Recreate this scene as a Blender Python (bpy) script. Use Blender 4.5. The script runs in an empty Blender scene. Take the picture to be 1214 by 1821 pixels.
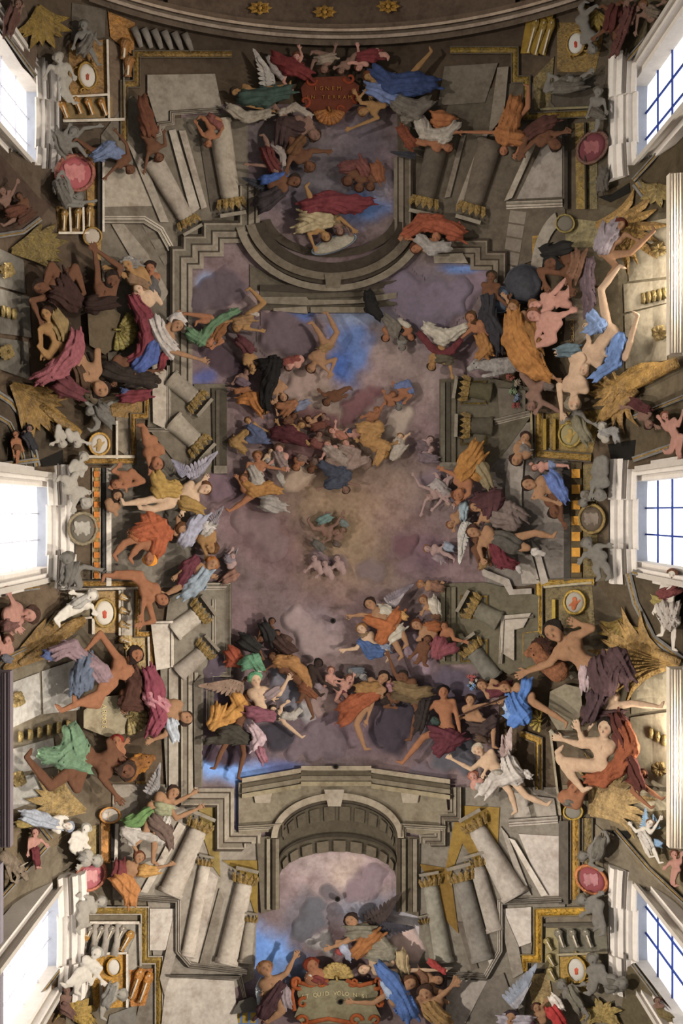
import bpy, bmesh, math, random
import numpy as np
from mathutils import Vector

# ------------------------------------------------------------------ camera, world, lights
SC = bpy.context.scene
COL = SC.collection
F = 1714.0                 # focal length in pixels of the 1214x1821 frame
CX, CY = 607.0, 910.5
EYE = 1.6                  # eye height above the nave floor

cam = bpy.data.cameras.new('camera'); cam_o = bpy.data.objects.new('camera', cam); COL.objects.link(cam_o)
cam.sensor_fit = 'HORIZONTAL'; cam.sensor_width = 36.0; cam.lens = 36.0*F/1214.0
cam_o.location = (0, 0, EYE); cam_o.rotation_euler = (math.pi, 0, 0)   # straight up, image down = +Y
cam.clip_end = 200
SC.camera = cam_o

W = bpy.data.worlds.new('world'); SC.world = W; W.use_nodes = True
W.node_tree.nodes['Background'].inputs[0].default_value = (1.0, 0.95, 0.89, 1)
W.node_tree.nodes['Background'].inputs[1].default_value = 0.33
SC.view_settings.view_transform = 'Standard'; SC.view_settings.look = 'None'
SC.view_settings.gamma = 1.0; SC.view_settings.use_curve_mapping = False
SC.view_settings.exposure = 0.0

def area(name, loc, target, size, size_y, energy, color=(1, .95, .88)):
    l = bpy.data.lights.new(name, 'AREA'); l.shape = 'RECTANGLE'; l.size = size; l.size_y = size_y
    l.energy = energy; l.color = color
    o = bpy.data.objects.new(name, l); COL.objects.link(o); o.location = loc
    d = Vector(target)-Vector(loc); o.rotation_euler = d.to_track_quat('-Z', 'Y').to_euler()
    return o
def spot(name, loc, target, energy, cone=74, size=.35, color=(1, .93, .84)):
    l = bpy.data.lights.new(name, 'SPOT'); l.energy = energy; l.color = color; l.spot_size = math.radians(cone); l.spot_blend = .9; l.shadow_soft_size = size
    o = bpy.data.objects.new(name, l); COL.objects.link(o); o.location = loc
    o.rotation_euler = (Vector(target)-Vector(loc)).to_track_quat('-Z', 'Y').to_euler()
    return o
# nave floodlights on the walls below the cornice, out of frame, each row lighting the opposite haunch of the vault
for yy, e in ((-12.5, .9), (-6, 1.0), (.4, .95), (6, 1.45), (13, 2.1)):
    spot('flood_lamp_left', (-8.2, yy, 22.0), (6.4, yy*.96, 27.6), 4800*e)
    spot('flood_lamp_right', (8.2, yy, 22.0), (-6.4, yy*.96, 27.6), 5600*e)
# lamps close under the right cornice (the burnt-out glow on its mouldings) and extra lamps added on top of the cornices to brighten the haunches
for yy in (-5.75, 5.75):
    area('cornice_lamp', (8.3, yy, EYE+21.5), (7.85, yy, EYE+22.4), .5, .3, 320, (1, .93, .8))
    area('haunch_fill_lamp', (8.25, yy, EYE+23.75), (6.6, yy, EYE+28), .9, .25, 165, (1, .93, .82))
for yy, e in ((-5.75, 18), (5.75, 70)):
    area('haunch_fill_lamp', (-8.25, yy, EYE+23.75), (-6.6, yy, EYE+28), 1.6, .25, e, (1, .93, .84))  # unseen left pair, added as weak fill for that haunch

# ------------------------------------------------------------------ the vault and its drawing grid
ZS, VW, VB = 24.0, 8.5, 6.0     # springing height above the eye, half width, rise
def V(p):
    """fresco grid (u right, v down, h = relief height in grid units) -> point on the vault."""
    p = np.asarray(p, float).reshape(-1, 3)
    k = (p[:, 0]-CX)/F; h = p[:, 2]/62.0
    a = VW-h; b = VB-h
    A = k*k/a**2+1/b**2; B = -2*ZS/b**2; C = ZS**2/b**2-1
    disc = np.maximum(B*B-4*A*C, 0)
    z = (-B+np.sqrt(disc))/(2*A)
    wall = a/np.maximum(np.abs(k), 1e-6)
    z = np.where((B*B-4*A*C < 0) | (z < ZS), wall, z)
    return np.stack([k*z, (p[:, 1]-CY)/F*z, z+EYE], 1)

# ------------------------------------------------------------------ materials
def lin(c): return tuple((x/12.92 if x <= .04045 else ((x+.055)/1.055)**2.4) for x in c)
def hexc(s):
    s = s.lstrip('#'); return lin(tuple(int(s[i:i+2], 16)/255 for i in (0, 2, 4)))
MATS = {}
def _base(name):
    m = bpy.data.materials.new(name); m.use_nodes = True; nt = m.node_tree
    b = nt.nodes['Principled BSDF']; b.inputs['Roughness'].default_value = .85
    b.inputs['Specular IOR Level'].default_value = .15
    return m, nt, b
def plaster(hx, kind='stone'):
    """painted lime plaster of one colour: blotchy tone, fine grain, light relief; kinds differ in grain."""
    key = hx+kind
    if key in MATS: return MATS[key]
    m, nt, b = _base('%s_%s' % (kind, hx.strip('#')))
    N, L = nt.nodes.new, nt.links.new
    tc = N('ShaderNodeTexCoord')
    n1 = N('ShaderNodeTexNoise'); n2 = N('ShaderNodeTexNoise')
    sc, amt, bump = {'stone': (1.1, .22, .10), 'cloth': (2.2, .30, .15), 'gilt': (4.0, .55, .9), 'cloud': (.9, .16, .05),
                     'flesh': (2.5, .18, .05), 'hair': (6, .5, .8), 'white': (1.0, .08, .05)}[kind]
    n1.inputs['Scale'].default_value = sc; n1.inputs['Detail'].default_value = 3
    n2.inputs['Scale'].default_value = 9 if kind != 'gilt' else 12; n2.inputs['Detail'].default_value = 4
    for n in (n1, n2): L(tc.outputs['Object'], n.inputs['Vector'])
    mx = N('ShaderNodeMix'); mx.data_type = 'FLOAT'; mx.inputs[0].default_value = .5
    L(n1.outputs['Fac'], mx.inputs[2]); L(n2.outputs['Fac'], mx.inputs[3])
    mr = N('ShaderNodeMapRange'); mr.inputs[1].default_value = .3; mr.inputs[2].default_value = .7
    mr.inputs[3].default_value = 1-amt; mr.inputs[4].default_value = 1+amt
    L(mx.outputs[0], mr.inputs[0])
    c = np.array(hexc(hx))
    if kind == 'cloth': c = (c*.82+c.mean()*.18)*.88
    c = tuple(c)
    vm = N('ShaderNodeVectorMath'); vm.operation = 'SCALE'
    if kind == 'flesh' or hx == 'attr':
        at = N('ShaderNodeAttribute'); at.attribute_name = 'paint'; L(at.outputs['Color'], vm.inputs[0])
    else: vm.inputs[0].default_value = c
    n3 = N('ShaderNodeTexNoise'); n3.inputs['Scale'].default_value = 2.6; n3.inputs['Detail'].default_value = 5; n3.inputs['Roughness'].default_value = .65
    L(tc.outputs['Object'], n3.inputs['Vector'])
    m3 = N('ShaderNodeMapRange'); m3.inputs[1].default_value = .46; m3.inputs[2].default_value = .68; m3.inputs[4].default_value = {'flesh': .38, 'white': .12, 'hair': .3, 'cloud': .22}.get(kind, .5)
    L(n3.outputs['Fac'], m3.inputs[0])
    mc = N('ShaderNodeMix'); mc.data_type = 'RGBA'; L(m3.outputs[0], mc.inputs[0]); L(vm.outputs[0], mc.inputs[6])
    tint = N('ShaderNodeVectorMath'); tint.operation = 'MULTIPLY'; tint.inputs[1].default_value = (.40, .33, .28); L(vm.outputs[0], tint.inputs[0]); L(tint.outputs[0], mc.inputs[7])
    L(mr.outputs[0], vm.inputs['Scale']); L(mc.outputs[2], b.inputs['Base Color'])
    bp = N('ShaderNodeBump'); bp.inputs['Strength'].default_value = bump; bp.inputs['Distance'].default_value = .08
    L(n2.outputs['Fac'], bp.inputs['Height']); L(bp.outputs[0], b.inputs['Normal'])
    if kind == 'gilt': b.inputs['Roughness'].default_value = .55; b.inputs['Specular IOR Level'].default_value = .4
    MATS[key] = m; return m
_hexc = hexc
def hexc(s): return (.5, .5, .5) if s in ('attr', 'flesh') else _hexc(s)
def emis(name, col, st):
    m, nt, b = _base(name); b.inputs['Base Color'].default_value = (*col, 1)
    b.inputs['Emission Color'].default_value = (*col, 1); b.inputs['Emission Strength'].default_value = st
    return m

# ------------------------------------------------------------------ objects
def thing(name, label, cat, u, v, h=0, group=None, kind=None):
    o = bpy.data.objects.new(name, None); COL.objects.link(o); o.empty_display_size = .2
    o.location = V([(u, v, h)])[0]
    o['label'] = label
    if cat: o['category'] = cat
    if group: o['group'] = group
    if kind: o['kind'] = kind
    return o
def link(name, me, parent=None, mats=(), smooth=False):
    o = bpy.data.objects.new(name, me); COL.objects.link(o)
    for m in mats: me.materials.append(m)
    if smooth: me.polygons.foreach_set('use_smooth', np.ones(len(me.polygons), bool))
    if parent is not None: o.parent = parent
    return o
def rawmesh(name, w, faces, parent, mats, smooth=False, mi=None):
    me = bpy.data.meshes.new(name)
    off = np.array(parent.location) if parent is not None else np.zeros(3)
    me.from_pydata((np.asarray(w)-off).tolist(), [], faces if isinstance(faces, list) else faces.tolist())
    o = link(name, me, parent, mats, smooth)
    if mi is not None: me.polygons.foreach_set('material_index', np.asarray(mi, np.int32))
    me.update(); return o
def gmesh(name, g, faces, parent, mats, smooth=False, mi=None):
    """mesh given on the fresco grid (faces wound for (u,v,-h))"""
    return rawmesh(name, V(g), faces, parent, mats, smooth, mi)

def slab(name, poly, h0, h1, mat, parent, inset=None, mat2=None, holes=None):
    """raised field with a polygon outline; inset=(width, depth) sinks or lifts an inner panel"""
    bm = bmesh.new()
    f = bm.faces.new([bm.verts.new((x, y, h1)) for x, y in poly])
    bm.normal_update()
    if f.normal.z < 0: f.normal_flip()
    if inset:
        r = bmesh.ops.inset_region(bm, faces=[f], thickness=inset[0], use_even_offset=True)
        for v in f.verts: v.co.z += inset[1]
        r = bmesh.ops.inset_region(bm, faces=[f], thickness=2.0, use_even_offset=True)
        for v in f.verts: v.co.z += inset[1]*.6
        if mat2: f.material_index = 1
    bot = [e for e in bm.edges if e.is_boundary]
    ex = bmesh.ops.extrude_edge_only(bm, edges=bot)
    for v in [g for g in ex['geom'] if isinstance(g, bmesh.types.BMVert)]: v.co.z = h0
    xs = [p[0] for p in poly]
    x = math.floor(min(xs)/40)*40+40
    while x < max(xs):
        bmesh.ops.bisect_plane(bm, geom=bm.verts[:]+bm.edges[:]+bm.faces[:], plane_co=(x, 0, 0), plane_no=(1, 0, 0), dist=1e-4); x += 40
    bmesh.ops.triangulate(bm, faces=[f for f in bm.faces if len(f.verts) > 4])
    bmesh.ops.recalc_face_normals(bm, faces=bm.faces)
    bm.verts.ensure_lookup_table(); bm.verts.index_update()
    g = np.array([v.co[:] for v in bm.verts]); fc = [[v.index for v in f.verts] for f in bm.faces]
    mi = [f.material_index for f in bm.faces]
    bm.free()
    fc = [q[::-1] for q in fc]
    return gmesh(name, g, fc, parent, [mat]+([mat2] if mat2 else []), False, mi)

def mould(name, path, prof, mats, parent, closed=False):
    """moulding run: prof = [(offset to the right of the path, height, material index of the strip that follows)...]"""
    pts = [np.array(p, float) for p in path]
    q = [pts[0]]
    for a, b in zip(pts, pts[1:]):
        n = max(1, int(abs(b[0]-a[0])//40))
        for i in range(1, n+1): q.append(a+(b-a)*i/n)
    n = len(q); V2 = []
    for i in range(n):
        d0 = q[i]-q[i-1] if i else q[1]-q[0]
        d1 = q[i+1]-q[i] if i < n-1 else q[i]-q[i-1]
        d0 = d0/max(np.linalg.norm(d0), 1e-6); d1 = d1/max(np.linalg.norm(d1), 1e-6)
        n0 = np.array([-d0[1], d0[0]]); n1 = np.array([-d1[1], d1[0]])
        m = n0+n1; l = m@m
        m = m*2/l if l > .3 else n0
        V2.append(m)
    m = len(prof); g = []; fc = []; mi = []
    for i in range(n):
        for (o, h, _) in prof: g.append((q[i][0]+V2[i][0]*o, q[i][1]+V2[i][1]*o, h))
    for i in range(n-1):
        for j in range(m-1):
            fc.append([i*m+j, i*m+j+1, (i+1)*m+j+1, (i+1)*m+j]); mi.append(prof[j][2])
    for i in (0, n-1):
        fc.append([i*m+j for j in range(m)]); mi.append(0)
    return gmesh(name, g, fc, parent, mats, False, mi)

def arc(cx, cy, rx, ry, a0, a1, n=20):
    return [(cx+rx*math.cos(math.radians(a0+(a1-a0)*i/n)), cy+ry*math.sin(math.radians(a0+(a1-a0)*i/n))) for i in range(n+1)]

def tube(name, pts, parent, mat, seg=10, flat=.75, caps=True):
    """round body along points (u,v,h,r)"""
    P = [np.array(p, float) for p in pts]; n = len(P); g = []
    for i in range(n):
        d = (P[min(i+1, n-1)]-P[max(i-1, 0)])[:2]; d = d/max(np.linalg.norm(d), 1e-6)
        s = np.array([-d[1], d[0]])
        for k in range(seg):
            a = 2*math.pi*k/seg
            g.append((P[i][0]+s[0]*math.cos(a)*P[i][3], P[i][1]+s[1]*math.cos(a)*P[i][3], P[i][2]+math.sin(a)*P[i][3]*flat))
    fc = [[i*seg+k, i*seg+(k+1) % seg, (i+1)*seg+(k+1) % seg, (i+1)*seg+k] for i in range(n-1) for k in range(seg)]
    if caps: fc += [list(range(seg))[::-1], [(n-1)*seg+k for k in range(seg)]]
    return gmesh(name, g, fc, parent, [mat], True)

# ------------------------------------------------------------------ volumes (smooth bodies)
rng = np.random.RandomState(7)
class Vol:
    def __init__(s): s.ops = []
    def cap(s, a, b, ra, rb, k=2.0, fold=None): s.ops.append(('c', np.array(a, float), np.array(b, float), ra, rb, k, fold)); return s
    def ell(s, c, R, ax, k=2.0): s.ops.append(('e', np.array(c, float), np.array(R, float), np.array(ax, float), 0, k, None)); return s
    def cut(s, a, b, r, k=1.0): s.ops.append(('x', np.array(a, float), np.array(b, float), r, r, k, None)); return s
    def mesh(s, cell, hmin=None):
        lo = np.full(3, 1e9); hi = -lo
        bb = []
        for o in s.ops:
            if o[0] == 'e': r = max(o[2])*1.05; l, h = o[1]-r, o[1]+r
            else:
                r = max(o[3], o[4])+(o[6][0] if o[6] else 0)
                l, h = np.minimum(o[1], o[2])-r, np.maximum(o[1], o[2])+r
            bb.append((l, h))
            if o[0] != 'x': lo = np.minimum(lo, l); hi = np.maximum(hi, h)
        lo -= cell*2; hi += cell*2
        if hmin is not None: lo[2] = max(lo[2], hmin)
        n = np.maximum(((hi-lo)/cell).astype(int)+2, 4)
        ax = [lo[i]+np.arange(n[i])*cell for i in range(3)]
        D = np.full(n, 50.0)
        for o, (l, h) in zip(s.ops, bb):
            k = o[5]; m = k+cell*1.5
            i0 = np.maximum(((l-m-lo)/cell).astype(int), 0); i1 = np.minimum(((h+m-lo)/cell).astype(int)+2, n)
            if (i1 <= i0).any(): continue
            sl = tuple(slice(a, b) for a, b in zip(i0, i1))
            X = ax[0][sl[0]][:, None, None]; Y = ax[1][sl[1]][None, :, None]; Z = ax[2][sl[2]][None, None, :]
            if o[0] == 'e':
                x, y, z = X-o[1][0], Y-o[1][1], Z-o[1][2]; A = o[3]; R = o[2]
                q = 0
                for i in range(3): q = q+((x*A[i][0]+y*A[i][1]+z*A[i][2])/R[i])**2
                d = (np.sqrt(q)-1)*min(R)
            else:
                a, b = o[1], o[2]; ba = b-a; L2 = max(ba@ba, 1e-6)
                x, y, z = X-a[0], Y-a[1], Z-a[2]
                t = np.clip((x*ba[0]+y*ba[1]+z*ba[2])/L2, 0, 1)
                d = np.sqrt((x-t*ba[0])**2+(y-t*ba[1])**2+(z-t*ba[2])**2)-(o[3]+t*(o[4]-o[3]))
                if o[6]:
                    am, wl, ph = o[6]; l2 = max(math.hypot(ba[0], ba[1]), 1e-3)
                    e = np.array([-ba[1], ba[0]])/l2; al = np.array([ba[0], ba[1]])/l2
                    qq = x*e[0]+y*e[1]; ss = x*al[0]+y*al[1]
                    w = qq*(6.283/wl)*(1+.25*np.sin(ss/wl*.9+ph*2))+ph+.9*np.sin(ss/wl*1.1+ph)
                    sn = np.sin(w); d = d-am*(np.sign(sn)*np.abs(sn)**.7*.8+.5*np.sin(2.3*w+ph)+.5*np.sin(ss*6.283/(wl*2.6)+qq/wl*2+ph))
            T = D[sl]
            if o[0] == 'x':
                hh = np.clip(.5-.5*(T+d)/k, 0, 1); D[sl] = T*(1-hh)-d*hh+k*hh*(1-hh)
            else:
                hh = np.clip(.5+.5*(d-T)/k, 0, 1); D[sl] = d+(T-d)*hh-k*hh*(1-hh)
        if hmin is not None: D[:, :, 0] = np.maximum(D[:, :, 0], .05)
        I = D < 0
        nc = n-1; st = np.array([nc[1]*nc[2], nc[2], 1])
        keys = []; poss = []; quads = []
        for axn in range(3):
            b_, c_ = [(1, 2), (2, 0), (0, 1)][axn]
            s0 = [slice(None)]*3; s1 = [slice(None)]*3; s0[axn] = slice(0, -1); s1[axn] = slice(1, None)
            E = np.argwhere(I[tuple(s0)] != I[tuple(s1)])
            if not len(E): continue
            E = E[(E[:, b_] > 0) & (E[:, c_] > 0) & (E[:, b_] < nc[b_]) & (E[:, c_] < nc[c_])]
            E2 = E.copy(); E2[:, axn] += 1
            d0 = D[tuple(E.T)]; d1 = D[tuple(E2.T)]
            P = E.astype(float); P[:, axn] += d0/(d0-d1)
            q = []
            for db, dc in ((0, 0), (1, 0), (1, 1), (0, 1)):
                C = E.copy(); C[:, b_] -= db; C[:, c_] -= dc
                kk = C@st; keys.append(kk); poss.append(P); q.append(kk)
            q = np.stack(q, 1); fl = d0 > 0
            q[fl] = q[fl][:, ::-1]
            quads.append(q)
        if not keys: return s.mesh(cell*.5, hmin) if cell > .4 else (np.zeros((0, 3)), np.zeros((0, 4), int))
        K = np.concatenate(keys); Pp = np.concatenate(poss)
        u, inv = np.unique(K, return_inverse=True)
        cnt = np.bincount(inv)
        vv = np.stack([np.bincount(inv, Pp[:, i])/cnt for i in range(3)], 1)*cell+lo
        Q = np.searchsorted(u, np.concatenate(quads))
        return vv, Q
def fast(name, g, Q, parent, mats, paint=None):
    w = V(g)-np.array(parent.location)
    me = bpy.data.meshes.new(name)
    nv, nq = len(w), len(Q)
    me.vertices.add(nv); me.vertices.foreach_set('co', w.astype(np.float32).ravel())
    me.loops.add(nq*4); me.loops.foreach_set('vertex_index', Q[:, ::-1].astype(np.int32).ravel())
    me.polygons.add(nq); me.polygons.foreach_set('loop_start', np.arange(nq, dtype=np.int32)*4)
    me.polygons.foreach_set('use_smooth', np.ones(nq, bool))
    me.update(calc_edges=True)
    if paint is not None:
        at = me.color_attributes.new('paint', 'FLOAT_COLOR', 'POINT')
        at.data.foreach_set('color', np.concatenate([paint, np.ones((nv, 1))], 1).astype(np.float32).ravel())
    return link(name, me, parent, mats)
# ------------------------------------------------------------------ figures
REG = dict(A=(0, 0, 2.8905), B=(400, 0, 2.8905), C=(800, 0, 2.932), D=(0, 420, 2.8905), E=(320, 420, 3.96), F=(600, 420, 3.96),
           G=(820, 380, 3.081), H=(0, 800, 2.8905), I=(380, 820, 2.759), J=(780, 760, 2.797), K=(0, 1080, 2.8905), L=(340, 1080, 3.571),
           M=(580, 1030, 3.571), N=(800, 1080, 2.932), O=(0, 1400, 2.8905), P=(390, 1400, 2.8905), Q=(790, 1400, 2.863), Z=(0, 0, 1))
CUR = [REG['Z']]
def reg(k): CUR[0] = REG[k]
def T(x, y): r = CUR[0]; return np.array([r[0]+x/r[2], r[1]+y/r[2]])
def S(r): return r/CUR[0][2]
def nums(s): return [float(x) for x in s.replace(',', ' ').split()]
SKIN = dict(pale='#a08770', pink='#977064', tan='#7f6048', orange='#7b533c', brown='#543828', dark='#2a201c', gold='#7d5f3e', dim='#695146',
            stone='#8d877d', grey='#65615b', white='#b5aea3', faint='#86706c')
ROBES = []
def unit(v): return v/max(np.linalg.norm(v), 1e-6)

def fig(label, skin, hair, head, pelvis, arms='', legs='', robes='', face=(0, 0), b=16, wings='', name='person', cat=None, beard=None, group=None, props=''):
    """one painted figure: head 'x y r', pelvis 'x y', arms/legs 'jx jy ex ey; ...', robes 'colour: x y r, x y r; ...', wings 'root tip width bend; ...'"""
    hx, hy, hr = nums(head); Hc = T(hx, hy); r = S(hr); Hh = 2.3*r
    Pc = T(*nums(pelvis)); sk = np.array(_hexc(SKIN.get(skin, skin)))
    t = thing(name, label, cat or ('statue' if name.endswith('statue') else name), Pc[0], Pc[1], 0, group)
    up = unit(Hc-Pc)                       # from the hips to the head
    sp = np.array([-up[1], up[0]])
    Ld = np.linalg.norm(Hc-Pc)
    putto = name.startswith('cherub')
    bw = min(1.0, max(.72, Ld/(2.6*Hh)))
    hb = b+.55*Hh
    def p3(q, h): return np.array([q[0], q[1], h])
    hh = hb+.15*Hh
    neck = Hc-up*(1.25*r)
    chest = neck*.74+Pc*.26; belly = neck*.35+Pc*.65
    v = Vol(); k = .12*Hh
    # torso
    sw = .62*Hh*bw
    v.cap(p3(chest+sp*sw*.52, hb), p3(chest-sp*sw*.52, hb), .43*Hh, .43*Hh, k)
    v.cap(p3(neck+sp*sw*.95-up*.18*Hh, hb), p3(neck-sp*sw*.95-up*.18*Hh, hb), .24*Hh, .24*Hh, k)
    v.cap(p3(chest, hb), p3(belly, hb-.03*Hh), .50*Hh*bw, .43*Hh*bw, k*1.5)
    v.cap(p3(belly, hb-.03*Hh), p3(Pc, hb-.03*Hh), .42*Hh*bw, .46*Hh*bw, k*1.5)
    v.cap(p3(Pc+sp*.22*Hh*bw, hb), p3(Pc-sp*.22*Hh*bw, hb), .38*Hh*bw, .38*Hh*bw, k)
    v.cap(p3(neck-up*.1*Hh, hb), p3(Hc-up*.3*r, hh), .24*Hh, .21*Hh, k*.7)
    if skin in ('tan', 'orange', 'brown', 'gold', 'pale') and hr/CUR[0][2] > 8 and not putto:      # breast and belly modelling
        for s in (1, -1): v.ell(p3(chest+sp*s*.26*Hh*bw+up*.02*Hh, hb+.36*Hh*bw), (.26*Hh*bw, .22*Hh*bw, .13*Hh), np.array([[sp[0], sp[1], 0], [up[0], up[1], 0], [0, 0, 1]]), k*.4)
        v.cut(p3(chest, hb+.56*Hh*bw), p3(belly, hb+.5*Hh*bw), .05*Hh, k*.5)
    # head
    fx, fy = face; fz = math.sqrt(max(.05, 1-fx*fx-fy*fy))
    n = np.array([fx, fy, fz]); u3 = np.array([up[0], up[1], 0.]); u3 = unit(u3-n*(u3@n)); s3 = np.cross(n, u3)
    A3 = np.array([s3, u3, n]); c3 = p3(Hc, hh)
    v.ell(c3+u3*.16*r, (.88*r, 1.02*r, 1.0*r), A3, .12*r)
    v.cap(c3-u3*.35*r+n*.25*r, c3-u3*.78*r+n*.42*r, .55*r, .34*r, .25*r)
    if r > 5:
        v.cap(c3+u3*.22*r+n*.86*r, c3-u3*.22*r+n*1.12*r, .11*r, .17*r, .1*r)          # nose
        for s in (1, -1):
            v.cut(c3+u3*.2*r+s3*s*.4*r+n*1.0*r, c3+u3*.2*r+s3*s*.46*r+n*1.0*r, .17*r, .12*r)   # eye sockets
            v.cap(c3+u3*.05*r+s3*s*.86*r, c3-u3*.18*r+s3*s*.86*r, .16*r, .1*r, .08*r)          # ears
        v.cut(c3-u3*.47*r-s3*.22*r+n*.9*r, c3-u3*.47*r+s3*.22*r+n*.9*r, .05*r, .06*r)          # mouth
    # limbs
    fat = 1.25 if putto else 1.0
    def limb(spec, roots, r0, r1, r2, foot):
        out = []
        L = [nums(x) for x in spec.split(';') if x.strip()]
        pool = list(roots)
        for e in L:
            J = T(e[0], e[1]); E = T(e[2], e[3])
            R0 = min(pool, key=lambda q: np.linalg.norm(q-J)); 
            if len(pool) > 1: pool = [q for q in pool if q is not R0]
            dh = e[4]*Hh if len(e) > 4 else .12*Hh
            hj = hb+dh+.06*Hh; he = hb+dh
            v.cap(p3(R0, hb), p3(J, hj), r0*Hh*fat, r1*Hh*fat, k*.8)
            mid = J*.62+E*.38
            v.cap(p3(J, hj), p3(mid, (hj+he)/2), r1*Hh*fat, r1*Hh*fat*1.02, k*.4)
            v.cap(p3(mid, (hj+he)/2), p3(E, he), r1*Hh*fat, r2*Hh*fat, k*.4)
            d = unit(E-J); q = np.array([-d[1], d[0]])
            if foot:
                sg = 1 if (d[0]*up[1]-d[1]*up[0]) > 0 else -1
                toe = E+d*.20*Hh+q*sg*.42*Hh
                v.cap(p3(E+d*.06*Hh, he), p3(E*.45+toe*.55, he), .13*Hh*fat, .12*Hh*fat, k*.3)
                v.cap(p3(E*.45+toe*.55, he), p3(toe, he-.03*Hh), .12*Hh*fat, .07*Hh*fat, k*.3)
            else:
                pm = E+d*.25*Hh
                for o in (-.07, .07): v.cap(p3(E+q*o*.4*Hh, he), p3(pm+q*o*Hh, he), .085*Hh*fat, .085*Hh*fat, k*.25)
                fr = max(.045*Hh*fat, .62)
                for i, (o, ln, sp_) in enumerate(((-.14, .26, -.10), (-.05, .33, -.02), (.04, .32, .05), (.12, .24, .14))):
                    f0 = pm+q*o*Hh+d*.03*Hh; f1 = f0+(d*.55+q*sp_*.6)*ln*Hh; f2 = f1+(d*.45+q*sp_*.9)*ln*Hh
                    v.cap(p3(f0, he), p3(f1, he+.05*Hh), fr*1.1, fr, .25); v.cap(p3(f1, he+.05*Hh), p3(f2, he-.0*Hh), fr, fr*.8, .25)
                sg = 1 if rng.rand() < .5 else -1
                t0 = E+d*.08*Hh+q*sg*.08*Hh; t1 = t0+d*.14*Hh+q*sg*.16*Hh; t2 = t1+d*.13*Hh+q*sg*.03*Hh
                v.cap(p3(t0, he), p3(t1, he+.05*Hh), fr*1.3, fr*1.1, .3); v.cap(p3(t1, he+.05*Hh), p3(t2, he+.05*Hh), fr*1.1, fr*.9, .3)
    limb(arms, [neck+sp*sw-up*.2*Hh, neck-sp*sw-up*.2*Hh], .23, .165, .10, False)
    limb(legs, [Pc+sp*.3*Hh*bw, Pc-sp*.3*Hh*bw], .36, .235, .13, True)
    cell = min(max(Hh/12, 1.25), 2.1)
    vv, Q = v.mesh(cell)
    # paint: skin tone, warmer extremities, eyes and lips
    pt = np.tile(sk, (len(vv), 1))
    if r > 5 and name != 'statue' and not name.endswith('statue'):
        w = max(.16*r, cell*.55)
        for s in (1, -1):
            e = c3+u3*.2*r+s3*s*.4*r+n*.86*r
            g = np.exp(-((vv-e)**2).sum(1)/(w*w*1.2)); pt = pt*(1-.8*g[:, None])+np.array([.02, .014, .01])*.8*g[:, None]
        for q, cc, ww in ((c3-u3*.47*r+n*.9*r, [.30, .07, .05], w*1.2), (c3+s3*.5*r-u3*.15*r+n*.7*r, [.42, .13, .08], w*1.8), (c3-s3*.5*r-u3*.15*r+n*.7*r, [.42, .13, .08], w*1.8)):
            g = np.exp(-((vv-q)**2).sum(1)/(ww*ww))*.28; pt = pt*(1-g[:, None])+np.array(cc)*sk.max()/.35*g[:, None]
    fast('body', np.stack([vv[:, 0], vv[:, 1], b+(vv[:, 2]-b)*.8], 1), Q, t, [plaster('flesh', 'flesh')], pt)
    # hair
    if hair:
        hv = Vol()
        hv.ell(c3+u3*.28*r-n*.18*r, (1.02*r, 1.06*r, 1.04*r), A3, .1)
        for i in range(9):
            a = i/9*2*math.pi; q = c3+u3*(.45*r+.75*r*math.sin(a)*.8)+s3*.95*r*math.cos(a)-n*.05*r
            if (q-c3)@u3 > -.7*r: hv.cap(q, q+s3*.1*r, .30*r, .26*r, .2*r)
        hv.cut(c3-u3*.18*r+n*.95*r, c3-u3*.6*r+n*1.0*r, .78*r, .25*r)
        if beard:
            hv.cap(c3-u3*.72*r+n*.55*r, c3-u3*1.25*r+n*.5*r, .38*r, .2*r, .2*r)
            for s in (1, -1): hv.cap(c3-u3*.1*r+s3*s*.75*r+n*.2*r, c3-u3*.75*r+s3*s*.35*r+n*.55*r, .2*r, .25*r, .2*r)
        hvv, hQ = hv.mesh(max(min(r/4.2, 2.2), 1.1))
        fast('hair', np.stack([hvv[:, 0], hvv[:, 1], b+(hvv[:, 2]-b)*.8], 1), hQ, t, [plaster(hair, 'hair')])
    # drapery
    for rb in [x for x in robes.split(';') if x.strip()]:
        c, ptsx = rb.split(':'); c = c.strip()
        L = [nums(x) for x in ptsx.split(',')]
        drape(t, c, L, hb+.12*Hh, b)
    for wg in [x for x in wings.split(';') if x.strip()]:
        e = wg.split(); col = e[6] if len(e) > 6 else '#a39a90'
        wing(t, T(float(e[0]), float(e[1])), T(float(e[2]), float(e[3])), S(float(e[4])), float(e[5]), col, b+3)
    return t

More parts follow.
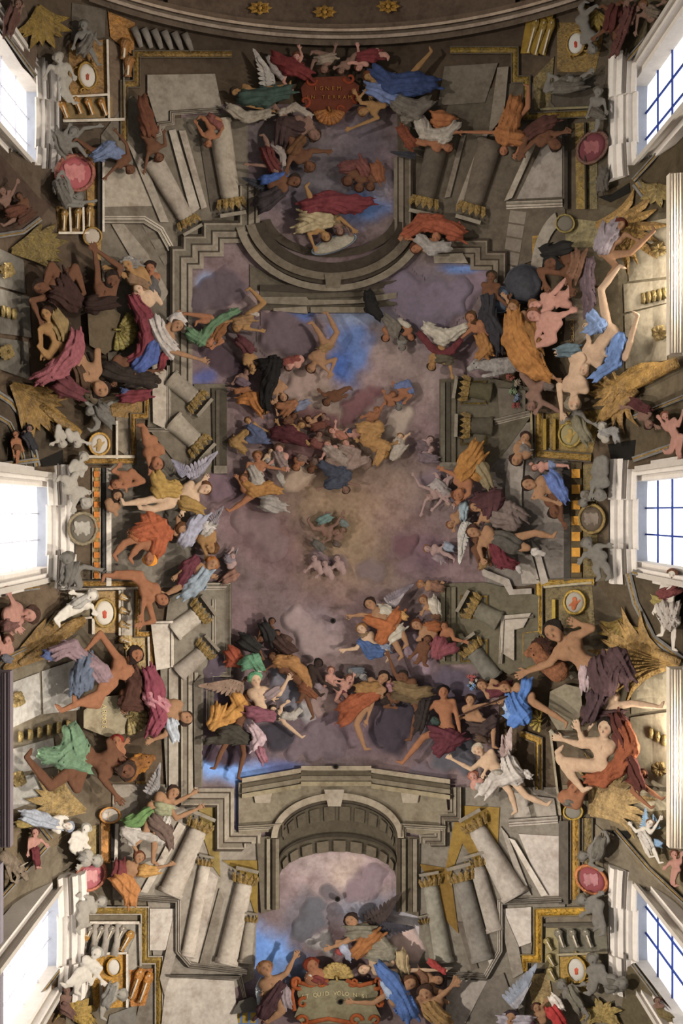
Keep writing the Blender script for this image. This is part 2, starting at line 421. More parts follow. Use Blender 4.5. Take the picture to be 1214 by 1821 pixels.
def drape(t, col, L, hb, b, nm='robe', k=None):
    dv = Vol(); P = [(T(x, y), S(rr)) for x, y, rr in L]
    ph = rng.rand()*6
    mr = np.mean([q[1] for q in P])
    wl = min(max(mr*.8, 4.6), 12.0); am = min(wl*.2, .17*mr)
    if len(P) == 1: P = [P[0], (P[0][0]+np.array([P[0][1]*.5, 2.]), P[0][1]*.8)]
    for (p, ra), (q, rb_) in zip(P, P[1:]):
        dv.cap((p[0], p[1], hb), (q[0], q[1], hb), ra, rb_, min(ra, rb_)*.35, (am, wl, ph)); ph += .7
    for (p, ra), (q, _) in ((P[-1], P[-2]), (P[0], P[1])):      # fluttering ends
        d = unit(p-q); n = np.array([-d[1], d[0]]); e = .7 if p is P[-1][0] else .35
        for s_ in (-.55, .5): dv.cap((*(p+n*s_*ra*.7), hb), (*(p+d*ra*(1+e)*(1 if s_ > 0 else .8)+n*s_*ra*1.1), hb-ra*.2), ra*.5, ra*.12, ra*.25, (am*.7, wl*.8, ph))
    vv, Q = dv.mesh(min(max(mr/7, 1.85), 2.3))
    fast(nm, np.stack([vv[:, 0], vv[:, 1], b+np.maximum((vv[:, 2]-b)*.8, -6)], 1), Q, t, [plaster(col, 'cloth')])

def wing(t, a, tip, w, bend, col, h):
    """wing: an arm and overlapping feathers in two ranks"""
    d = tip-a; L = np.linalg.norm(d); d = d/L; q = np.array([-d[1], d[0]])*(1 if bend >= 0 else -1)
    g = []; fc = []
    n = 11
    for rank, (ln, off) in enumerate(((1.0, 0), (.55, 2.0))):
        for i in range(n):
            s = i/(n-1)
            root = a+d*L*.62*s+q*abs(bend)*L*.35*math.sin(s*2.4)
            ang = (1-s)*1.25-.05
            fd = d*math.cos(ang)-q*math.sin(ang)
            fl = (w*(1-s)+L*.42*s+w*.35)*ln; fw = max(L*.11, w*.24)
            fq = np.array([-fd[1], fd[0]]); k0 = len(g); hz = h+off+i*.35
            for (al, ac, dh) in ((0, -.4, 0), (0, .4, .8), (.55, -1, .2), (.55, 0, 1.4), (.55, 1, 1.0), (.88, -.7, .1), (.88, .7, .8), (1, 0, .2)):
                x = root+fd*fl*al+fq*fw*.5*ac; g.append((x[0], x[1], hz+dh+2))
            fc += [[k0, k0+1, k0+4, k0+3], [k0, k0+3, k0+2], [k0+2, k0+3, k0+5], [k0+3, k0+4, k0+6], [k0+3, k0+6, k0+7, k0+5]]
    o = gmesh('wing', g, fc, t, [plaster(col, 'cloth')], False)
    m = [(*(a+d*L*.62*s+q*abs(bend)*L*.35*math.sin(s*2.4)), h+3, max(w*.16*(1-.6*s), 1.2)) for s in (0, .25, .5, .75, 1)]
    t2 = tube('wing_arm', m, t, plaster(col, 'cloth'), 8); t2.parent = o
    return o
# ------------------------------------------------------------------ the vault shell, windows, walls
def mat(h, k='stone'): return plaster(h, k)
WIN = []    # (side, centre y, wall x)
for i, yc in enumerate((-10.75, .42, 11.7)):
    WIN.append((-1, yc, 8.6-.0267*yc)); WIN.append((1, yc-.16, 8.62))
def struct(name, me_o): me_o['kind'] = 'structure'; return me_o

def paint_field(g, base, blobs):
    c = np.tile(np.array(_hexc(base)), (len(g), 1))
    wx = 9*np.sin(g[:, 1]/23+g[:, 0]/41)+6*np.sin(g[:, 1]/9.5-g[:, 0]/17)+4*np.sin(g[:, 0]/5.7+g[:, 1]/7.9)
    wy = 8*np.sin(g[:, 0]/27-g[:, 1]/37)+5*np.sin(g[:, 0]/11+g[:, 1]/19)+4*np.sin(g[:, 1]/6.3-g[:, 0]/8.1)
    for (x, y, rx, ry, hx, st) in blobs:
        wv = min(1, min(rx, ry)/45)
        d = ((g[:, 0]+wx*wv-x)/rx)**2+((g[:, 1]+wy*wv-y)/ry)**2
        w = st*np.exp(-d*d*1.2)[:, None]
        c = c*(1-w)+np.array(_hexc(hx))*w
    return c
def sheet(name, us, vs, h, keep, paint, parent=None):
    U, Vv = np.meshgrid(us, vs, indexing='ij')
    g = np.stack([U.ravel(), Vv.ravel(), np.full(U.size, h)], 1)
    nu, nv = len(us), len(vs)
    i, j = np.meshgrid(np.arange(nu-1), np.arange(nv-1), indexing='ij')
    Q = np.stack([i*nv+j, (i+1)*nv+j, (i+1)*nv+j+1, i*nv+j+1], -1).reshape(-1, 4)
    Q = Q[keep(np.stack([(us[i.ravel()]+us[i.ravel()+1])/2, (vs[j.ravel()]+vs[j.ravel()+1])/2], 1))]
    class Z: location = (0, 0, 0)
    p = parent or Z()
    o = fast(name, g, Q, p if parent else Z(), [plaster('attr', 'stone')], paint(g)) if parent else None
    if o is None:
        w = V(g); me = bpy.data.meshes.new(name); me.from_pydata(w.tolist(), [], Q[:, ::-1].tolist())
        at = me.color_attributes.new('paint', 'FLOAT_COLOR', 'POINT')
        at.data.foreach_set('color', np.concatenate([paint(g), np.ones((len(g), 1))], 1).astype(np.float32).ravel())
        me.polygons.foreach_set('use_smooth', np.ones(len(me.polygons), bool))
        o = link(name, me, None, [plaster('attr', 'stone')])
    return o
def in_window(c):
    ok = np.ones(len(c), bool)
    k = (c[:, 0]-CX)/F; y = V(np.concatenate([c, np.zeros((len(c), 1))], 1))[:, 1]
    for s, yc, X in WIN:
        z = (X-1.1)/np.maximum(np.abs(k), 1e-6)
        ok &= ~((np.sign(k) == s) & (np.abs(y-yc) < 1.46) & (z < 27.0))
    return ok
us = np.arange(-40, 1256, 6.0); vs = np.arange(-180, 2010, 6.0)
def tone(g):  # dark blobs paint a shadowy ground behind the figure groups
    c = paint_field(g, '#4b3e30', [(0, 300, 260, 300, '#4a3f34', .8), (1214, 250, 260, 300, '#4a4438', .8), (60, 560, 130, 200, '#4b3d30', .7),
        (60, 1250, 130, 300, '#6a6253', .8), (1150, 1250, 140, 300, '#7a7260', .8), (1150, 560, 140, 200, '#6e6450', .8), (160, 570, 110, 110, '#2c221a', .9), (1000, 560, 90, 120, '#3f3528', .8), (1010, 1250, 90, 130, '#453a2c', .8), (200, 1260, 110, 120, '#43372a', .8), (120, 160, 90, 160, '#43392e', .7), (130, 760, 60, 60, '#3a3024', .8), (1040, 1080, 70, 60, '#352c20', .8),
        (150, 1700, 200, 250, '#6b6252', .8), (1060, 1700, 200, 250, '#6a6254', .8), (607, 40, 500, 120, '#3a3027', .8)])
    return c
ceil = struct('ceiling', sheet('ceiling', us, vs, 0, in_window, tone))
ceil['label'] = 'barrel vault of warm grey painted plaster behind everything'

PANE_L = emis('daylit_glass', (1, 1, 1), 2.2); PANE_R = emis('daylit_glass_blue', (.93, .96, 1.0), 1.15)
BAR = mat('#263a80', 'white'); BAR_GLARE = mat('#b9b9c4', 'white')  # left bars pale: window glare painted into their colour
STUC = mat('#c4bcb3', 'white'); STUC2 = mat('#a8a096', 'white'); REVEAL = mat('#a9adb8', 'white')
WNAMES = {(-1, 0): 'upper left', (1, 0): 'upper right', (-1, 1): 'middle left', (1, 1): 'middle right', (-1, 2): 'lower left', (1, 2): 'lower right'}
def wbox(name, parent, x0, x1, y0, y1, z0, z1, m):
    a = [(x, y, z+EYE) for x in (x0, x1) for y in (y0, y1) for z in (z0, z1)]
    return rawmesh(name, a, [[0, 1, 3, 2], [4, 6, 7, 5], [0, 4, 5, 1], [2, 3, 7, 6], [0, 2, 6, 4], [1, 5, 7, 3]], parent, [m])
def sweep_y(name, parent, s, yc, X, prof, hw, m, rise, y0=None, y1=None, n=14):
    """moulding swept across the head of a window: prof (depth from wall, height) points"""
    g = []; fc = []; mi = len(prof)
    y0 = -hw if y0 is None else y0; y1 = hw if y1 is None else y1
    for i in range(n+1):
        y = y0+(y1-y0)*i/n; dz = -rise*(y/hw)**2
        for (d, z) in prof: g.append((s*(X-d), yc+y, z+dz+EYE))
    for i in range(n):
        for j in range(mi): fc.append([i*mi+j, i*mi+(j+1) % mi, (i+1)*mi+(j+1) % mi, (i+1)*mi+j])
    fc += [list(range(mi)), [n*mi+j for j in range(mi)][::-1]]
    return rawmesh(name, g, fc, parent, [m])
def build_window(num, s, yc, X, where):
    pos = WNAMES[where]
    t = bpy.data.objects.new('window_%d' % num, None); COL.objects.link(t); t.location = (s*X, yc, 23+EYE)
    t['kind'] = 'structure'; t['label'] = '%s arched window in a white stucco surround' % pos
    HWD = 1.12; top = 27.35
    # glass with segmental head
    g = []; n = 10
    for i in range(n+1):
        y = -HWD+2*HWD*i/n
        g += [(s*(X+.02), yc+y, 21.5+EYE), (s*(X+.02), yc+y, top-.10*(y/HWD)**2+EYE)]
    rawmesh('pane', g, [[2*i, 2*i+1, 2*i+3, 2*i+2] for i in range(n)], t, [PANE_L if s < 0 else PANE_R])
    bm = BAR if s > 0 else BAR_GLARE; bw = .022 if s > 0 else .015
    for zz in (26.25, 25.1, 24.0): wbox('glazing_bar', t, s*(X-.03), s*(X+.01), yc-HWD, yc+HWD, zz-bw, zz+bw, bm)
    for yy in (-.37, .37): wbox('glazing_bar', t, s*(X-.035), s*(X+.01), yc+yy-bw, yc+yy+bw, 21.5, top-.02, bm)
    # reveals, jambs, head
    for e in (-1, 1):
        a, b = sorted((e*HWD, e*1.62))
        wbox('jamb', t, s*(X-.42), s*(X+.15), yc+a, yc+b, 21.5, 28.2, STUC)
        a, b = sorted((e*1.62, e*2.5))
        wbox('jamb_return', t, s*max(X-.05, 8.53), s*(X+.3), yc+a, yc+b, 21.5, 28.4, STUC2)
        a, b = sorted((e*(HWD+.14), e*1.40))
        wbox('architrave', t, s*(X-.60), s*(X-.42), yc+a, yc+b, 21.5, 27.2, STUC)
        a, b = sorted((e*1.36, e*1.5))
        wbox('architrave_fillet', t, s*(X-.68), s*(X-.6), yc+a, yc+b, 21.5, 27.0, STUC2)
    sweep_y('reveal', t, s, yc, X, [(-.1, 27.28), (-.1, 27.7), (.40, 27.9), (.30, 27.30)], HWD+.3, REVEAL, .10)
    sweep_y('architrave_head', t, s, yc, X, [(.28, 27.7), (.30, 27.26), (.36, 27.22), (.40, 27.30), (.55, 27.14), (.62, 27.16), (.7, 27.05), (.78, 27.1), (.8, 28.2), (.28, 28.2)], 2.2, STUC, .12)
    # broken hood cornice: centre piece set back, two end pieces forward
    hood = [(.55, 26.40), (.60, 26.36), (.66, 26.42), (.68, 26.50), (.80, 26.48), (.82, 26.56), (.90, 26.60), (.93, 26.54), (1.02, 26.60), (1.04, 26.68), (1.14, 26.66), (1.20, 26.80), (1.16, 27.3), (.5, 27.5)]
    sweep_y('hood_centre', t, s, yc, X, [(d-.07, z+.05) for d, z in hood], 1.75, STUC, .20, -.62, .78)
    sweep_y('hood_end', t, s, yc, X, hood, 1.75, STUC, .20, -1.72, -.60)
    sweep_y('hood_end', t, s, yc, X, hood, 1.75, STUC, .20, .76, 1.72)
    for e in (-1, 1):
        sweep_y('hood_shadow_line', t, s, yc, X, [(.81, 26.7), (.81, 26.50), (.86, 26.50), (.86, 26.7)], 1.75, mat('#6f665e', 'white'), .2, *sorted((e*.62, e*1.74)))  # dark colour draws the shadow line of a groove
    return t
k = 1
for i in range(3):
    for s in (-1, 1):
        w = [q for q in WIN if q[0] == s][i]
        build_window(k, s, w[1], w[2], (s, i)); k += 1
# nave walls below the springing, out of frame, and the main cornice breaking forward between the windows
for s, nm in ((-1, 'wall_left'), (1, 'wall_right')):
    a, b, lo, hi = s*9.15, s*9.5, 14+EYE, 29+EYE
    o = rawmesh(nm, [(a, -22, lo), (a, 22, lo), (a, 22, hi), (a, -22, hi), (b, -22, lo), (b, 22, lo), (b, 22, hi), (b, -22, hi)],
                [[0, 1, 2, 3], [4, 7, 6, 5], [0, 4, 5, 1], [3, 2, 6, 7], [0, 3, 7, 4], [1, 5, 6, 2]], None, [mat('#8d8477')])
    o['kind'] = 'structure'; o['label'] = 'pale nave wall below the vault on the %s' % nm[5:]
for s, nm in ((-1, 'trim_6'), (1, 'trim_7')):
    o = wbox(nm, None, s*8.32, s*9.15, -22, 22, 22.0, 22.3, mat('#8d8477')); o['kind'] = 'structure'; o['label'] = 'plain ledge at the springing of the vault, %s long wall' % ('left' if s < 0 else 'right')
def cornice(name, s, x0, y0, y1, label, mcol):
    prof = [(0, 22.4), (0, 22.62), (.06, 22.66), (.06, 22.8), (.12, 22.84), (.12, 22.95), (.2, 23.0), (.2, 23.2), (.30, 23.3), (.30, 23.5), (1.2, 23.5), (1.2, 22.4)]
    t = thing(name, label, None, 0, 0, 0, None, 'structure'); t.location = (s*(x0+.6), (y0+y1)/2, 22.4+EYE)
    def run(nm, pr, m, a, b):
        g = [(s*(x0+d), y, z+EYE) for y in (a, b) for d, z in pr]; n = len(pr)
        fc = [[j, (j+1) % n, n+(j+1) % n, n+j] for j in range(n)]+[list(range(n)), [n+j for j in range(n)]]
        return rawmesh(nm, g, fc, t, [m])
    run('fascia', [(0, 22.4), (0, 22.62), (1.2, 22.62), (1.2, 22.4)], mat(mcol[0], 'white'), y0, y1)
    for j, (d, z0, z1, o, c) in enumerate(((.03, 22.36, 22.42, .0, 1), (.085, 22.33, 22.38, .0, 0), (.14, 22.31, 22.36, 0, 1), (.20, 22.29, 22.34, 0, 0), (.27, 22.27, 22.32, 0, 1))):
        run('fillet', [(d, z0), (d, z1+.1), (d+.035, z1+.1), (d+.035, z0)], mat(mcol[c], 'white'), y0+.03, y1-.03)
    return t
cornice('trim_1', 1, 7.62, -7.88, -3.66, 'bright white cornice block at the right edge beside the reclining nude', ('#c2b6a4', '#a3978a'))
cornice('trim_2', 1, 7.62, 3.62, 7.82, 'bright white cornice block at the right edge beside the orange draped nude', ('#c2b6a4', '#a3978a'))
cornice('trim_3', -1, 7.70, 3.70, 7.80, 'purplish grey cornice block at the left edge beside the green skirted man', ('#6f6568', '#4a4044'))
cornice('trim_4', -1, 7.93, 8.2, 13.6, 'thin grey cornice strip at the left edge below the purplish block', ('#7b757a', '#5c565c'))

# ------------------------------------------------------------------ painted sky
def skytone(g):
    c = paint_field(g, '#675858', [
        (600, 930, 300, 260, '#6a5757', .7), (605, 900, 120, 170, '#86705a', .75), (600, 930, 75, 90, '#8c755e', .5), (700, 880, 60, 90, '#86716a', .5),
        (690, 640, 130, 130, '#85736f', .8), (560, 690, 60, 60, '#9a857a', .8), (470, 940, 90, 110, '#5c4849', .7), (470, 1060, 120, 60, '#645254', .6), (745, 990, 60, 40, '#58454e', .7),
        (620, 625, 38, 62, '#52699a', .95), (600, 650, 22, 30, '#42609f', .9), (640, 560, 60, 22, '#76809a', .9), (535, 555, 30, 16, '#4a6091', .9), (365, 500, 22, 16, '#6f7890', .9), (820, 477, 40, 10, '#5a72a4', .9),
        (365, 672, 26, 16, '#454f7c', .9), (430, 560, 60, 60, '#54464a', .7), (740, 520, 90, 50, '#5f5560', .8), (800, 600, 60, 60, '#7a6b70', .6),
        (420, 1370, 70, 26, '#6c8cc2', 1.0), (380, 1360, 40, 22, '#6787be', .9), (430, 1470, 14, 90, '#4b5a86', 1), (500, 1365, 40, 12, '#4b66a2', .6), (470, 1280, 120, 70, '#564a52', .8), (560, 1230, 110, 80, '#7b6766', .7), (610, 1290, 130, 60, '#63545c', .8),
        (760, 1260, 90, 80, '#4a414a', .8), (560, 1110, 60, 40, '#84747a', .6), (700, 1110, 70, 60, '#7f6b6e', .6),
        (600, 1560, 110, 90, '#a29190', .9), (560, 1590, 60, 50, '#7c6a6b', .6), (620, 1545, 35, 28, '#a7958c', .9), (665, 1560, 36, 22, '#77676d', .9), (545, 1630, 40, 50, '#5b5a60', .8), (640, 1620, 60, 30, '#6c7386', .7),
        (475, 1700, 46, 60, '#6888c0', 1.0), (455, 1680, 25, 30, '#6484c2', .8), (525, 1720, 40, 30, '#5a6684', .7), (730, 1660, 40, 60, '#a9a4a6', .9), (720, 1690, 34, 36, '#b09a93', .8), (740, 1600, 40, 30, '#8fa3c4', .7),
        (540, 330, 110, 70, '#5a5359', .9), (640, 250, 60, 60, '#4d484f', .9), (650, 370, 50, 30, '#526b9c', .9), (670, 330, 40, 30, '#7a7580', .7), (590, 250, 60, 30, '#6b6264', .6), (470, 260, 50, 60, '#544c4e', .7)])
    x, y = g[:, 0], g[:, 1]
    n = np.sin(x/31+2*np.sin(y/47))*np.sin(y/37+1.7*np.sin(x/53))+.6*np.sin(x/13-y/19+2*np.sin(y/29))+.25*np.sin(x/7.3+y/9.1+2*np.sin(x/17))
    c = c*(1+.10*n[:, None])+np.array([.004, -.001, .002])*np.sin(x/41-y/33)[:, None]
    return np.maximum(c, .004)
sky = thing('painted_sky', 'painted mauve and blue sky filling the middle of the vault', 'sky', 607, 930)
sheet('sky_field', np.arange(322, 892, 5.0), np.arange(185, 1830, 5.0), 1.0, lambda c: np.ones(len(c), bool), skytone, sky)

def cloud(label, hx, pts, h=4, flat=.32, cell=3.6):
    """billowing cloud: a lumpy relief whose rim melts into the sky around it"""
    xs = [nums(p) for p in pts.split(',')]
    c = [(T(x, y), S(r)*1.12) for x, y, r in xs]
    t = thing('cloud', label, 'cloud', c[0][0][0], c[0][0][1])
    lo = np.min([p-r*1.3 for p, r in c], 0); hi = np.max([p+r*1.3 for p, r in c], 0)
    us = np.arange(lo[0], hi[0], cell); vs = np.arange(lo[1], hi[1], cell)
    U, Vv = np.meshgrid(us, vs, indexing='ij')
    wx = 3*np.sin(Vv/9+U/17)+2*np.sin(U/5-Vv/7); wy = 3*np.sin(U/8-Vv/13)+2*np.sin(Vv/5.5+U/6)
    D = np.zeros_like(U); B = np.zeros_like(U); R = np.mean([q[1] for q in c])
    for p, r in c:
        d = np.sqrt((U+wx-p[0])**2+((Vv+wy-p[1])/.95)**2)/r
        q = np.clip((1.12-d)/.62, 0, 1); D = 1-(1-D)*(1-q)
        for i in range(12):
            a = rng.rand()*6.28; e = r*.85*math.sqrt(rng.rand()); k = r*(.18+.3*rng.rand()); o = p+np.array([math.cos(a), math.sin(a)])*e
            dd = ((U+wx*.6-o[0])**2+(Vv+wy*.6-o[1])**2)/k**2
            B = np.maximum(B, np.sqrt(np.clip(1-dd, 0, 1))*k*.42)
    f = D*D*(3-2*D)
    z = h*.4+f*(R*flat*.55+B*.55)-1.5*(1-f)
    nu, nv = U.shape
    i, j = np.meshgrid(np.arange(nu-1), np.arange(nv-1), indexing='ij')
    Q = np.stack([i*nv+j, i*nv+j+1, (i+1)*nv+j+1, (i+1)*nv+j], -1).reshape(-1, 4)
    ff = f.ravel(); Q = Q[ff[Q].max(1) > .03]
    use = np.unique(Q); Q = np.searchsorted(use, Q)
    g = np.stack([U.ravel(), Vv.ravel(), z.ravel()], 1)[use]; ff = ff[use][:, None]
    col = skytone(g)*(1-ff)+np.array(_hexc(hx))*ff
    fast('puff', g, Q, t, [plaster('attr', 'cloud')], col)
    return t
# ------------------------------------------------------------------ relief architecture on the vault
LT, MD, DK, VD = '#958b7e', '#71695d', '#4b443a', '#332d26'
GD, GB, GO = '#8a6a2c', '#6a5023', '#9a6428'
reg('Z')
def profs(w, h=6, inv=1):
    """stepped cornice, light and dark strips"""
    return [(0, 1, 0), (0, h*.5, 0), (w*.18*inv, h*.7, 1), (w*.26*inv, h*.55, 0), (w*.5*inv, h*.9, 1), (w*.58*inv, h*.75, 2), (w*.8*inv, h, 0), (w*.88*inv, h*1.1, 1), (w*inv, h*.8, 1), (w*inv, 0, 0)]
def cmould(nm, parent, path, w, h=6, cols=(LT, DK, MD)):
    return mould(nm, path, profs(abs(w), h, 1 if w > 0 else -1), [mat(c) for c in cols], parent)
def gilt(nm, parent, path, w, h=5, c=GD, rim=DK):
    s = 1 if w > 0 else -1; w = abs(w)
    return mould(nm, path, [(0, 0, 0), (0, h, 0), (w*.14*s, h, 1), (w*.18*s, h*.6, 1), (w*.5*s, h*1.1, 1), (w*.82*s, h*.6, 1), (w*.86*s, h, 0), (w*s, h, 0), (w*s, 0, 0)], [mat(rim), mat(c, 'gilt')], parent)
def panel(nm, parent, poly, h=4, c=MD, inset=None, c2=None, h0=0):
    return slab(nm, poly, h0, h, mat(c), parent, inset, mat(c2) if c2 else None)
def coffers(parent, rows, h, c):
    for poly in rows: panel('coffer', parent, poly, h, c, (2.0, -1.6), None)
def quadgrid(a, b, c, d, n, m, f=.22):
    """n x m small fields inside the quad a-b-c-d"""
    a, b, c, d = (np.array(q, float) for q in (a, b, c, d)); out = []
    P = lambda s, t: (a*(1-s)+b*s)*(1-t)+(d*(1-s)+c*s)*t
    for i in range(n):
        for j in range(m):
            s0, s1, t0, t1 = (i+f)/n, (i+1-f)/n, (j+f)/m, (j+1-f)/m
            out.append([tuple(P(s0, t0)), tuple(P(s1, t0)), tuple(P(s1, t1)), tuple(P(s0, t1))])
    return out

def column(label, base, top, r0, r1, c='#857c70', cap='#6d5628', h=5, capital=True):
    a = np.array(base, float); b = np.array(top, float); d = unit(b-a); q = np.array([-d[1], d[0]]); L = np.linalg.norm(b-a)
    t = thing('column', label, 'column', a[0], a[1])
    pts = []
    for s in (0, .02, .05, .06, .3, .6, .9, .93, .94, 1):
        r = (r0+(r1-r0)*s)*(1.12 if s in (.0, .02, .05) else 1.0)*(1.06 if s in (.93,) else 1)
        p = a+d*L*s; pts.append((p[0], p[1], h, r))
    tube('shaft', pts, t, mat(c), 18, .8)
    for o in (.0, .035): 
        p = a+d*L*o; w = r0*1.08
        tube('base_ring', [(*(p-q*w), h+4, 2.2), (*(p-q*w*.5), h+r0*.72, 2.2), (*p, h+r0*.86, 2.2), (*(p+q*w*.5), h+r0*.72, 2.2), (*(p+q*w), h+4, 2.2)], t, mat(c), 6)
    if capital:
        for i, o in enumerate((-.9, -.45, 0, .45, .9)):
            for k_, (ln, hh) in enumerate(((.75, .9), (1.25, 1.1))):
                p = b+q*o*r1*(1.0+.25*k_); e = p+d*r1*ln+q*o*r1*.35
                hz = h+r1*.8*math.sqrt(max(0, 1-o*o*.9))
                w = r1*.26
                g = [(*(p-q*w), hz), (*(p+q*w), hz), (*(p*.4+e*.6-q*w*1.2), hz+2*hh), (*(p*.4+e*.6), hz+4*hh), (*(p*.4+e*.6+q*w*1.2), hz+2*hh), (*e, hz+4*hh), (*p, hz+2)]
                gmesh('acanthus_leaf', g, [[0, 6, 3, 2], [6, 1, 4, 3], [2, 3, 5], [3, 4, 5]], t, [mat(cap, 'gilt')])
        p = b+d*r1*1.5; w = r1*1.35
        panel('abacus', t, [tuple(p-q*w), tuple(p+q*w), tuple(p+q*w*1.02+d*r1*.4), tuple(p-q*w*1.02+d*r1*.4)], h+r1*.95, c=MD)
    return t

# ---- transverse arch at the top
t = thing('end_arch', 'dark curved transverse arch across the top of the photograph', 'arch', 607, 60, 0, None, 'structure'); t.name = 'trim_5'
for R0, R1, hh, c in ((1314, 1302, 16, '#54483d'), (1302, 1296, 24, '#8a7b6d'), (1296, 1289, 19, '#5f5348'), (1289, 1284, 27, '#9a8876'), (1284, 1276, 21, '#5c4d40')):
    poly = arc(607, -1233, R0, R0, 110, 70, 24)+arc(607, -1233, R1, R1, 70, 110, 24)
    slab('arch_band', poly, 0, hh, mat(c), t)
poly = arc(607, -1233, 1277, 1277, 104, 76, 20)+[(915, -60), (300, -60)]
slab('soffit', poly, 0, 10, mat('#55463a'), t)
for i in range(-3, 4):
    a0 = 90-i*5.1+1.3
    pl = arc(607, -1233, 1270, 1270, a0+2.2, a0-2.2, 4)+arc(607, -1233, 1226, 1226, a0-2.2, a0+2.2, 4)
    slab('coffer', pl, 8, 14, mat('#5f4f40'), t, (4, -3), mat('#4a3c30'))
for lab, x, y in (('leftmost of three gilt rosettes under the top arch', 462, 14), ('middle of three gilt rosettes under the top arch', 577, 21), ('rightmost of three gilt rosettes under the top arch', 690, 11)):
    r_ = thing('rosette', lab, 'rosette', x, y)
    for k_ in range(8):
        a = k_*math.pi/4; d = np.array([math.cos(a)*1.5, math.sin(a)*.85]); q = np.array([-math.sin(a)*1.3, math.cos(a)*.8])
        p = np.array([x, y], float)
        gmesh('petal', [(*(p+d*3), 16), (*(p+d*9+q*5), 17), (*(p+d*9), 20), (*(p+d*9-q*5), 17), (*(p+d*15), 17)], [[0, 1, 2], [0, 2, 3], [1, 4, 2], [2, 4, 3]], r_, [mat('#96702a', 'gilt')])
    tube('boss', [(x-4, y, 18, 2), (x, y, 20, 5), (x+4, y, 18, 2)], r_, mat('#a57c34', 'gilt'))

# ---- upper left pavilion
t = thing('pavilion', 'painted pier wall of the upper left corner behind two grey columns', 'building', 300, 300)
panel('wall', t, [(232, 170), (300, 212), (440, 196), (444, 420), (320, 440), (310, 690), (196, 690), (180, 470), (180, 240)], 2, '#5f574c')
panel('pier_face', t, [(262, 133), (382, 131), (395, 193), (312, 200), (285, 238), (262, 165)], 8, '#7d7468', (5, -2))
panel('pilaster', t, [(300, 232), (312, 230), (355, 370), (340, 382)], 7, '#8f867a'); panel('pilaster', t, [(318, 232), (330, 232), (368, 368), (358, 372)], 7, '#887e72')
panel('pilaster', t, [(350, 215), (372, 214), (395, 372), (375, 376)], 4, '#4a4239')
panel('wall_panel', t, [(186, 285), (258, 302), (272, 366), (186, 368)], 6, '#8a8072', (5, -2)); panel('wall_panel', t, [(225, 250), (258, 290), (300, 395), (285, 395)], 6, '#837a6e')
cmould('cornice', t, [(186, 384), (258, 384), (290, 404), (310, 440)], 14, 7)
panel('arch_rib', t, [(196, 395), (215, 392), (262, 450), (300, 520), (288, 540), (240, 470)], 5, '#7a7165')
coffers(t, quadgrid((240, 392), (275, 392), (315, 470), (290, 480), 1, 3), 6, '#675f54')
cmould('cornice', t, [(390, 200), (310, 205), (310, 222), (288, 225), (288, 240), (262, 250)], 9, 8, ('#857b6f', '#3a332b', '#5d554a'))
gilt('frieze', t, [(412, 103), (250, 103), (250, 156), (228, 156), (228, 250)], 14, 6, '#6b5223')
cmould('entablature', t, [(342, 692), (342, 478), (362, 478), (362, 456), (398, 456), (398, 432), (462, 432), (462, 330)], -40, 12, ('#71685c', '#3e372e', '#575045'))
t = thing('console_row', 'row of grey fluted brackets above the upper left gilt frieze', 'bracket', 290, 75)
for i in range(6):
    x = 245+i*18; tube('console', [(x-8, 48+i*2.2, 6, 7), (x, 66+i*2, 9, 6), (x+6, 84+i*1.3, 5, 4)], t, mat('#6e675f'), 8)
# ---- upper right pavilion
t = thing('pavilion', 'painted pier wall of the upper right corner in dark brown shade', 'building', 860, 300)
panel('wall', t, [(706, 196), (780, 180), (940, 140), (1005, 210), (1005, 440), (930, 470), (870, 480), (708, 440)], 2, '#4e463b')
panel('pier_face', t, [(790, 118), (885, 112), (862, 182), (778, 188)], 7, '#5f574c', (6, -2)); panel('pier_strip', t, [(884, 120), (904, 118), (896, 205), (868, 240)], 8, '#6f665a')
panel('pilaster', t, [(857, 240), (868, 236), (822, 362), (810, 366)], 7, '#7a7064'); panel('pilaster', t, [(820, 240), (828, 240), (800, 350), (790, 352)], 6, '#6a6156')
panel('wall_panel', t, [(962, 262), (999, 240), (999, 350), (918, 354)], 6, '#7d756d', (5, -2)); panel('pilaster', t, [(945, 250), (958, 245), (910, 352), (896, 358)], 7, '#8a8174')
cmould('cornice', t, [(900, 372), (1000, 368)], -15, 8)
p = thing('arch_rib', 'pale coffered arch rib left of the dark bearded giant', 'arch', 905, 430)
for i in range(5):
    panel('coffer', p, quadgrid((905, 372), (938, 376), (918, 500), (888, 492), 1, 5, .06)[i], 7, '#8d857b', (6, -2.5), '#6a6157')
slab('rib_edge', arc(1010, 500, 68, 130, 180, 250, 10)+arc(1010, 500, 48, 105, 250, 180, 10), 0, 7, mat('#7d756a'), p)
gilt('frieze', t, [(800, 82), (922, 82), (922, 134), (943, 134), (943, 200), (1056, 194)], 14, 6, '#6f5a22')
panel('gilt_bracket', t, [(938, 20), (985, 20), (975, 60), (962, 95), (925, 95)], 8, '#7a6228')
cmould('entablature', t, [(700, 280), (700, 440), (772, 440), (772, 458), (836, 458), (836, 480), (868, 480), (868, 560)], -34, 11, ('#655c50', '#382f27', '#4d453a'))
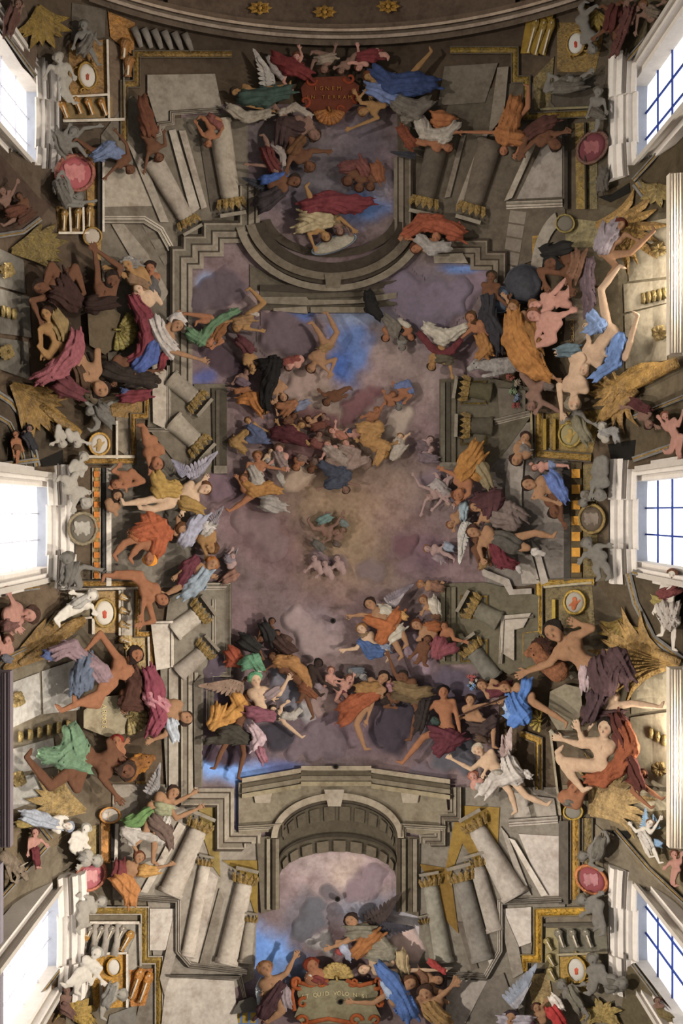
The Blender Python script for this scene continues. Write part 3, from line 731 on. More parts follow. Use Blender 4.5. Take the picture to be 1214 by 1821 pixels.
# ---- curved gallery at the head of the opening
t = thing('gallery', 'dark curved balcony ring under the reclining red robed figure', 'building', 590, 430)
for rx, ry, w, hh, c in ((112, 70, 16, 6, '#3b332a'), (122, 92, 22, 9, '#332c24'), (140, 110, 16, 13, '#5b5246'), (150, 122, 10, 9, '#3a332a'), (160, 132, 14, 14, '#6a6154')):
    slab('ring_band', arc(590, 375, rx+w, ry+w*.8, 168, 12, 24)+arc(590, 375, rx, ry, 12, 168, 24), 0, hh, mat(c), t)
for i in range(9):
    a = 150-i*15; pl = arc(590, 375, 141, 108, a+4, a-4, 3)+arc(590, 375, 124, 95, a-4, a+4, 3); slab('coffer', pl, 9, 12, mat('#4b4339'), t, (2.5, -2))
panel('wall', t, [(444, 470), (500, 500), (600, 512), (700, 495), (720, 480), (720, 545), (445, 545)], 3, '#514a3f')
for y, hh, c in ((506, 9, '#38312a'), (516, 7, '#4d463b'), (528, 12, '#6b6255'), (540, 8, '#453e34')):
    panel('entablature_band', t, [(462, y), (545, y), (548, y+5), (640, y+5), (645, y), (705, y-8), (705, y+2), (645, y+11), (548, y+15), (462, y+11)], hh, c)
panel('fascia_block', t, [(486, 548), (545, 545), (547, 558), (486, 553)], 9, '#756b5e'); panel('fascia_block', t, [(552, 546), (648, 546), (652, 556), (552, 556)], 10, '#6c6355')
panel('keystone', t, [(577, 488), (608, 488), (604, 512), (580, 512)], 15, '#5c5347')
panel('wall_block', t, [(770, 452), (822, 450), (832, 468), (772, 468)], 12, '#7a7164')
# ---- left arcade between the piers
t = thing('arcade', 'grey painted arcade wall behind the yellow and orange robed figures', 'building', 260, 940)
panel('wall', t, [(196, 832), (250, 780), (320, 770), (330, 845), (345, 1040), (300, 1045), (196, 1042)], 2, '#6a6359')
coffers(t, quadgrid((205, 850), (250, 850), (250, 1030), (205, 1030), 1, 6, .2), 5, '#625b51')
coffers(t, quadgrid((258, 845), (318, 850), (330, 1030), (258, 1030), 1, 5, .18), 5, '#5d564d')
panel('pale_strip', t, [(189, 832), (198, 832), (198, 1042), (189, 1042)], 7, '#b7aea2'); panel('dark_strip', t, [(182, 832), (189, 832), (189, 1042), (182, 1042)], 5, '#3a3836')
gilt('gilt_strip', t, [(164, 832), (164, 1030)], -15, 4, '#8a6a34', '#8f8577')
for i in range(11): panel('dentil', t, [(167, 838+i*18), (177, 838+i*18), (177, 848+i*18), (167, 848+i*18)], 7, '#a5652f')
panel('opening_edge', t, [(330, 845), (400, 842), (352, 860), (345, 1036), (332, 1040)], 2, '#564d48')
# ---- right arcade
t = thing('arcade', 'grey painted arcade wall behind the man with the blue cloth', 'building', 960, 920)
panel('wall', t, [(885, 800), (960, 785), (1012, 822), (1012, 1030), (930, 1042), (862, 1042), (860, 835)], 2, '#67605a')
p = [(897, 900), (899, 850), (905, 815), (918, 800), (935, 802), (930, 830), (927, 880), (928, 905)]
panel('arch_rib', t, p, 7, '#7f776f'); coffers(t, quadgrid((904, 815), (926, 818), (924, 900), (902, 900), 1, 4, .15), 9, '#6c655e')
panel('dark_strip', t, [(1002, 822), (1014, 822), (1014, 1035), (1002, 1035)], 5, '#3b3732')
panel('gilt_ground', t, [(1014, 822), (1034, 822), (1034, 1028), (1014, 1028)], 4, '#4a3f2c')
for i in range(7): panel('dentil', t, [(1016, 834+i*28), (1031, 834+i*28), (1031, 850+i*28), (1016, 850+i*28)], 8, '#a97a35')
panel('pale_strip', t, [(944, 960), (958, 975), (975, 1035), (962, 1040)], 7, '#8d857c'); panel('pilaster', t, [(920, 985), (945, 985), (960, 1038), (928, 1038)], 6, '#8a8279')
panel('cornice_strip', t, [(855, 1010), (905, 1030), (912, 1048), (945, 1046), (945, 1056), (905, 1058), (895, 1040), (858, 1024)], 9, '#8a8279')
coffers(t, quadgrid((950, 900), (996, 890), (996, 1030), (950, 1030), 1, 4, .2), 4, '#5f5953')
# ---- the four piers that stand into the sky
t = thing('pier', 'dark pier with two columns at the middle left below the pointing woman', 'pier', 360, 760)
panel('wall', t, [(312, 660), (345, 690), (345, 683), (404, 683), (404, 842), (330, 845), (262, 760), (268, 690)], 6, '#5b5347')
panel('dark_face', t, [(376, 690), (403, 690), (403, 838), (380, 838)], 10, '#3b352c'); panel('face_strip', t, [(384, 694), (390, 694), (390, 834), (384, 834)], 12, '#4a4339')
panel('base_step', t, [(380, 828), (404, 828), (404, 842), (380, 842)], 12, '#6a6257')
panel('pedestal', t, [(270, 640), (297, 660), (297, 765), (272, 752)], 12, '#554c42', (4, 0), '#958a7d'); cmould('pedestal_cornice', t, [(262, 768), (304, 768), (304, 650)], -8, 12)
gilt('frieze', t, [(268, 705), (268, 746), (243, 746), (243, 826), (150, 826)], 12, 6, '#82622c')
t = thing('pier', 'grey pier with two columns left of the green turbaned woman', 'pier', 370, 1110)
panel('wall', t, [(300, 1060), (352, 1044), (411, 1036), (411, 1192), (362, 1196), (360, 1400), (296, 1400), (285, 1190)], 6, '#6b6458')
cmould('cornice', t, [(350, 1050), (397, 1050), (397, 1190), (366, 1190), (366, 1290)], -15, 10); cmould('cornice', t, [(388, 1066), (388, 1185)], 12, 8)
panel('pilaster', t, [(300, 1190), (318, 1180), (318, 1400), (300, 1400)], 9, '#8b8276'); panel('pilaster', t, [(324, 1190), (340, 1200), (338, 1400), (324, 1400)], 9, '#837a6e'); panel('pilaster', t, [(344, 1215), (358, 1200), (358, 1400), (346, 1400)], 11, '#5a5248')
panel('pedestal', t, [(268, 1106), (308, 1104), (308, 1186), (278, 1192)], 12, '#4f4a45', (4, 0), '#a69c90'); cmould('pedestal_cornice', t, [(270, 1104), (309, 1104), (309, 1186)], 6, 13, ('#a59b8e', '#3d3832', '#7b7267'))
gilt('frieze', t, [(140, 1032), (250, 1032), (250, 1122), (277, 1122), (277, 1200)], 12, 6, '#8a6932')
t = thing('pier', 'dark olive pier with gilt capitals above the orange draped angel on the right', 'pier', 830, 750)
panel('wall', t, [(781, 674), (872, 672), (944, 690), (944, 740), (900, 800), (872, 832), (781, 832)], 6, '#4b4539')
for x, c in ((783, '#555045'), (793, '#3c372e'), (802, '#524c40')): panel('face_strip', t, [(x, 680), (x+8, 680), (x+8, 826), (x, 826)], 10, c)
for y in (676, 748): gilt('gilt_frame', t, [(818, y), (866, y), (866, y+44), (818, y+44), (818, y)], 5, 8, '#6d5a22')
panel('base_step', t, [(781, 822), (815, 822), (815, 834), (781, 834)], 12, '#6a6358')
panel('pedestal', t, [(884, 690), (934, 694), (934, 738), (888, 745)], 11, '#6b6458', (4, 0), '#544d43'); cmould('pedestal_cornice', t, [(880, 756), (944, 740)], -12, 12)
panel('wall', t, [(895, 760), (944, 750), (944, 790), (905, 815), (885, 815)], 5, '#625b52')
gilt('frieze', t, [(950, 735), (950, 815), (1050, 822)], -16, 6, '#7c6128')
t = thing('pier', 'olive pier with gilt capitals right of the orange draped angel', 'pier', 850, 1110)
panel('wall', t, [(781, 1038), (862, 1036), (960, 1060), (955, 1180), (905, 1200), (870, 1180), (781, 1182)], 6, '#565041')
for x, c in ((783, '#6a6353'), (793, '#4a4436'), (802, '#5d5747')): panel('face_strip', t, [(x, 1044), (x+8, 1044), (x+8, 1176), (x, 1176)], 10, c)
for y in (1058, 1136): gilt('gilt_frame', t, [(818, y), (868, y), (868, y+42), (818, y+42), (818, y)], 5, 8, '#8a7030')
panel('pedestal', t, [(890, 1095), (944, 1090), (930, 1116), (914, 1120), (914, 1175), (890, 1160)], 11, '#7c7468', (4, 0), '#938a7e'); cmould('pedestal_cornice', t, [(948, 1092), (890, 1096), (886, 1180)], -7, 12)
gilt('frieze', t, [(1056, 1027), (950, 1030), (950, 1116), (922, 1119), (922, 1175)], -15, 6, '#94762f')
gilt('frieze', t, [(922, 1312), (950, 1322), (950, 1404)], -15, 6, '#8f7030')
# ---- lower end arch
t = thing('triumphal_arch', 'large grey coffered arch opening onto the lower patch of sky', 'arch', 600, 1470)
sp_ = [(424, 1392), (500, 1376), (600, 1364), (700, 1376), (790, 1390), (800, 1480), (745, 1484), (708, 1478)]+arc(600, 1486, 104, 66, 0, -180, 20)+[(492, 1478), (424, 1484)]
panel('spandrel', t, sp_, 8, '#716858')
for off, hh, c in ((0, 16, '#857a69'), (10, 12, '#4d4538'), (18, 14, '#6c6354'), (28, 17, '#80755f')):
    for (x0, y0, x1, y1) in ((430, 1384, 535, 1366), (535, 1362, 660, 1362), (660, 1366, 800, 1386)):
        panel('entablature_band', t, [(x0, y0+off), (x1, y1+off), (x1, y1+off+8), (x0, y0+off+8)], hh, c)
slab('archivolt', arc(600, 1490, 118, 80, 180, 360, 24)+arc(600, 1490, 107, 68, 360, 180, 24), 0, 15, mat('#8b8070'), t)
slab('archivolt_fillet', arc(600, 1490, 107, 68, 180, 360, 24)+arc(600, 1490, 103, 63, 360, 180, 24), 0, 12, mat('#3f382e'), t)
slab('soffit', arc(600, 1496, 104, 68, 180, 360, 24)+[(704, 1560)]+arc(600, 1562, 104, 48, 360, 180, 20)+[(496, 1560)], 0, 5, mat('#4b4438'), t)
for i in range(11):
    a = 190+i*16; slab('coffer', arc(600, 1496, 100, 62, a+2, a+13, 3)+arc(600, 1503, 97, 44, a+13, a+2, 3), 4, 11, mat('#61584a'), t, (2.5, -2), mat('#4f473b'))
slab('inner_arch', arc(600, 1530, 104, 48, 180, 360, 24)+arc(600, 1534, 104, 46, 360, 180, 24), 0, 10, mat('#332d25'), t)
for i in range(9):
    a = 196+i*17; slab('coffer', arc(600, 1550, 103, 55, a+2, a+14, 3)+arc(600, 1560, 101, 45, a+14, a+2, 3), 4, 13, mat('#71685a'), t, (2.5, -2), mat('#5a5144'))
panel('keystone', t, [(576, 1404), (612, 1404), (606, 1434), (583, 1434)], 20, '#93887a', (5, -3))
for x in (450, 712): panel('impost_bracket', t, [(x, 1408), (x+34, 1408), (x+30, 1428), (x+4, 1428)], 16, '#8d8273', (4, -2))
for s, x in ((1, 424), (-1, 792)):
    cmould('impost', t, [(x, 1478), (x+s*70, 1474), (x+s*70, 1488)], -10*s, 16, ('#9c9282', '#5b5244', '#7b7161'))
panel('jamb', t, [(456, 1490), (496, 1484), (497, 1616), (464, 1624)], 7, '#5b5346'); panel('jamb', t, [(704, 1484), (746, 1490), (744, 1630), (704, 1618)], 7, '#5a5245')
for x, c in ((474, '#7b7262'), (484, '#453d32'), (490, '#6f6657')): panel('jamb_moulding', t, [(x, 1492), (x+6, 1492), (x+6, 1618), (x, 1618)], 12, c)
for x, c in ((705, '#40382e'), (714, '#6b6253'), (726, '#4b4337'), (734, '#70675a')): panel('jamb_moulding', t, [(x, 1492), (x+7, 1492), (x+7, 1622), (x, 1622)], 12, c)
# ---- lower left pavilion
t = thing('pavilion', 'pale painted wall and pedestals of the lower left corner', 'building', 330, 1640)
panel('wall', t, [(200, 1395), (300, 1395), (352, 1400), (352, 1440), (425, 1480), (462, 1490), (452, 1740), (285, 1821), (262, 1600), (200, 1600)], 3, '#7c7469')
panel('pilaster', t, [(250, 1586), (262, 1588), (330, 1470), (318, 1462)], 7, '#a0968a'); panel('pilaster', t, [(330, 1706), (352, 1712), (388, 1560), (372, 1548)], 8, '#9b9186'); panel('pilaster', t, [(354, 1715), (372, 1718), (398, 1600), (390, 1580)], 6, '#6f675c')
panel('gilt_ground', t, [(352, 1420), (385, 1420), (392, 1560), (378, 1540), (356, 1470)], 5, '#75643a'); panel('gilt_ground', t, [(395, 1530), (458, 1530), (458, 1640), (445, 1600), (440, 1560)], 5, '#75602f')
panel('pedestal', t, [(266, 1616), (312, 1616), (312, 1680), (292, 1690), (266, 1690)], 12, '#a39a90', (4, -2)); panel('pedestal', t, [(296, 1738), (416, 1744), (424, 1830), (286, 1830)], 12, '#a49b90', (6, -2))
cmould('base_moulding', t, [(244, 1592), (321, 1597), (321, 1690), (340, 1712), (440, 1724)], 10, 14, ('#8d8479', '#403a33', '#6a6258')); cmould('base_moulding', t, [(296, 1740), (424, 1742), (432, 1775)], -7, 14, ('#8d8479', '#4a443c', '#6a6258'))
panel('plinth', t, [(312, 1616), (318, 1616), (318, 1680), (292, 1770), (284, 1740)], 10, '#8a8176')
gilt('frieze', t, [(159, 1612), (265, 1612), (265, 1700), (290, 1700), (290, 1830)], 15, 7, '#7f662c', '#8a8175')
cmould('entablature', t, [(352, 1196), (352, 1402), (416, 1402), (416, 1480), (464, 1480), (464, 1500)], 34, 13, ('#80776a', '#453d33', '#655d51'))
for y0, hh in ((1715, 8),):
    for i in range(4): tube('flute', [(150+i*20, y0-12-60+i*0, 6, 6), (148+i*20, y0-40, 9, 6), (142+i*20, y0-15, 6, 8)], t, mat('#8b8379'), 8)
# ---- lower right pavilion
t = thing('pavilion', 'pale painted wall and pedestals of the lower right corner', 'building', 880, 1650)
panel('wall', t, [(745, 1484), (800, 1480), (800, 1400), (995, 1400), (1005, 1620), (950, 1640), (930, 1821), (815, 1821), (795, 1730), (745, 1720)], 3, '#6d665c')
panel('gilt_ground', t, [(812, 1432), (888, 1436), (885, 1500), (862, 1560), (822, 1500), (800, 1560), (792, 1545)], 5, '#7a6230'); panel('gilt_ground', t, [(745, 1536), (800, 1545), (815, 1660), (795, 1640), (760, 1560)], 5, '#6b5328')
panel('wall_panel', t, [(922, 1483), (993, 1487), (993, 1593), (966, 1593)], 8, '#a19890', (5, -2)); panel('pilaster', t, [(904, 1490), (915, 1494), (974, 1592), (962, 1594)], 9, '#b0a79c'); panel('pilaster', t, [(890, 1470), (902, 1485), (944, 1592), (928, 1592)], 7, '#8d857b')
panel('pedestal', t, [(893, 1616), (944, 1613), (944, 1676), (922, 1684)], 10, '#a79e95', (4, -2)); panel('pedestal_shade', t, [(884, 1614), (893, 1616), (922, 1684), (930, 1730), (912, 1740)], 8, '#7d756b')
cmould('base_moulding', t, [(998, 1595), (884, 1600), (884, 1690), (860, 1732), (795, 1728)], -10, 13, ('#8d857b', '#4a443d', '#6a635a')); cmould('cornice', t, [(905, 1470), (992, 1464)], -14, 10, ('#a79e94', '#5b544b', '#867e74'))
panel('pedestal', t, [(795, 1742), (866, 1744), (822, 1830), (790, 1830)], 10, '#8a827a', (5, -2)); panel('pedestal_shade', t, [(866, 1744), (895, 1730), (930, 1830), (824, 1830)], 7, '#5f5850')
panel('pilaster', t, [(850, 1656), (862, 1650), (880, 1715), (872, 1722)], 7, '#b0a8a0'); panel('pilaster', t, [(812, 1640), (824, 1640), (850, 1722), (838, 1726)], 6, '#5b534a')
gilt('frieze', t, [(1050, 1612), (948, 1615), (948, 1697), (922, 1697), (922, 1728)], -16, 7, '#9a7726', '#6a5a3a')
panel('dark_strip', t, [(993, 1460), (1010, 1460), (1010, 1608), (993, 1608)], 8, '#4c463e'); gilt('gilt_strip', t, [(1013, 1455), (1013, 1600)], -18, 7, '#8a6a2c')
gilt('gilt_strip', t, [(1034, 1455), (1034, 1545)], -20, 6, '#6b5a34')
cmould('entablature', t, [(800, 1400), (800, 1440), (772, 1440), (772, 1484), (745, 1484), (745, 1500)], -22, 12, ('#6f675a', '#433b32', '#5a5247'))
panel('coffer_block', t, [(905, 1408), (935, 1412), (945, 1456), (915, 1458)], 9, '#8d857b', (6, -3)); panel('coffer_block', t, [(945, 1415), (985, 1420), (990, 1455), (955, 1456)], 7, '#857d73')

# ---- ornament fields between the gilt friezes and the windows
reg('Z')
def field(label, polys, lines=()):
    t = thing('ornament_field', label, 'panel', *polys[0][0][0])
    for pl, h, c, kd, ins in polys: slab('panel', pl, 0, h, mat(c, kd), t, ins)
    for (a, b, w, c) in lines:
        a, b = np.array(a, float), np.array(b, float); d = unit(b-a); q = np.array([-d[1], d[0]])*w/2
        panel('fillet', t, [tuple(a-q), tuple(b-q), tuple(b+q), tuple(a+q)], 8, c)
R4 = lambda x0, y0, x1, y1: [(x0, y0), (x1, y0), (x1, y1), (x0, y1)]
WH, GR = '#a79d8f', '#6a6359'
field('gilt and marble fields around the oval shield at the top left', [([(122, 78), (188, 70), (190, 166), (124, 172)], 3, '#77572a', 'gilt', (4, -1.5)), ([(192, 70), (216, 84), (217, 214), (193, 206)], 3, '#5f4f40', 'stone', (3, -1)), ([(110, 174), (212, 172), (216, 208), (112, 212)], 3, '#6d5a3c', 'stone', (3, -1)), ([(192, 20), (240, 40), (238, 100), (196, 66)], 4, '#8a5f2a', 'gilt', (3, -1)), ([(128, 5), (188, 15), (186, 66), (126, 72)], 3, '#544c42', 'stone', (4, -1))],
      [((112, 215), (222, 212), 5, WH), ((122, 172), (192, 168), 4, WH), ((191, 70), (194, 210), 4, WH), ((219, 85), (222, 212), 3, GR)])
field('strips beside the rose red medallion at upper left', [([(100, 366), (172, 372), (172, 412), (104, 412)], 3, '#7a5c30', 'gilt', (3, -1)), ([(150, 265), (172, 262), (172, 366), (156, 366)], 3, '#80602c', 'gilt', (3, -1)), ([(172, 412), (196, 412), (196, 470), (172, 460)], 3, '#7d5f2e', 'gilt', (3, -1))],
      [((176, 268), (176, 412), 5, '#26221f'), ((184, 282), (184, 412), 4, '#aaa094'), ((124, 368), (126, 412), 4, WH), ((148, 368), (149, 412), 4, WH), ((104, 414), (172, 414), 4, WH)])
field('marble panels below the round medallion at middle left', [([(205, 724), (238, 728), (238, 820), (210, 800)], 4, '#6d6355', 'stone', (4, -1.5)), ([(150, 700), (205, 705), (205, 745), (160, 740)], 3, '#5c5040', 'stone', (3, -1)), ([(196, 716), (262, 706), (264, 740), (240, 745), (200, 740)], 4, '#75582a', 'gilt', (3, -1))],
      [((208, 748), (208, 816), 4, WH), ((150, 812), (240, 812), 5, '#a69b8a'), ((132, 822), (150, 830), 5, '#8f8678')])
field('white and gilt panels around the red flame shield at left', [([(165, 1052), (243, 1050), (243, 1124), (168, 1126)], 3, '#8a6d40', 'gilt', (4, -1.5)), ([(216, 1048), (243, 1048), (243, 1130), (216, 1130)], 5, '#9a9184', 'stone', (4, -1.5)), ([(220, 1130), (270, 1128), (270, 1190), (226, 1190)], 4, '#8f7a50', 'gilt', (4, -1)), ([(120, 1050), (163, 1050), (163, 1098), (130, 1106)], 3, '#6d6350', 'stone', (3, -1))],
      [((130, 1048), (245, 1046), 4, WH), ((213, 1050), (213, 1130), 4, WH), ((166, 1100), (166, 1128), 5, WH), ((264, 1132), (266, 1200), 4, WH), ((142, 1100), (164, 1098), 4, WH)])
field('gilt and pale strips above the orange robed figure at lower left', [(R4(156, 1468, 178, 1560), 3, '#7d6a40', 'gilt', (3, -1)), (R4(180, 1462, 196, 1535), 4, '#a87438', 'gilt', (2, -1)), ([(222, 1400), (240, 1400), (236, 1462), (222, 1462)], 4, '#a88148', 'gilt', (3, -1)), ([(242, 1390), (258, 1388), (258, 1440), (242, 1450)], 4, '#80622c', 'gilt', (3, -1))],
      [((154, 1466), (154, 1560), 4, WH), ((200, 1465), (200, 1530), 5, '#26221f'), ((208, 1465), (206, 1530), 6, '#b5aca0'), ((178, 1466), (178, 1545), 3, '#3a322a')])
field('gilt and grey panels around the white oval at lower left', [([(160, 1700), (226, 1696), (226, 1790), (166, 1796)], 3, '#a3782e', 'gilt', (5, -1.5)), ([(228, 1690), (246, 1650), (248, 1700), (240, 1740), (228, 1790)], 4, '#8f877b', 'stone', (3, -1)), ([(230, 1725), (272, 1722), (262, 1788), (232, 1790)], 5, '#9c642a', 'gilt', (4, -1.5)), ([(246, 1792), (275, 1725), (282, 1826), (240, 1826)], 4, '#6f675d', 'stone', (4, -1)), ([(135, 1648), (245, 1642), (246, 1694), (134, 1698)], 3, '#7f7a70', 'stone', (4, -1)), ([(195, 1805), (240, 1788), (246, 1826), (190, 1826)], 4, '#6a655e', 'stone', (4, -1))],
      [((134, 1697), (226, 1695), 4, '#b0a699'), ((160, 1641), (248, 1641), 5, '#b0a699'), ((226, 1696), (226, 1792), 4, '#b5aca0'), ((248, 1642), (250, 1718), 4, '#8f877b'), ((180, 1748), (180, 1786), 6, '#b0a89c')])
field('olive and gilt fields around the oval shield at upper right', [([(990, 40), (1078, 40), (1058, 128), (990, 128)], 3, '#6b5426', 'gilt', (4, -1.5)), ([(975, 134), (1080, 132), (1064, 188), (960, 192)], 3, '#453f36', 'stone', (5, -1.5)), ([(1022, 220), (1038, 218), (1040, 372), (1024, 372)], 4, '#6f5a26', 'gilt', (2, -1)), ([(1044, 216), (1062, 216), (1062, 372), (1044, 372)], 3, '#5a4f30', 'gilt', (2, -1)), ([(948, 140), (985, 100), (978, 190), (950, 196)], 4, '#60512c', 'gilt', (3, -1))],
      [((1006, 210), (1006, 372), 6, '#322d26'), ((1040, 218), (1041, 372), 3, '#2c271f'), ((960, 194), (1058, 190), 4, '#70684e')])
field('gilt panel around the ringed medallion at right', [([(950, 738), (1072, 728), (1050, 816), (952, 812)], 3, '#6d5826', 'gilt', (5, -1.5)), ([(1036, 826), (1062, 824), (1062, 1028), (1036, 1028)], 3, '#5d4e28', 'gilt', (2, -1)), ([(945, 420), (982, 415), (980, 470), (946, 476)], 4, '#8a6a26', 'gilt', (3, -1)), ([(985, 385), (1075, 395), (1060, 440), (985, 440)], 3, '#756a48', 'gilt', (4, -1))],
      [((944, 732), (946, 815), 4, '#7d7358'), ((968, 745), (968, 800), 6, '#80682c'), ((985, 745), (985, 800), 5, '#7a622c')])
field('gilt panel around the round medallion above the giant at right', [([(966, 1046), (1052, 1040), (1058, 1116), (970, 1118)], 3, '#5f5130', 'gilt', (5, -1.5)), ([(928, 1124), (968, 1120), (966, 1190), (930, 1190)], 4, '#8a7030', 'gilt', (4, -1)), ([(1000, 1396), (1042, 1396), (1040, 1450), (1004, 1450)], 3, '#5f5645', 'stone', (4, -1)), ([(1052, 1460), (1072, 1478), (1072, 1600), (1056, 1600)], 3, '#6a6050', 'stone', (3, -1))],
      [((966, 1044), (1052, 1036), 4, '#8f8670'), ((984, 1066), (984, 1110), 6, '#96803c'), ((958, 1325), (958, 1404), 3, '#3a3329'), ((978, 1300), (996, 1450), 4, '#857b68')])
field('gilt and olive fields around the oval shield at lower right', [([(994, 1702), (1050, 1698), (1050, 1770), (996, 1760)], 3, '#8d7030', 'gilt', (4, -1.5)), ([(970, 1650), (992, 1650), (995, 1750), (968, 1740)], 4, '#7d7254', 'stone', (3, -1)), ([(990, 1650), (1078, 1648), (1080, 1694), (992, 1698)], 3, '#5f5a4e', 'stone', (4, -1)), ([(936, 1732), (975, 1730), (985, 1790), (950, 1810)], 4, '#88734a', 'gilt', (4, -1))],
      [((966, 1645), (1075, 1643), 5, '#4a443b'), ((990, 1698), (1080, 1694), 4, '#8a8068'), ((936, 1728), (972, 1726), 7, '#2c261e')])
for lab, b_, tp, r0, r1, c in (
    ('slim grey column of the upper left corner under the brown youth', (272, 285), (331, 388), 19, 14, '#857b6f'),
    ('thick pale column right of the slim one in the upper left corner', (388, 212), (410, 352), 21, 17, '#857b6d'),
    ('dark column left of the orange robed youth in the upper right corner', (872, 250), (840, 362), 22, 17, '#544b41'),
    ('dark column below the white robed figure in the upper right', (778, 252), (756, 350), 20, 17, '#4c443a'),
    ('grey column beneath the pointing woman on the left pier', (303, 672), (345, 708), 17, 15, '#776e62'),
    ('lower grey column of the pier under the pointing woman', (307, 748), (348, 786), 19, 16, '#81786b'),
    ('upper pale column of the pier right of the crouching orange man', (310, 1123), (350, 1093), 17, 16, '#9a9185'),
    ('lower column of that pier fading into mauve cloud', (318, 1198), (360, 1160), 16, 14, '#7f766c'),
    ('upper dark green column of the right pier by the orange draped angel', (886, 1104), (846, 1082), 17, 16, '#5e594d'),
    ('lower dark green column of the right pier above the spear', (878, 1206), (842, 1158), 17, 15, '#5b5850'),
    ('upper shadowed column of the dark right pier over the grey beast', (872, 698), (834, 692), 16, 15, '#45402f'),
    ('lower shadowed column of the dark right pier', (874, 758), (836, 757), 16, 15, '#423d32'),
    ('tall pale column beside the orange robed angel at lower left', (302, 1590), (352, 1476), 21, 16, '#958b7f'),
    ('thin pale column right of the tall one at lower left', (334, 1700), (364, 1540), 12, 10, '#a0968a'),
    ('thick pale column left of the lower sky patch', (402, 1714), (434, 1572), 19, 15, '#9c9286'),
    ('half hidden thin column touching the blue lower sky', (436, 1712), (444, 1640), 12, 9, '#867d70'),
    ('thick pale column at lower right beside the bright wall panel', (916, 1594), (848, 1474), 24, 16, '#8f877e'),
    ('thin pale column in the middle of the lower right columns', (880, 1655), (848, 1542), 15, 13, '#877f76'),
    ('grey shaded column in front of the lower right gilt ground', (858, 1708), (822, 1568), 19, 16, '#6b665f'),
    ('slim green grey column right of the lower sky patch', (788, 1712), (766, 1576), 18, 13, '#7d796d'),
    ('thin column standing between jamb and green grey column at lower right', (774, 1714), (757, 1642), 9, 8, '#6a6458')):
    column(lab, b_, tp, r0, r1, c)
# ------------------------------------------------------------------ ornament along the sides
def disc(nm, t, c, rx, ry, rot, prof, m, n=24):
    """turned oval: prof = [(fraction of the radius, height)]"""
    ca, sa = math.cos(math.radians(rot)), math.sin(math.radians(rot)); g = []
    for f, h in prof:
        for i in range(n):
            a = 2*math.pi*i/n; x, y = rx*f*math.cos(a), ry*f*math.sin(a)
            g.append((c[0]+x*ca-y*sa, c[1]+x*sa+y*ca, h))
    fc = [[j*n+i, j*n+(i+1) % n, (j+1)*n+(i+1) % n, (j+1)*n+i] for j in range(len(prof)-1) for i in range(n)]
    fc.append([(len(prof)-1)*n+i for i in range(n)])
    return gmesh(nm, g, fc, t, [m], True)
def medallion(label, x, y, rx, ry, rot, rim, face, rel=None, h=6, kind='head', scroll=0):
    c = T(x, y); rx, ry = S(rx), S(ry)
    t = thing('medallion', label, 'medallion', c[0], c[1])
    disc('face', t, c, rx, ry, rot, [(.95, 0), (.95, h), (.6, h+2), (.2, h+2.5)], mat(face, 'white'))
    disc('rim', t, c, rx, ry, rot, [(1.12, 0), (1.12, h), (1.06, h+3.5), (.98, h+4), (.9, h+2), (.88, h)], mat(rim, 'gilt'))
    if rel:
        v = Vol(); r = min(rx, ry)
        a = lambda u, w: (c[0]+u*r, c[1]+w*r, h+2)
        if kind == 'head':
            v.cap(a(0, -.3), a(.05, -.1), .24*r, .2*r, 1); v.cap(a(0, .1), a(-.1, .55), .3*r, .22*r, 1.5); v.cap(a(.2, .1), a(.5, -.2), .13*r, .09*r, 1); v.cap(a(-.2, .1), a(-.5, .3), .13*r, .09*r, 1)
        elif kind == 'flame':
            v.cap(a(0, .35), a(-.02, -.1), .2*r, .12*r, 1); v.cap(a(-.15, .1), a(-.25, -.35), .1*r, .05*r, 1); v.cap(a(.12, .1), a(.25, -.3), .1*r, .05*r, 1); v.cap(a(0, -.1), a(.03, -.5), .1*r, .04*r, 1)
        else:
            for i in range(5): v.cap(a(-.5+.22*i, -.4+.1*(i % 2)), a(-.35+.2*i, .45-.12*(i % 3)), .15*r, .1*r, 1.2)
            v.cap(a(-.5, .2), a(.5, -.1), .14*r, .1*r, 1)
        vv, Q = v.mesh(1.3)
        fast('relief', np.stack([vv[:, 0], vv[:, 1], h+2+(vv[:, 2]-h-2)*.5], 1), Q, t, [mat(rel, 'stone')])
    for k_ in range(scroll):
        a = k_/scroll*6.283+.4; p = c+np.array([math.cos(a)*rx*1.2, math.sin(a)*ry*1.2]); e = rx*.3
        tube('scroll', [(p[0]+e*math.cos(q+a)*(1-q/9), p[1]+e*math.sin(q+a)*(1-q/9), h, max(1.2, e*.3*(1-q/9))) for q in np.linspace(0, 5, 9)], t, mat(rim, 'gilt'), 6)
    return t
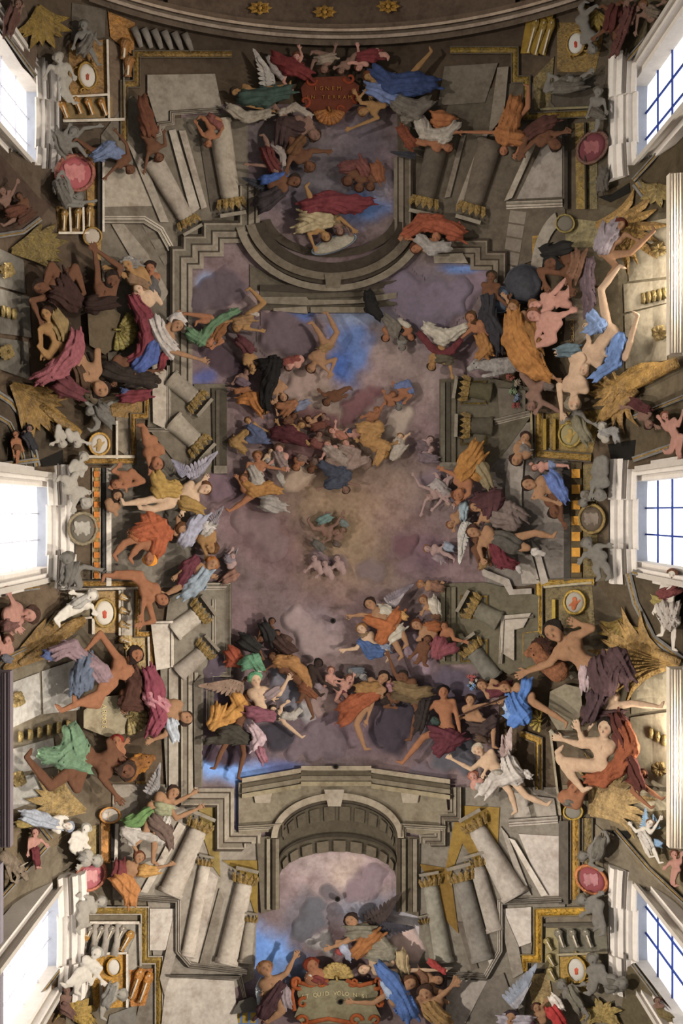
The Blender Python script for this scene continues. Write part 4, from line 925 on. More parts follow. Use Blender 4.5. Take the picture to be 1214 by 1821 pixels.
def fan(name, label, cat, x, y, a0, a1, n, L0, w, col, curl=.5, h=5, kind='gilt', stem=None, group=None):
    """leaves spreading from one root: shells, palms, acanthus"""
    c = T(x, y); L0 = S(L0); w = S(w)
    t = thing(name, label, cat, c[0], c[1], 0, group)
    for i in range(n):
        s = i/max(n-1, 1); a = math.radians(a0+(a1-a0)*s); L = L0*(.8+.2*math.sin(math.pi*s)+.12*(i % 2)); bend = curl*(s-.5)*2
        g = []; m = 5
        for j in range(m+1):
            q = j/m; aa = a+bend*q*q; p = c+np.array([math.cos(aa), math.sin(aa)])*L*q
            nn = np.array([-math.sin(aa), math.cos(aa)])*w*(.35+1.0*math.sin(math.pi*(.1+.75*q)))
            if j == m: nn = nn*.25
            lift = h+5*math.sin(q*2.6)+i*.25
            g += [(*(p-nn), lift-1.2), (*p, lift+1.6), (*(p+nn), lift-1.2)]
        fc = [[j*3+k_, j*3+k_+1, j*3+k_+4, j*3+k_+3] for j in range(m) for k_ in (0, 1)]
        gmesh('leaf', g, fc, t, [mat(col, kind)])
    if stem:
        for q in stem.split('|'):
            L = [nums(e) for e in q.split(',')]
            tube('stem', [(*T(e[0], e[1]), h+3, S(e[2])) for e in L], t, mat(col, kind), 10)
    return t
def shell(t, x, y, r, a0, a1, col, n=9, h=12):
    c = T(x, y); r = S(r)
    for i in range(n):
        a = math.radians(a0+(a1-a0)*(i+.5)/n); d = np.array([math.cos(a), math.sin(a)])
        tube('rib', [(*(c+d*r*.12), h+2, r*.05), (*(c+d*r*.55), h+5, r*.12), (*(c+d*r*.92), h+3, r*.17), (*(c+d*r), h+1, r*.08)], t, mat(col, 'gilt'), 7)
    tube('hinge', [(*(c-d*2), h+2, r*.16), (*c, h+5, r*.2), (*(c+d*2), h+2, r*.16)], t, mat(col, 'gilt'), 8)
def scroll(t, x, y, r, a0, turn, col, h=10, w=.2, nm='scroll', kind='stone'):
    c = T(x, y); r = S(r); s = 1 if turn > 0 else -1
    pts = []
    for i in range(14):
        q = i/13; a = math.radians(a0)+s*q*5.6; rr = r*(1-.75*q)
        pts.append((c[0]+rr*math.cos(a), c[1]+rr*math.sin(a), h+3*q, max(r*w*(1-.4*q), 1)))
    return tube(nm, pts, t, mat(col, kind), 8)
def text(t, s, pts, size, rot, col, h):
    """raised letters following the field of a tablet"""
    for ch, (x, y) in zip(s, pts):
        if ch == ' ': continue
        cu = bpy.data.curves.new('letter', 'FONT'); cu.body = ch; cu.size = 1; cu.extrude = .03; cu.align_x = 'CENTER'; cu.align_y = 'CENTER'; cu.resolution_u = 3
        o = bpy.data.objects.new('tmp', cu); COL.objects.link(o)
        dg = bpy.context.evaluated_depsgraph_get(); me = o.evaluated_get(dg).to_mesh()
        vs = np.array([v.co[:] for v in me.vertices]); fs = [list(p.vertices) for p in me.polygons]; o.evaluated_get(dg).to_mesh_clear()
        bpy.data.objects.remove(o); bpy.data.curves.remove(cu)
        c = T(x, y); z = S(size); a = math.radians(rot); ca, sa = math.cos(a), math.sin(a)
        X, Y = vs[:, 0]*z, -vs[:, 1]*z
        g = np.stack([c[0]+X*ca-Y*sa, c[1]+X*sa+Y*ca, h+(vs[:, 2]+.03)*25], 1)
        gmesh('letter', g, fs, t, [mat(col, 'white')])

reg('Z')
# painted pilasters below the seated groups
def pilaster(label, pan, consoles, c, c2):
    t = thing('pilaster', label, 'pilaster', *pan[0][0])
    for pl in pan: panel('panel', t, pl, 6, c, (4, -2.5), c2)
    for (x0, y0, x1, y1, n) in consoles:
        for i in range(n):
            s = (i+.5)/n; x, y = x0+(x1-x0)*s, y0+(y1-y0)*s
            tube('console', [(x, y-10, 6, 4), (x+1, y, 9, 5), (x, y+10, 6, 4)], t, mat('#716038', 'gilt'), 8)
    return t
pilaster('grey painted pilaster at the left edge beside the dark seated giants', [[(-5, 440), (42, 462), (46, 522), (-5, 508)], [(-5, 512), (52, 528), (56, 600), (-5, 592)], [(-5, 600), (50, 608), (54, 676), (-5, 655)]], [(0, 552, 30, 560, 3)], '#6a655d', '#57524a')
pilaster('white painted pilaster at the lower left edge behind the green skirted man', [[(22, 1214), (70, 1196), (73, 1270), (22, 1294)], [(74, 1194), (140, 1172), (142, 1262), (77, 1270)], [(22, 1332), (95, 1312), (100, 1362), (22, 1376)], [(22, 1384), (78, 1374), (75, 1420), (22, 1440)]], [(28, 1312, 130, 1288, 6)], '#a8a49c', '#8f8b84')
pilaster('cream painted pilaster at the upper right edge behind the nude youth', [[(1112, 402), (1186, 388), (1186, 492), (1118, 500)], [(1110, 560), (1186, 540), (1186, 640), (1112, 656)], [(1108, 505), (1186, 497), (1186, 538), (1110, 556)]], [(1138, 532, 1186, 520, 5)], '#aba18c', '#968b76')
pilaster('cream painted pilaster at the lower right edge in the lamp glow', [[(1120, 1196), (1188, 1180), (1188, 1260), (1122, 1270)], [(1120, 1276), (1188, 1266), (1188, 1400), (1120, 1395)], [(1130, 1404), (1188, 1408), (1188, 1470), (1125, 1440)]], [(1150, 1300, 1186, 1320, 3)], '#b0a68f', '#988d76')
for lab, x, y in (('dull gilt ornament on the grey pilaster at the left edge', 14, 480), ('lower gilt ornament on the grey pilaster at the left edge', 13, 626), ('gilt flower on the white pilaster at the lower left edge', 32, 1243), ('lower gilt ornament on the white pilaster at lower left', 34, 1385),
                  ('upper gilt flower on the cream pilaster beside the nude youth', 1172, 442), ('lower gilt flower on the cream pilaster beside the nude youth', 1173, 592), ('gilt ornament on the cream lower right pilaster in the glow', 1172, 1368)):
    fan('rosette', lab, 'rosette', x, y, 0, 320, 9, 15, 5, '#75633c', .3, 6)
# dark painted lunette webs beside the windows
def web(label, poly, c, bands=(), col='#6d6a66'):
    t = thing('lunette_web', label, 'vault web', *poly[0]); panel('field', t, poly, 3, c)
    for b in bands: mould('rib', b[0], [(0, 0, 0), (0, 6, 0), (b[1]*.3, 8, 0), (b[1]*.45, 6, 1), (b[1]*.7, 8, 0), (b[1], 6, 0), (b[1], 0, 0)], [mat(col), mat('#8a6c30', 'gilt')], t)
    return t
web('dark brown web left of the red medallion at upper left', [(-5, 268), (70, 352), (95, 360), (62, 400), (40, 412), (-5, 425)], '#3f3128', [([(-5, 415), (40, 408), (70, 385)], 9)])
web('brown web at the top left corner above the window', [(-5, -5), (40, -5), (66, 90), (60, 140), (40, 120), (-5, 50)], '#54463b', [([(-5, 48), (60, 138)], -8)])
web('dark web with grey arches above the middle left window', [(-5, 690), (30, 712), (60, 745), (110, 800), (118, 825), (70, 828), (-5, 838)], '#3d3429', [([(-5, 692), (25, 712), (50, 745), (66, 800), (72, 828)], 11), ([(-5, 735), (20, 750), (40, 790), (48, 828)], 8), ([(-5, 832), (70, 822)], -9)])
web('brown web below the middle left window', [(-5, 1048), (78, 1040), (118, 1052), (100, 1110), (60, 1150), (-5, 1185)], '#57493a', [([(-5, 1048), (70, 1038)], 10), ([(-5, 1180), (60, 1150), (105, 1090)], -7)])
web('web above the lower left window with armour and a cow', [(22, 1440), (70, 1436), (125, 1468), (110, 1500), (85, 1510), (8, 1590), (8, 1470)], '#625542', [([(20, 1462), (65, 1452), (95, 1490)], 9), ([(5, 1600), (90, 1505)], -8)])
web('brown web at the bottom left corner below the window', [(26, 1832), (104, 1730), (114, 1738), (118, 1832)], '#584736', [([(114, 1722), (28, 1834)], 7)])
web('web at the top right corner above the window', [(1218, -5), (1100, -5), (1085, 60), (1110, 100), (1218, -2)], '#4d4432', [([(1112, 104), (1218, -20)], 8)])
web('dark web with curled scroll below the upper right window', [(1078, 340), (1120, 320), (1218, 205), (1218, 372), (1140, 380), (1060, 362)], '#453b2b', [([(1122, 318), (1218, 212)], 8), ([(1123, 330), (1140, 352), (1175, 358), (1195, 340)], -14)])
web('web with small figures above the middle right window', [(1108, 812), (1090, 775), (1120, 735), (1218, 690), (1218, 790), (1128, 822)], '#4a4030', [([(1126, 822), (1218, 790)], -10), ([(1120, 740), (1218, 700)], 8)])
web('web framed by a gilt rib below the middle right window', [(1060, 1036), (1122, 1018), (1218, 1040), (1218, 1180), (1140, 1130), (1095, 1085)], '#463c2e', [([(1122, 1018), (1135, 1070), (1165, 1130), (1218, 1170)], 12), ([(1125, 1012), (1218, 1036)], 10)])
web('pale web above the lower right window with a white winged figure', [(1078, 1450), (1188, 1440), (1188, 1510), (1218, 1520), (1218, 1610), (1140, 1545), (1090, 1475)], '#6b5f49', [([(1090, 1478), (1150, 1548), (1218, 1612)], -8)])
web('dark web at the bottom right corner', [(1115, 1720), (1130, 1712), (1218, 1826), (1100, 1826)], '#4f4634', [([(1126, 1712), (1218, 1835)], 7)])
for lab, pl in (('flat black patch painted as the shaded gap under the window ledge at upper right', [(1062, 350), (1088, 345), (1118, 325), (1120, 342), (1085, 360)]), ('flat black wedge painted as a shadow gap above the lower right window', [(1074, 1476), (1125, 1478), (1118, 1492), (1095, 1486)]),
                ('flat black patch painted as the shaded gap above the middle left window frame', [(72, 818), (112, 800), (112, 826), (76, 830)]), ('flat black patch painted as the shaded gap above the middle right window frame', [(1080, 790), (1130, 782), (1126, 818), (1086, 818)])):
    t = thing('recess', lab, 'recess', *pl[0]); panel('recess_face', t, pl, 4.5, '#15120e')  # raised near-black panels, the shade of a gap put into their colour

# medallions
reg('A'); medallion('small round gilt medallion under the gilt horn at upper left', 475, 1215, 46, 46, 0, '#8a6a30', '#8f8477', None)
medallion('white oval shield with a red heart at the top left', 450, 388, 46, 68, -12, '#8a6a2c', '#aca499', '#8a4634', kind='flame', scroll=4)
medallion('rose red relief medallion below the upper left window', 385, 890, 96, 92, 0, '#7d4a3c', '#87484a', '#9d6664', kind='crowd')
reg('C'); medallion('white oval shield with a red heart at upper right', 655, 225, 45, 62, 12, '#8a6c30', '#a8a49e', '#98382c', kind='flame', scroll=4)
medallion('dark red oval medallion left of the upper right window', 740, 768, 68, 92, 38, '#5d4034', '#5a2f33', '#7a4b4c', kind='crowd')
medallion('small gilt ring medallion below the dark red oval', 600, 1165, 48, 46, 0, '#80703a', '#5d584e', None)
reg('D'); medallion('round medallion in a gilt rim above the middle left window', 510, 1068, 52, 56, 0, '#a07a34', '#9d958b', '#8d7650')
reg('H'); medallion('dark round relief medallion right of the middle left window', 424, 404, 72, 80, 0, '#7d7058', '#5d564c', '#8f8a80', kind='crowd')
medallion('white oval shield with a red flame below the left arcade', 538, 838, 54, 70, 0, '#93783f', '#b0a89c', '#a04a38', kind='flame')
reg('J'); medallion('dark brown round medallion left of the middle right window', 760, 455, 62, 70, 0, '#80693a', '#4f453a', '#6f645a', kind='crowd')
medallion('round medallion in gilt rim above the spiky haired giant', 675, 870, 52, 58, 0, '#a5873a', '#8a8478', '#9a5a3c')
reg('G'); medallion('gilt ringed medallion above the middle right window', 595, 1210, 60, 66, 0, '#8a7434', '#7a7152', '#8f7a48')
reg('O'); medallion('small gilt framed oval below the green skirted man', 565, 145, 52, 40, 0, '#b07a3c', '#a8a096', '#b5a795')
medallion('rose red oval relief medallion by the lower left window', 465, 458, 86, 66, -38, '#a3654c', '#94555a', '#ab7a78', kind='crowd', h=14)
medallion('white oval on a gilt ground at lower left', 585, 925, 36, 46, 0, '#a97f30', '#b3aca2', None)
reg('Q'); medallion('red oval relief medallion by the lower right window', 748, 472, 86, 64, 40, '#a5663c', '#743d40', '#95686a', kind='crowd')
medallion('white oval shield with red fire at lower right', 672, 930, 48, 66, -12, '#94762f', '#a5a098', '#a8503a', kind='flame', scroll=3)
medallion('small gilt ring medallion beside the gilt shell at lower right', 655, 125, 48, 40, 0, '#a08436', '#6a655c', None)

# brackets
def brackets(label, pts, ln, w, ang, col, grp):
    xs = [p[0] for p in pts]; ys = [p[1] for p in pts]; hor = max(xs)-min(xs) >= max(ys)-min(ys); n = len(pts)
    rank = sorted(range(n), key=lambda i: pts[i][0] if hor else pts[i][1])
    nth = {2: ['', ''], 3: ['', 'middle', ''], 4: ['', 'second', 'third', '']}[n]
    lo, hi = ('leftmost', 'rightmost') if hor else ('topmost', 'lowest')
    for i, (x, y) in enumerate(pts):
        k_ = rank.index(i); w_ = lo if k_ == 0 else hi if k_ == n-1 else nth[k_]
        t = thing('bracket', w_+' '+label, 'bracket', *T(x, y), 0, grp)
        c = T(x, y); a = math.radians(ang); d = np.array([math.cos(a), math.sin(a)]); l = S(ln); r = S(w)
        tube('volute', [(*(c-d*l*.5), 6, r*.6), (*(c-d*l*.3), 9, r*1.1), (*(c-d*l*.1), 8, r*.8), (*(c+d*l*.3), 6, r*.6), (*(c+d*l*.5), 8, r*.75)], t, mat(col, 'gilt'), 8)
        tube('fillet', [(*(c-d*l*.4), 13, r*.2), (*(c+d*l*.5), 11, r*.2)], t, mat('#b5aa98', 'white'), 6)
reg('A'); brackets('orange and white scroll bracket under the oval shield at upper left', [(330, 560), (400, 540), (460, 545), (530, 550)], 95, 20, 70, '#94662a', 'scroll brackets at upper left')
brackets('brown gilt block bracket right of the oval shield at upper left', [(640, 250), (660, 340)], 110, 30, 95, '#7d5426', 'block brackets at upper left')
reg('O'); brackets('grey fluted bracket under the gilt band at lower left', [(455, 755), (510, 755), (565, 755), (620, 755)], 90, 20, 115, '#7f766a', 'fluted brackets at lower left')
brackets('orange leaf bracket at the foot of the lower left gilt band', [(700, 1010), (745, 1030)], 170, 24, 110, '#a06a2c', 'leaf brackets at lower left')
brackets('orange scroll bracket right of the fluted row at lower left', [(650, 790), (420, 800)], 120, 22, 120, '#9c7030', 'orange brackets at lower left')
reg('Q'); brackets('dark fluted bracket under the gilt band at lower right', [(590, 770), (660, 770), (730, 770)], 100, 22, 70, '#6b6557', 'fluted brackets at lower right')
brackets('gilt side bracket left of the oval shield at lower right', [(530, 800), (540, 880), (545, 950)], 70, 18, 60, '#8a7a48', 'side brackets at lower right')
reg('C'); brackets('olive gilt bracket left of the oval shield at upper right', [(430, 180), (470, 190), (510, 190)], 200, 22, 105, '#7d6426', 'olive brackets at upper right')
reg('H'); brackets('white and orange scroll bracket beside the red flame shield', [(640, 760), (640, 830), (640, 900), (640, 980)], 60, 20, 20, '#a98a58', 'scroll brackets by the flame shield')
reg('A'); brackets('gilt strip bracket below the rose red medallion', [(400, 1120), (460, 1110), (330, 1130)], 110, 20, 92, '#80602c', 'strip brackets at upper left')

# gilt leaves, horns and shells
reg('A'); fan('acanthus', 'gilt acanthus plume at the top left corner', 'ornament', 200, 30, 50, 105, 8, 210, 18, '#6f5822', .5)
fan('cornucopia', 'dull gilt horn above the dark seated giants', 'ornament', 60, 1290, -25, 5, 7, 260, 22, '#5f4f26', .3)
reg('D'); fan('cornucopia', 'long gilt horn below the pink draped back', 'ornament', 60, 760, 22, 60, 9, 300, 20, '#70562a', .3, 6, 'gilt', '210 870 22, 300 940 26, 380 1000 30, 415 1020 20')
reg('H'); fan('cornucopia', 'olive gilt horn below the white statue at left', 'ornament', 20, 1130, -42, -24, 6, 430, 20, '#6f552c', .15, 5, 'gilt', '100 1100 18, 250 990 24, 380 890 26, 440 870 18')
reg('O'); fan('acanthus', 'gilt acanthus leaves at the bottom left below the white cherub', 'ornament', 380, 1190, -120, 10, 9, 130, 16, '#93783a', 1.2)
fan('shell_ornament', 'dull gilt shell under the green skirted man', 'ornament', 440, 120, 178, 215, 8, 280, 18, '#826c42', .4)
reg('G'); fan('palm_branch', 'great gilt sheaf of palm leaves below the nude youth', 'ornament', 1130, 830, 138, 180, 12, 400, 20, '#94733e', -.6, 7, 'gilt', '1190 815 30, 1100 850 38, 980 910 40, 900 960 30')
fan('palm_branch', 'gilt sheaf curling beside the grey bearded nude', 'ornament', 960, 960, 132, 185, 9, 260, 16, '#836538', .8, 6, 'gilt', '960 960 26, 880 1040 30, 760 1130 22')
reg('C'); fan('acanthus', 'gilt leaf spray at the right below the upper right window', 'ornament', 1080, 960, 40, 150, 8, 110, 14, '#75643c', .8)
fan('acanthus', 'pale gilt leaves above the lilac robed figure', 'ornament', 760, 1170, -20, 35, 8, 340, 18, '#836638', .4)
fan('acanthus', 'olive leaf spray at the top right beside the red cherubs', 'ornament', 770, 60, 60, 180, 7, 110, 12, '#75622a', .8)
reg('N'); fan('palm_branch', 'gilt sheaf of palm leaves above the purple draped giant', 'ornament', 1190, 300, 172, 206, 11, 430, 20, '#8c6f40', .5, 6, 'gilt', '1200 285 22, 1050 230 26, 930 170 20')
fan('shell_ornament', 'large gilt shell leaf at the foot of the orange draped nude', 'ornament', 730, 1080, -80, 0, 11, 330, 16, '#937a50', .5, 8)
fan('acanthus', 'dark gilt leaves under the web at the right middle', 'ornament', 900, 60, 60, 140, 7, 150, 14, '#6f5a26', .6)
reg('Q'); fan('acanthus', 'pale gilt volute leaves at the bottom right', 'ornament', 800, 1190, -150, -20, 8, 110, 16, '#84703f', 1.2)

# tablets with writing
def plate(t, poly, h, c, inset=(3, 2)): panel('plate', t, [tuple(T(*p)) for p in poly], h, c, inset)
reg('P'); t = thing('cartouche', 'grey olive cartouche in an orange scroll frame at the bottom centre', 'cartouche', *T(610, 1100))
plate(t, [(405, 1010), (520, 1000), (600, 990), (690, 1000), (800, 1010), (815, 1060), (800, 1120), (830, 1180), (780, 1215), (430, 1215), (385, 1180), (415, 1110), (400, 1060)], 24, '#6f6852')
for x, y, r, a, s in ((400, 1000, 38, 60, 1), (815, 1000, 38, 120, -1), (430, 1110, 30, -60, -1), (820, 1110, 30, 240, 1), (430, 1205, 34, 200, 1), (700, 1200, 36, 0, -1), (520, 1000, 26, 30, 1), (690, 1000, 26, 150, -1), (800, 1200, 30, 180, 1)): scroll(t, x, y, r, a, s, '#824323', 28, .3)
for L in ([(400, 980), (370, 1060), (385, 1150)], [(820, 985), (838, 1050), (830, 1130)], [(400, 1000), (470, 1020), (560, 990)], [(650, 990), (720, 1020), (800, 1000)], [(430, 1215), (560, 1190), (700, 1215)]):
    tube('frame', [(*T(*p), 27, 4.2) for p in L], t, mat('#8a4a2a'), 8)
s_ = 'ET QUID VOLO NISI'; text(t, s_, [(430+i*20.5, 1078-18*math.sin(i/16*math.pi)) for i in range(len(s_))], 30, 0, '#a99c78', 27)
shell(t, 603, 985, 88, 185, 355, '#8a7340', 11, 30)
reg('B'); t = thing('cartouche', 'dark red cartouche with gilt shell under the top arch', 'cartouche', *T(530, 500))
plate(t, [(430, 400), (620, 390), (690, 440), (680, 520), (600, 600), (470, 600), (400, 520), (390, 450)], 14, '#4f2619', (4, 3))
text(t, 'IGNEM', [(465+i*30, 455) for i in range(5)], 28, 0, '#7d5426', 20); text(t, 'IN TERRAM', [(425+i*27, 500) for i in range(9)], 26, 0, '#7d5426', 20)
shell(t, 535, 560, 85, 10, 170, '#7a4a1c', 9, 18)
for x, y, r, a, s in ((440, 410, 32, 0, 1), (640, 400, 32, 180, -1), (680, 500, 30, 90, 1), (410, 520, 30, 90, -1), (590, 560, 22, 0, -1)): scroll(t, x, y, r, a, s, '#6b2f1c', 18, .3)
reg('G'); t = thing('tablet', 'grey stone tablet with gilt letters right of the pink cherubs', 'tablet', *T(630, 590))
plate(t, [(590, 460), (680, 470), (700, 560), (690, 680), (630, 730), (560, 700), (570, 560)], 10, '#6a5f50')
text(t, 'FORTES', [(603, 585+i*22) for i in range(6)], 36, 90, '#93784a', 14)
reg('K'); t = thing('cartouche', 'grey stone cartouche with a shell between crowned man and green skirted man', 'cartouche', *T(560, 560))
plate(t, [(430, 530), (530, 460), (620, 450), (700, 500), (720, 580), (640, 650), (560, 670), (430, 620)], 10, '#7d735e', (4, 3))
shell(t, 660, 560, 100, -70, 95, '#807046', 9, 14); text(t, 'ARMOS', [(535, 510+i*26) for i in range(5)], 34, 95, '#a5946a', 15)
reg('D'); t = thing('cartouche', 'dark stone cartouche with gilt shell among the dark giants', 'cartouche', *T(520, 480))
plate(t, [(450, 400), (560, 360), (620, 400), (600, 560), (540, 610), (460, 560)], 10, '#4d4232', (4, 3)); shell(t, 600, 480, 110, -60, 100, '#6f6330', 9, 14)
reg('N'); t = thing('cartouche', 'grey stone cartouche with gilt shell under the lion', 'cartouche', *T(590, 520))
plate(t, [(520, 440), (600, 400), (680, 420), (690, 540), (640, 640), (560, 640), (510, 560)], 10, '#6f6757', (4, 3)); shell(t, 470, 590, 62, 80, 290, '#94803c', 7, 16)
for L in ([(640, 370), (610, 330), (640, 300)], [(520, 640), (560, 680), (640, 670)]): tube('horn', [(*T(p[0], p[1]), 14, 4-i*1.2) for i, p in enumerate(L)], t, mat('#8a8272'), 8)
# holes for the lamp ropes
for lab, x, y in (('black rope hole in the upper mauve cloud', 592, 1104), ('black rope hole on the cornice of the lower arch', 597, 1363), ('black rope hole in the lower sky patch', 600, 1599), ('black rope hole on the bottom cartouche', 605, 1782)):
    reg('Z'); t = thing('rope_hole', lab, 'hole', x, y); disc('rim', t, (x, y), 4.5, 4.5, 0, [(1.1, 0), (1.1, 30 if y > 1700 else 19), (.8, 31 if y > 1700 else 20)], mat('#2a2521')); disc('bore', t, (x, y), 3, 3, 0, [(1, 0), (1, 31.5 if y > 1700 else 20.5)], mat('#050404'))
def blossoms(name, label, pts, cols, n, r):
    P = [T(*p[:2]) for p in pts]; t = thing(name, label, 'flowers', *P[0])
    for i in range(n):
        q = P[i % len(P)]+(rng.rand(2)-.5)*S(36); rr = S(r)*(.7+.5*rng.rand()); hz = 14+rng.rand()*6
        g = [(*q, hz+rr*.4)]+[(q[0]+rr*math.cos(k_*1.2566)*(1 if k_ % 2 else .9), q[1]+rr*math.sin(k_*1.2566), hz+rr*.3) for k_ in range(5)]+[(q[0]+rr*.55*math.cos(k_*1.2566+.63), q[1]+rr*.55*math.sin(k_*1.2566+.63), hz) for k_ in range(5)]
        gmesh('blossom', g, [[0, 1+k_, 6+k_] for k_ in range(5)]+[[0, 6+k_, 1+(k_+1) % 5] for k_ in range(5)], t, [mat(cols[i % len(cols)], 'cloth')])
    tube('leaf_bed', [(*p, 10, S(16)) for p in P], t, mat('#2d3326', 'cloth'), 8)
reg('G'); blossoms('flower_heap', 'dark heap of flowers left of the brown grey cherub', [(270, 890), (300, 930), (280, 970), (310, 1010), (300, 1050)], ['#8a4a3a', '#8d7f6a', '#6b7a5a', '#5f6a80', '#7a3a34'], 26, 15)
reg('N'); blossoms('flower_wreath', 'small wreath of red, white and blue flowers left of the bright blue cloak', [(110, 370), (125, 395), (110, 420)], ['#a04a44', '#aaa39c', '#5f84b0'], 14, 13)
# ------------------------------------------------------------------ clouds
reg('E'); cloud('dark mauve cloud behind the green draped reclining man', '#4c4146', '200 380 90, 320 330 110, 420 380 70, 120 470 90, 300 450 80', 3)
cloud('lit mauve cloud between the green draped man and the arch', '#7b6a68', '380 500 50, 540 430 70, 600 480 60, 480 480 60', 3)
cloud('big round dark cloud left of the upside down nude youth', '#574a4e', '700 620 110, 800 680 130, 850 740 110, 640 720 90, 880 800 80, 740 770 90', 9)
cloud('purple black cloud under the orange draped man', '#3d3036', '280 860 90, 370 920 90, 200 820 60, 420 1010 70', 3)
cloud('pale pink cloud under the black robed man', '#8a766e', '860 1020 100, 780 1090 70, 920 980 80, 1000 930 60', 3)
cloud('dusky red cloud bank in the upper group', '#604645', '860 1260 90, 960 1300 90, 830 1530 110, 940 1480 100, 1060 1300 70', 3)
cloud('pale cream cloud beneath the white robed seated figures', '#94806f', '820 1700 100, 900 1660 70, 760 1740 60', 3)
cloud('purple cloud ball at the left pier foot', '#5d4b51', '290 1760 120, 220 1740 60, 350 1800 70', 6)
reg('F'); cloud('great mauve cloud holding the white robed fliers', '#5f5560', '400 400 100, 480 330 90, 600 480 150, 720 420 120, 560 560 110, 700 560 110, 860 380 110, 830 500 80', 10, .28)
cloud('lilac cloud right of the great cloud beside the arch rib', '#6b5c66', '950 350 90, 900 460 70, 1000 300 60', 5)
cloud('dusky rose cloud wedge left of the pale moon cloud', '#66484a', '100 1210 80, 180 1160 80, 260 1090 50, 80 1290 70', 5)
cloud('round pale moon like cloud beside the gilt draped cluster', '#94857a', '430 1290 100, 400 1370 90, 470 1240 60', 5, .25)
cloud('mauve cloud below the pale winged dancers', '#6d5d63', '640 1720 80, 720 1700 70', 3)
reg('I'); cloud('pale grey rose cloud around the central glow at left', '#665454', '240 330 90, 290 420 80, 150 290 70', 2, .15)
cloud('purple cloud puff right of the central glow', '#5d4449', '930 420 60, 960 390 40', 3)
cloud('lilac cloud under the small central pair', '#6d5b5e', '500 480 45, 560 505 45, 620 490 40', 4)
cloud('faint grey cloud right below the glow', '#6a5b5a', '750 530 60, 800 545 50', 3)
cloud('pale rose cloud above the dark skinned youth', '#80706f', '400 780 70, 480 850 80, 560 900 70, 470 920 60', 3)
reg('L'); cloud('round grey blue cloud held by the gilt draped back', '#6b6870', '590 470 95, 620 570 80, 560 430 70, 640 640 60', 8, .3)
cloud('pale silver cloud rim below the round grey blue cloud', '#8d8989', '730 690 50, 720 640 40', 6)
cloud('purple cloud under the left wing of the draped angel', '#4b3f4a', '150 560 70, 200 620 60, 120 500 50', 3)
cloud('black green cloud under the pale leg', '#37333a', '560 820 90, 500 780 60, 620 840 60, 530 880 50', 5)
cloud('wide mauve cloud below the pale leg', '#63565c', '720 850 90, 820 800 100, 900 880 90, 760 930 60, 640 930 50', 4)
cloud('dark plum cloud around the dark legs at the lower left opening', '#3c3038', '150 930 80, 220 980 60, 90 900 50, 300 930 70', 3)
cloud('pale pink cloud behind the dark skinned youth', '#86716d', '830 560 80, 800 640 60, 880 640 50', 4)
reg('M'); cloud('near black plum cloud under the olive draped man', '#3a333b', '420 930 140, 360 1010 90, 500 850 80, 430 1060 70', 7)
cloud('lilac grey cloud behind the spear holder', '#4b434d', '840 660 110, 930 720 90, 760 640 80', 4)
cloud('blue grey cloud below the red draped hero', '#4a484e', '820 1110 110, 880 1180 70, 740 1150 80, 900 1060 60', 8)
cloud('pale mauve cloud beneath the two angels', '#84717a', '560 460 70, 630 560 60, 520 380 60', 3)
cloud('dusky cloud on the arch cornice right of the opening', '#5d5258', '640 1230 70, 720 1260 60, 560 1220 50', 6)
reg('K'); cloud('plum cloud in front of the left pier below the columns', '#4b4149', '1100 330 60, 1090 400 50, 1120 270 45', 12)
reg('P'); cloud('dark grey smoke rising from the brazier of light', '#55545a', '470 640 60, 440 700 60, 520 690 50, 500 600 50, 420 750 50', 4)
cloud('pale smoke curl above the gilt shell', '#8a8584', '480 790 50, 540 780 40, 560 830 36', 4)
cloud('mauve thunder cloud at the right of the lower sky', '#77676d', '690 530 60, 780 510 60, 800 450 60, 740 560 40', 3)
cloud('small dark puff in the lower sky', '#5f585c', '560 540 45, 590 560 30', 4)
cloud('cream cloud at the right jamb of the lower sky', '#b09a93', '960 780 70, 1000 850 60, 920 820 50', 3)

# ------------------------------------------------------------------ figures, upper left
reg('A')
fig('brown youth curled on the corner of the upper left pier', 'brown', '#3a1f12', '815 805 24', '748 690', '760 790 745 870; 850 745 842 690', '765 610 738 505', '#5f3520: 735 520 30, 752 600 40, 765 660 45', (.3, .3))
fig('youth with a blue cloth leaning over the upper left gilt band', 'brown', '#4a3022', '665 868 24', '585 770', '650 740 600 680; 600 850 548 905', '470 770 395 715', '#5d6a88: 505 800 34, 560 770 45, 600 790 34', (.2, .4))
fig('small cherub hanging by the thick upper left column', 'orange', '#5a3524', '1070 735 20', '1088 645', '1040 690 1012 640; 1120 700 1135 675', '1110 610 1135 620; 1060 615 1030 600', '#6f3d33: 1085 610 26, 1120 640 24', (0, .3), name='cherub')
fig('pale statue of a boy beside the oval shield at upper left', 'stone', '#7d776c', '300 300 27', '335 415', '255 340 235 385; 355 340 375 385', '345 475 378 530; 320 470 350 520', '', name='statue', b=10)
fig('grey statue sitting above the rose red medallion', 'grey', '#55514b', '375 680 26', '320 740', '430 660 500 650; 330 690 350 660', '400 740 440 800', '#6a645c: 330 760 40, 300 700 30', name='statue', b=10)
fig('grey statue bent below the rose red medallion', 'grey', '#55514b', '400 1010 24', '315 1000', '350 930 330 900; 430 1040 470 1035', '300 930 300 900; 350 1050 420 1060', '#5d574f: 310 960 40, 340 1030 32', name='statue', b=10)
fig('grey seated statue near the top left gilt plume', 'grey', '#4f4a43', '430 130 24', '440 240', '395 180 380 230; 470 180 500 210', '480 280 500 330', '#625b52: 430 250 36, 460 200 30', name='statue', b=10)
fig('half seen pale person in the dark web at upper left', 'dim', '#3a281e', '12 985 22', '40 1080', '60 1000 85 945; 10 1040 40 1000', '70 1130 20 1160', '#56301f: 60 1090 38, 110 1080 30', (.3, 0))
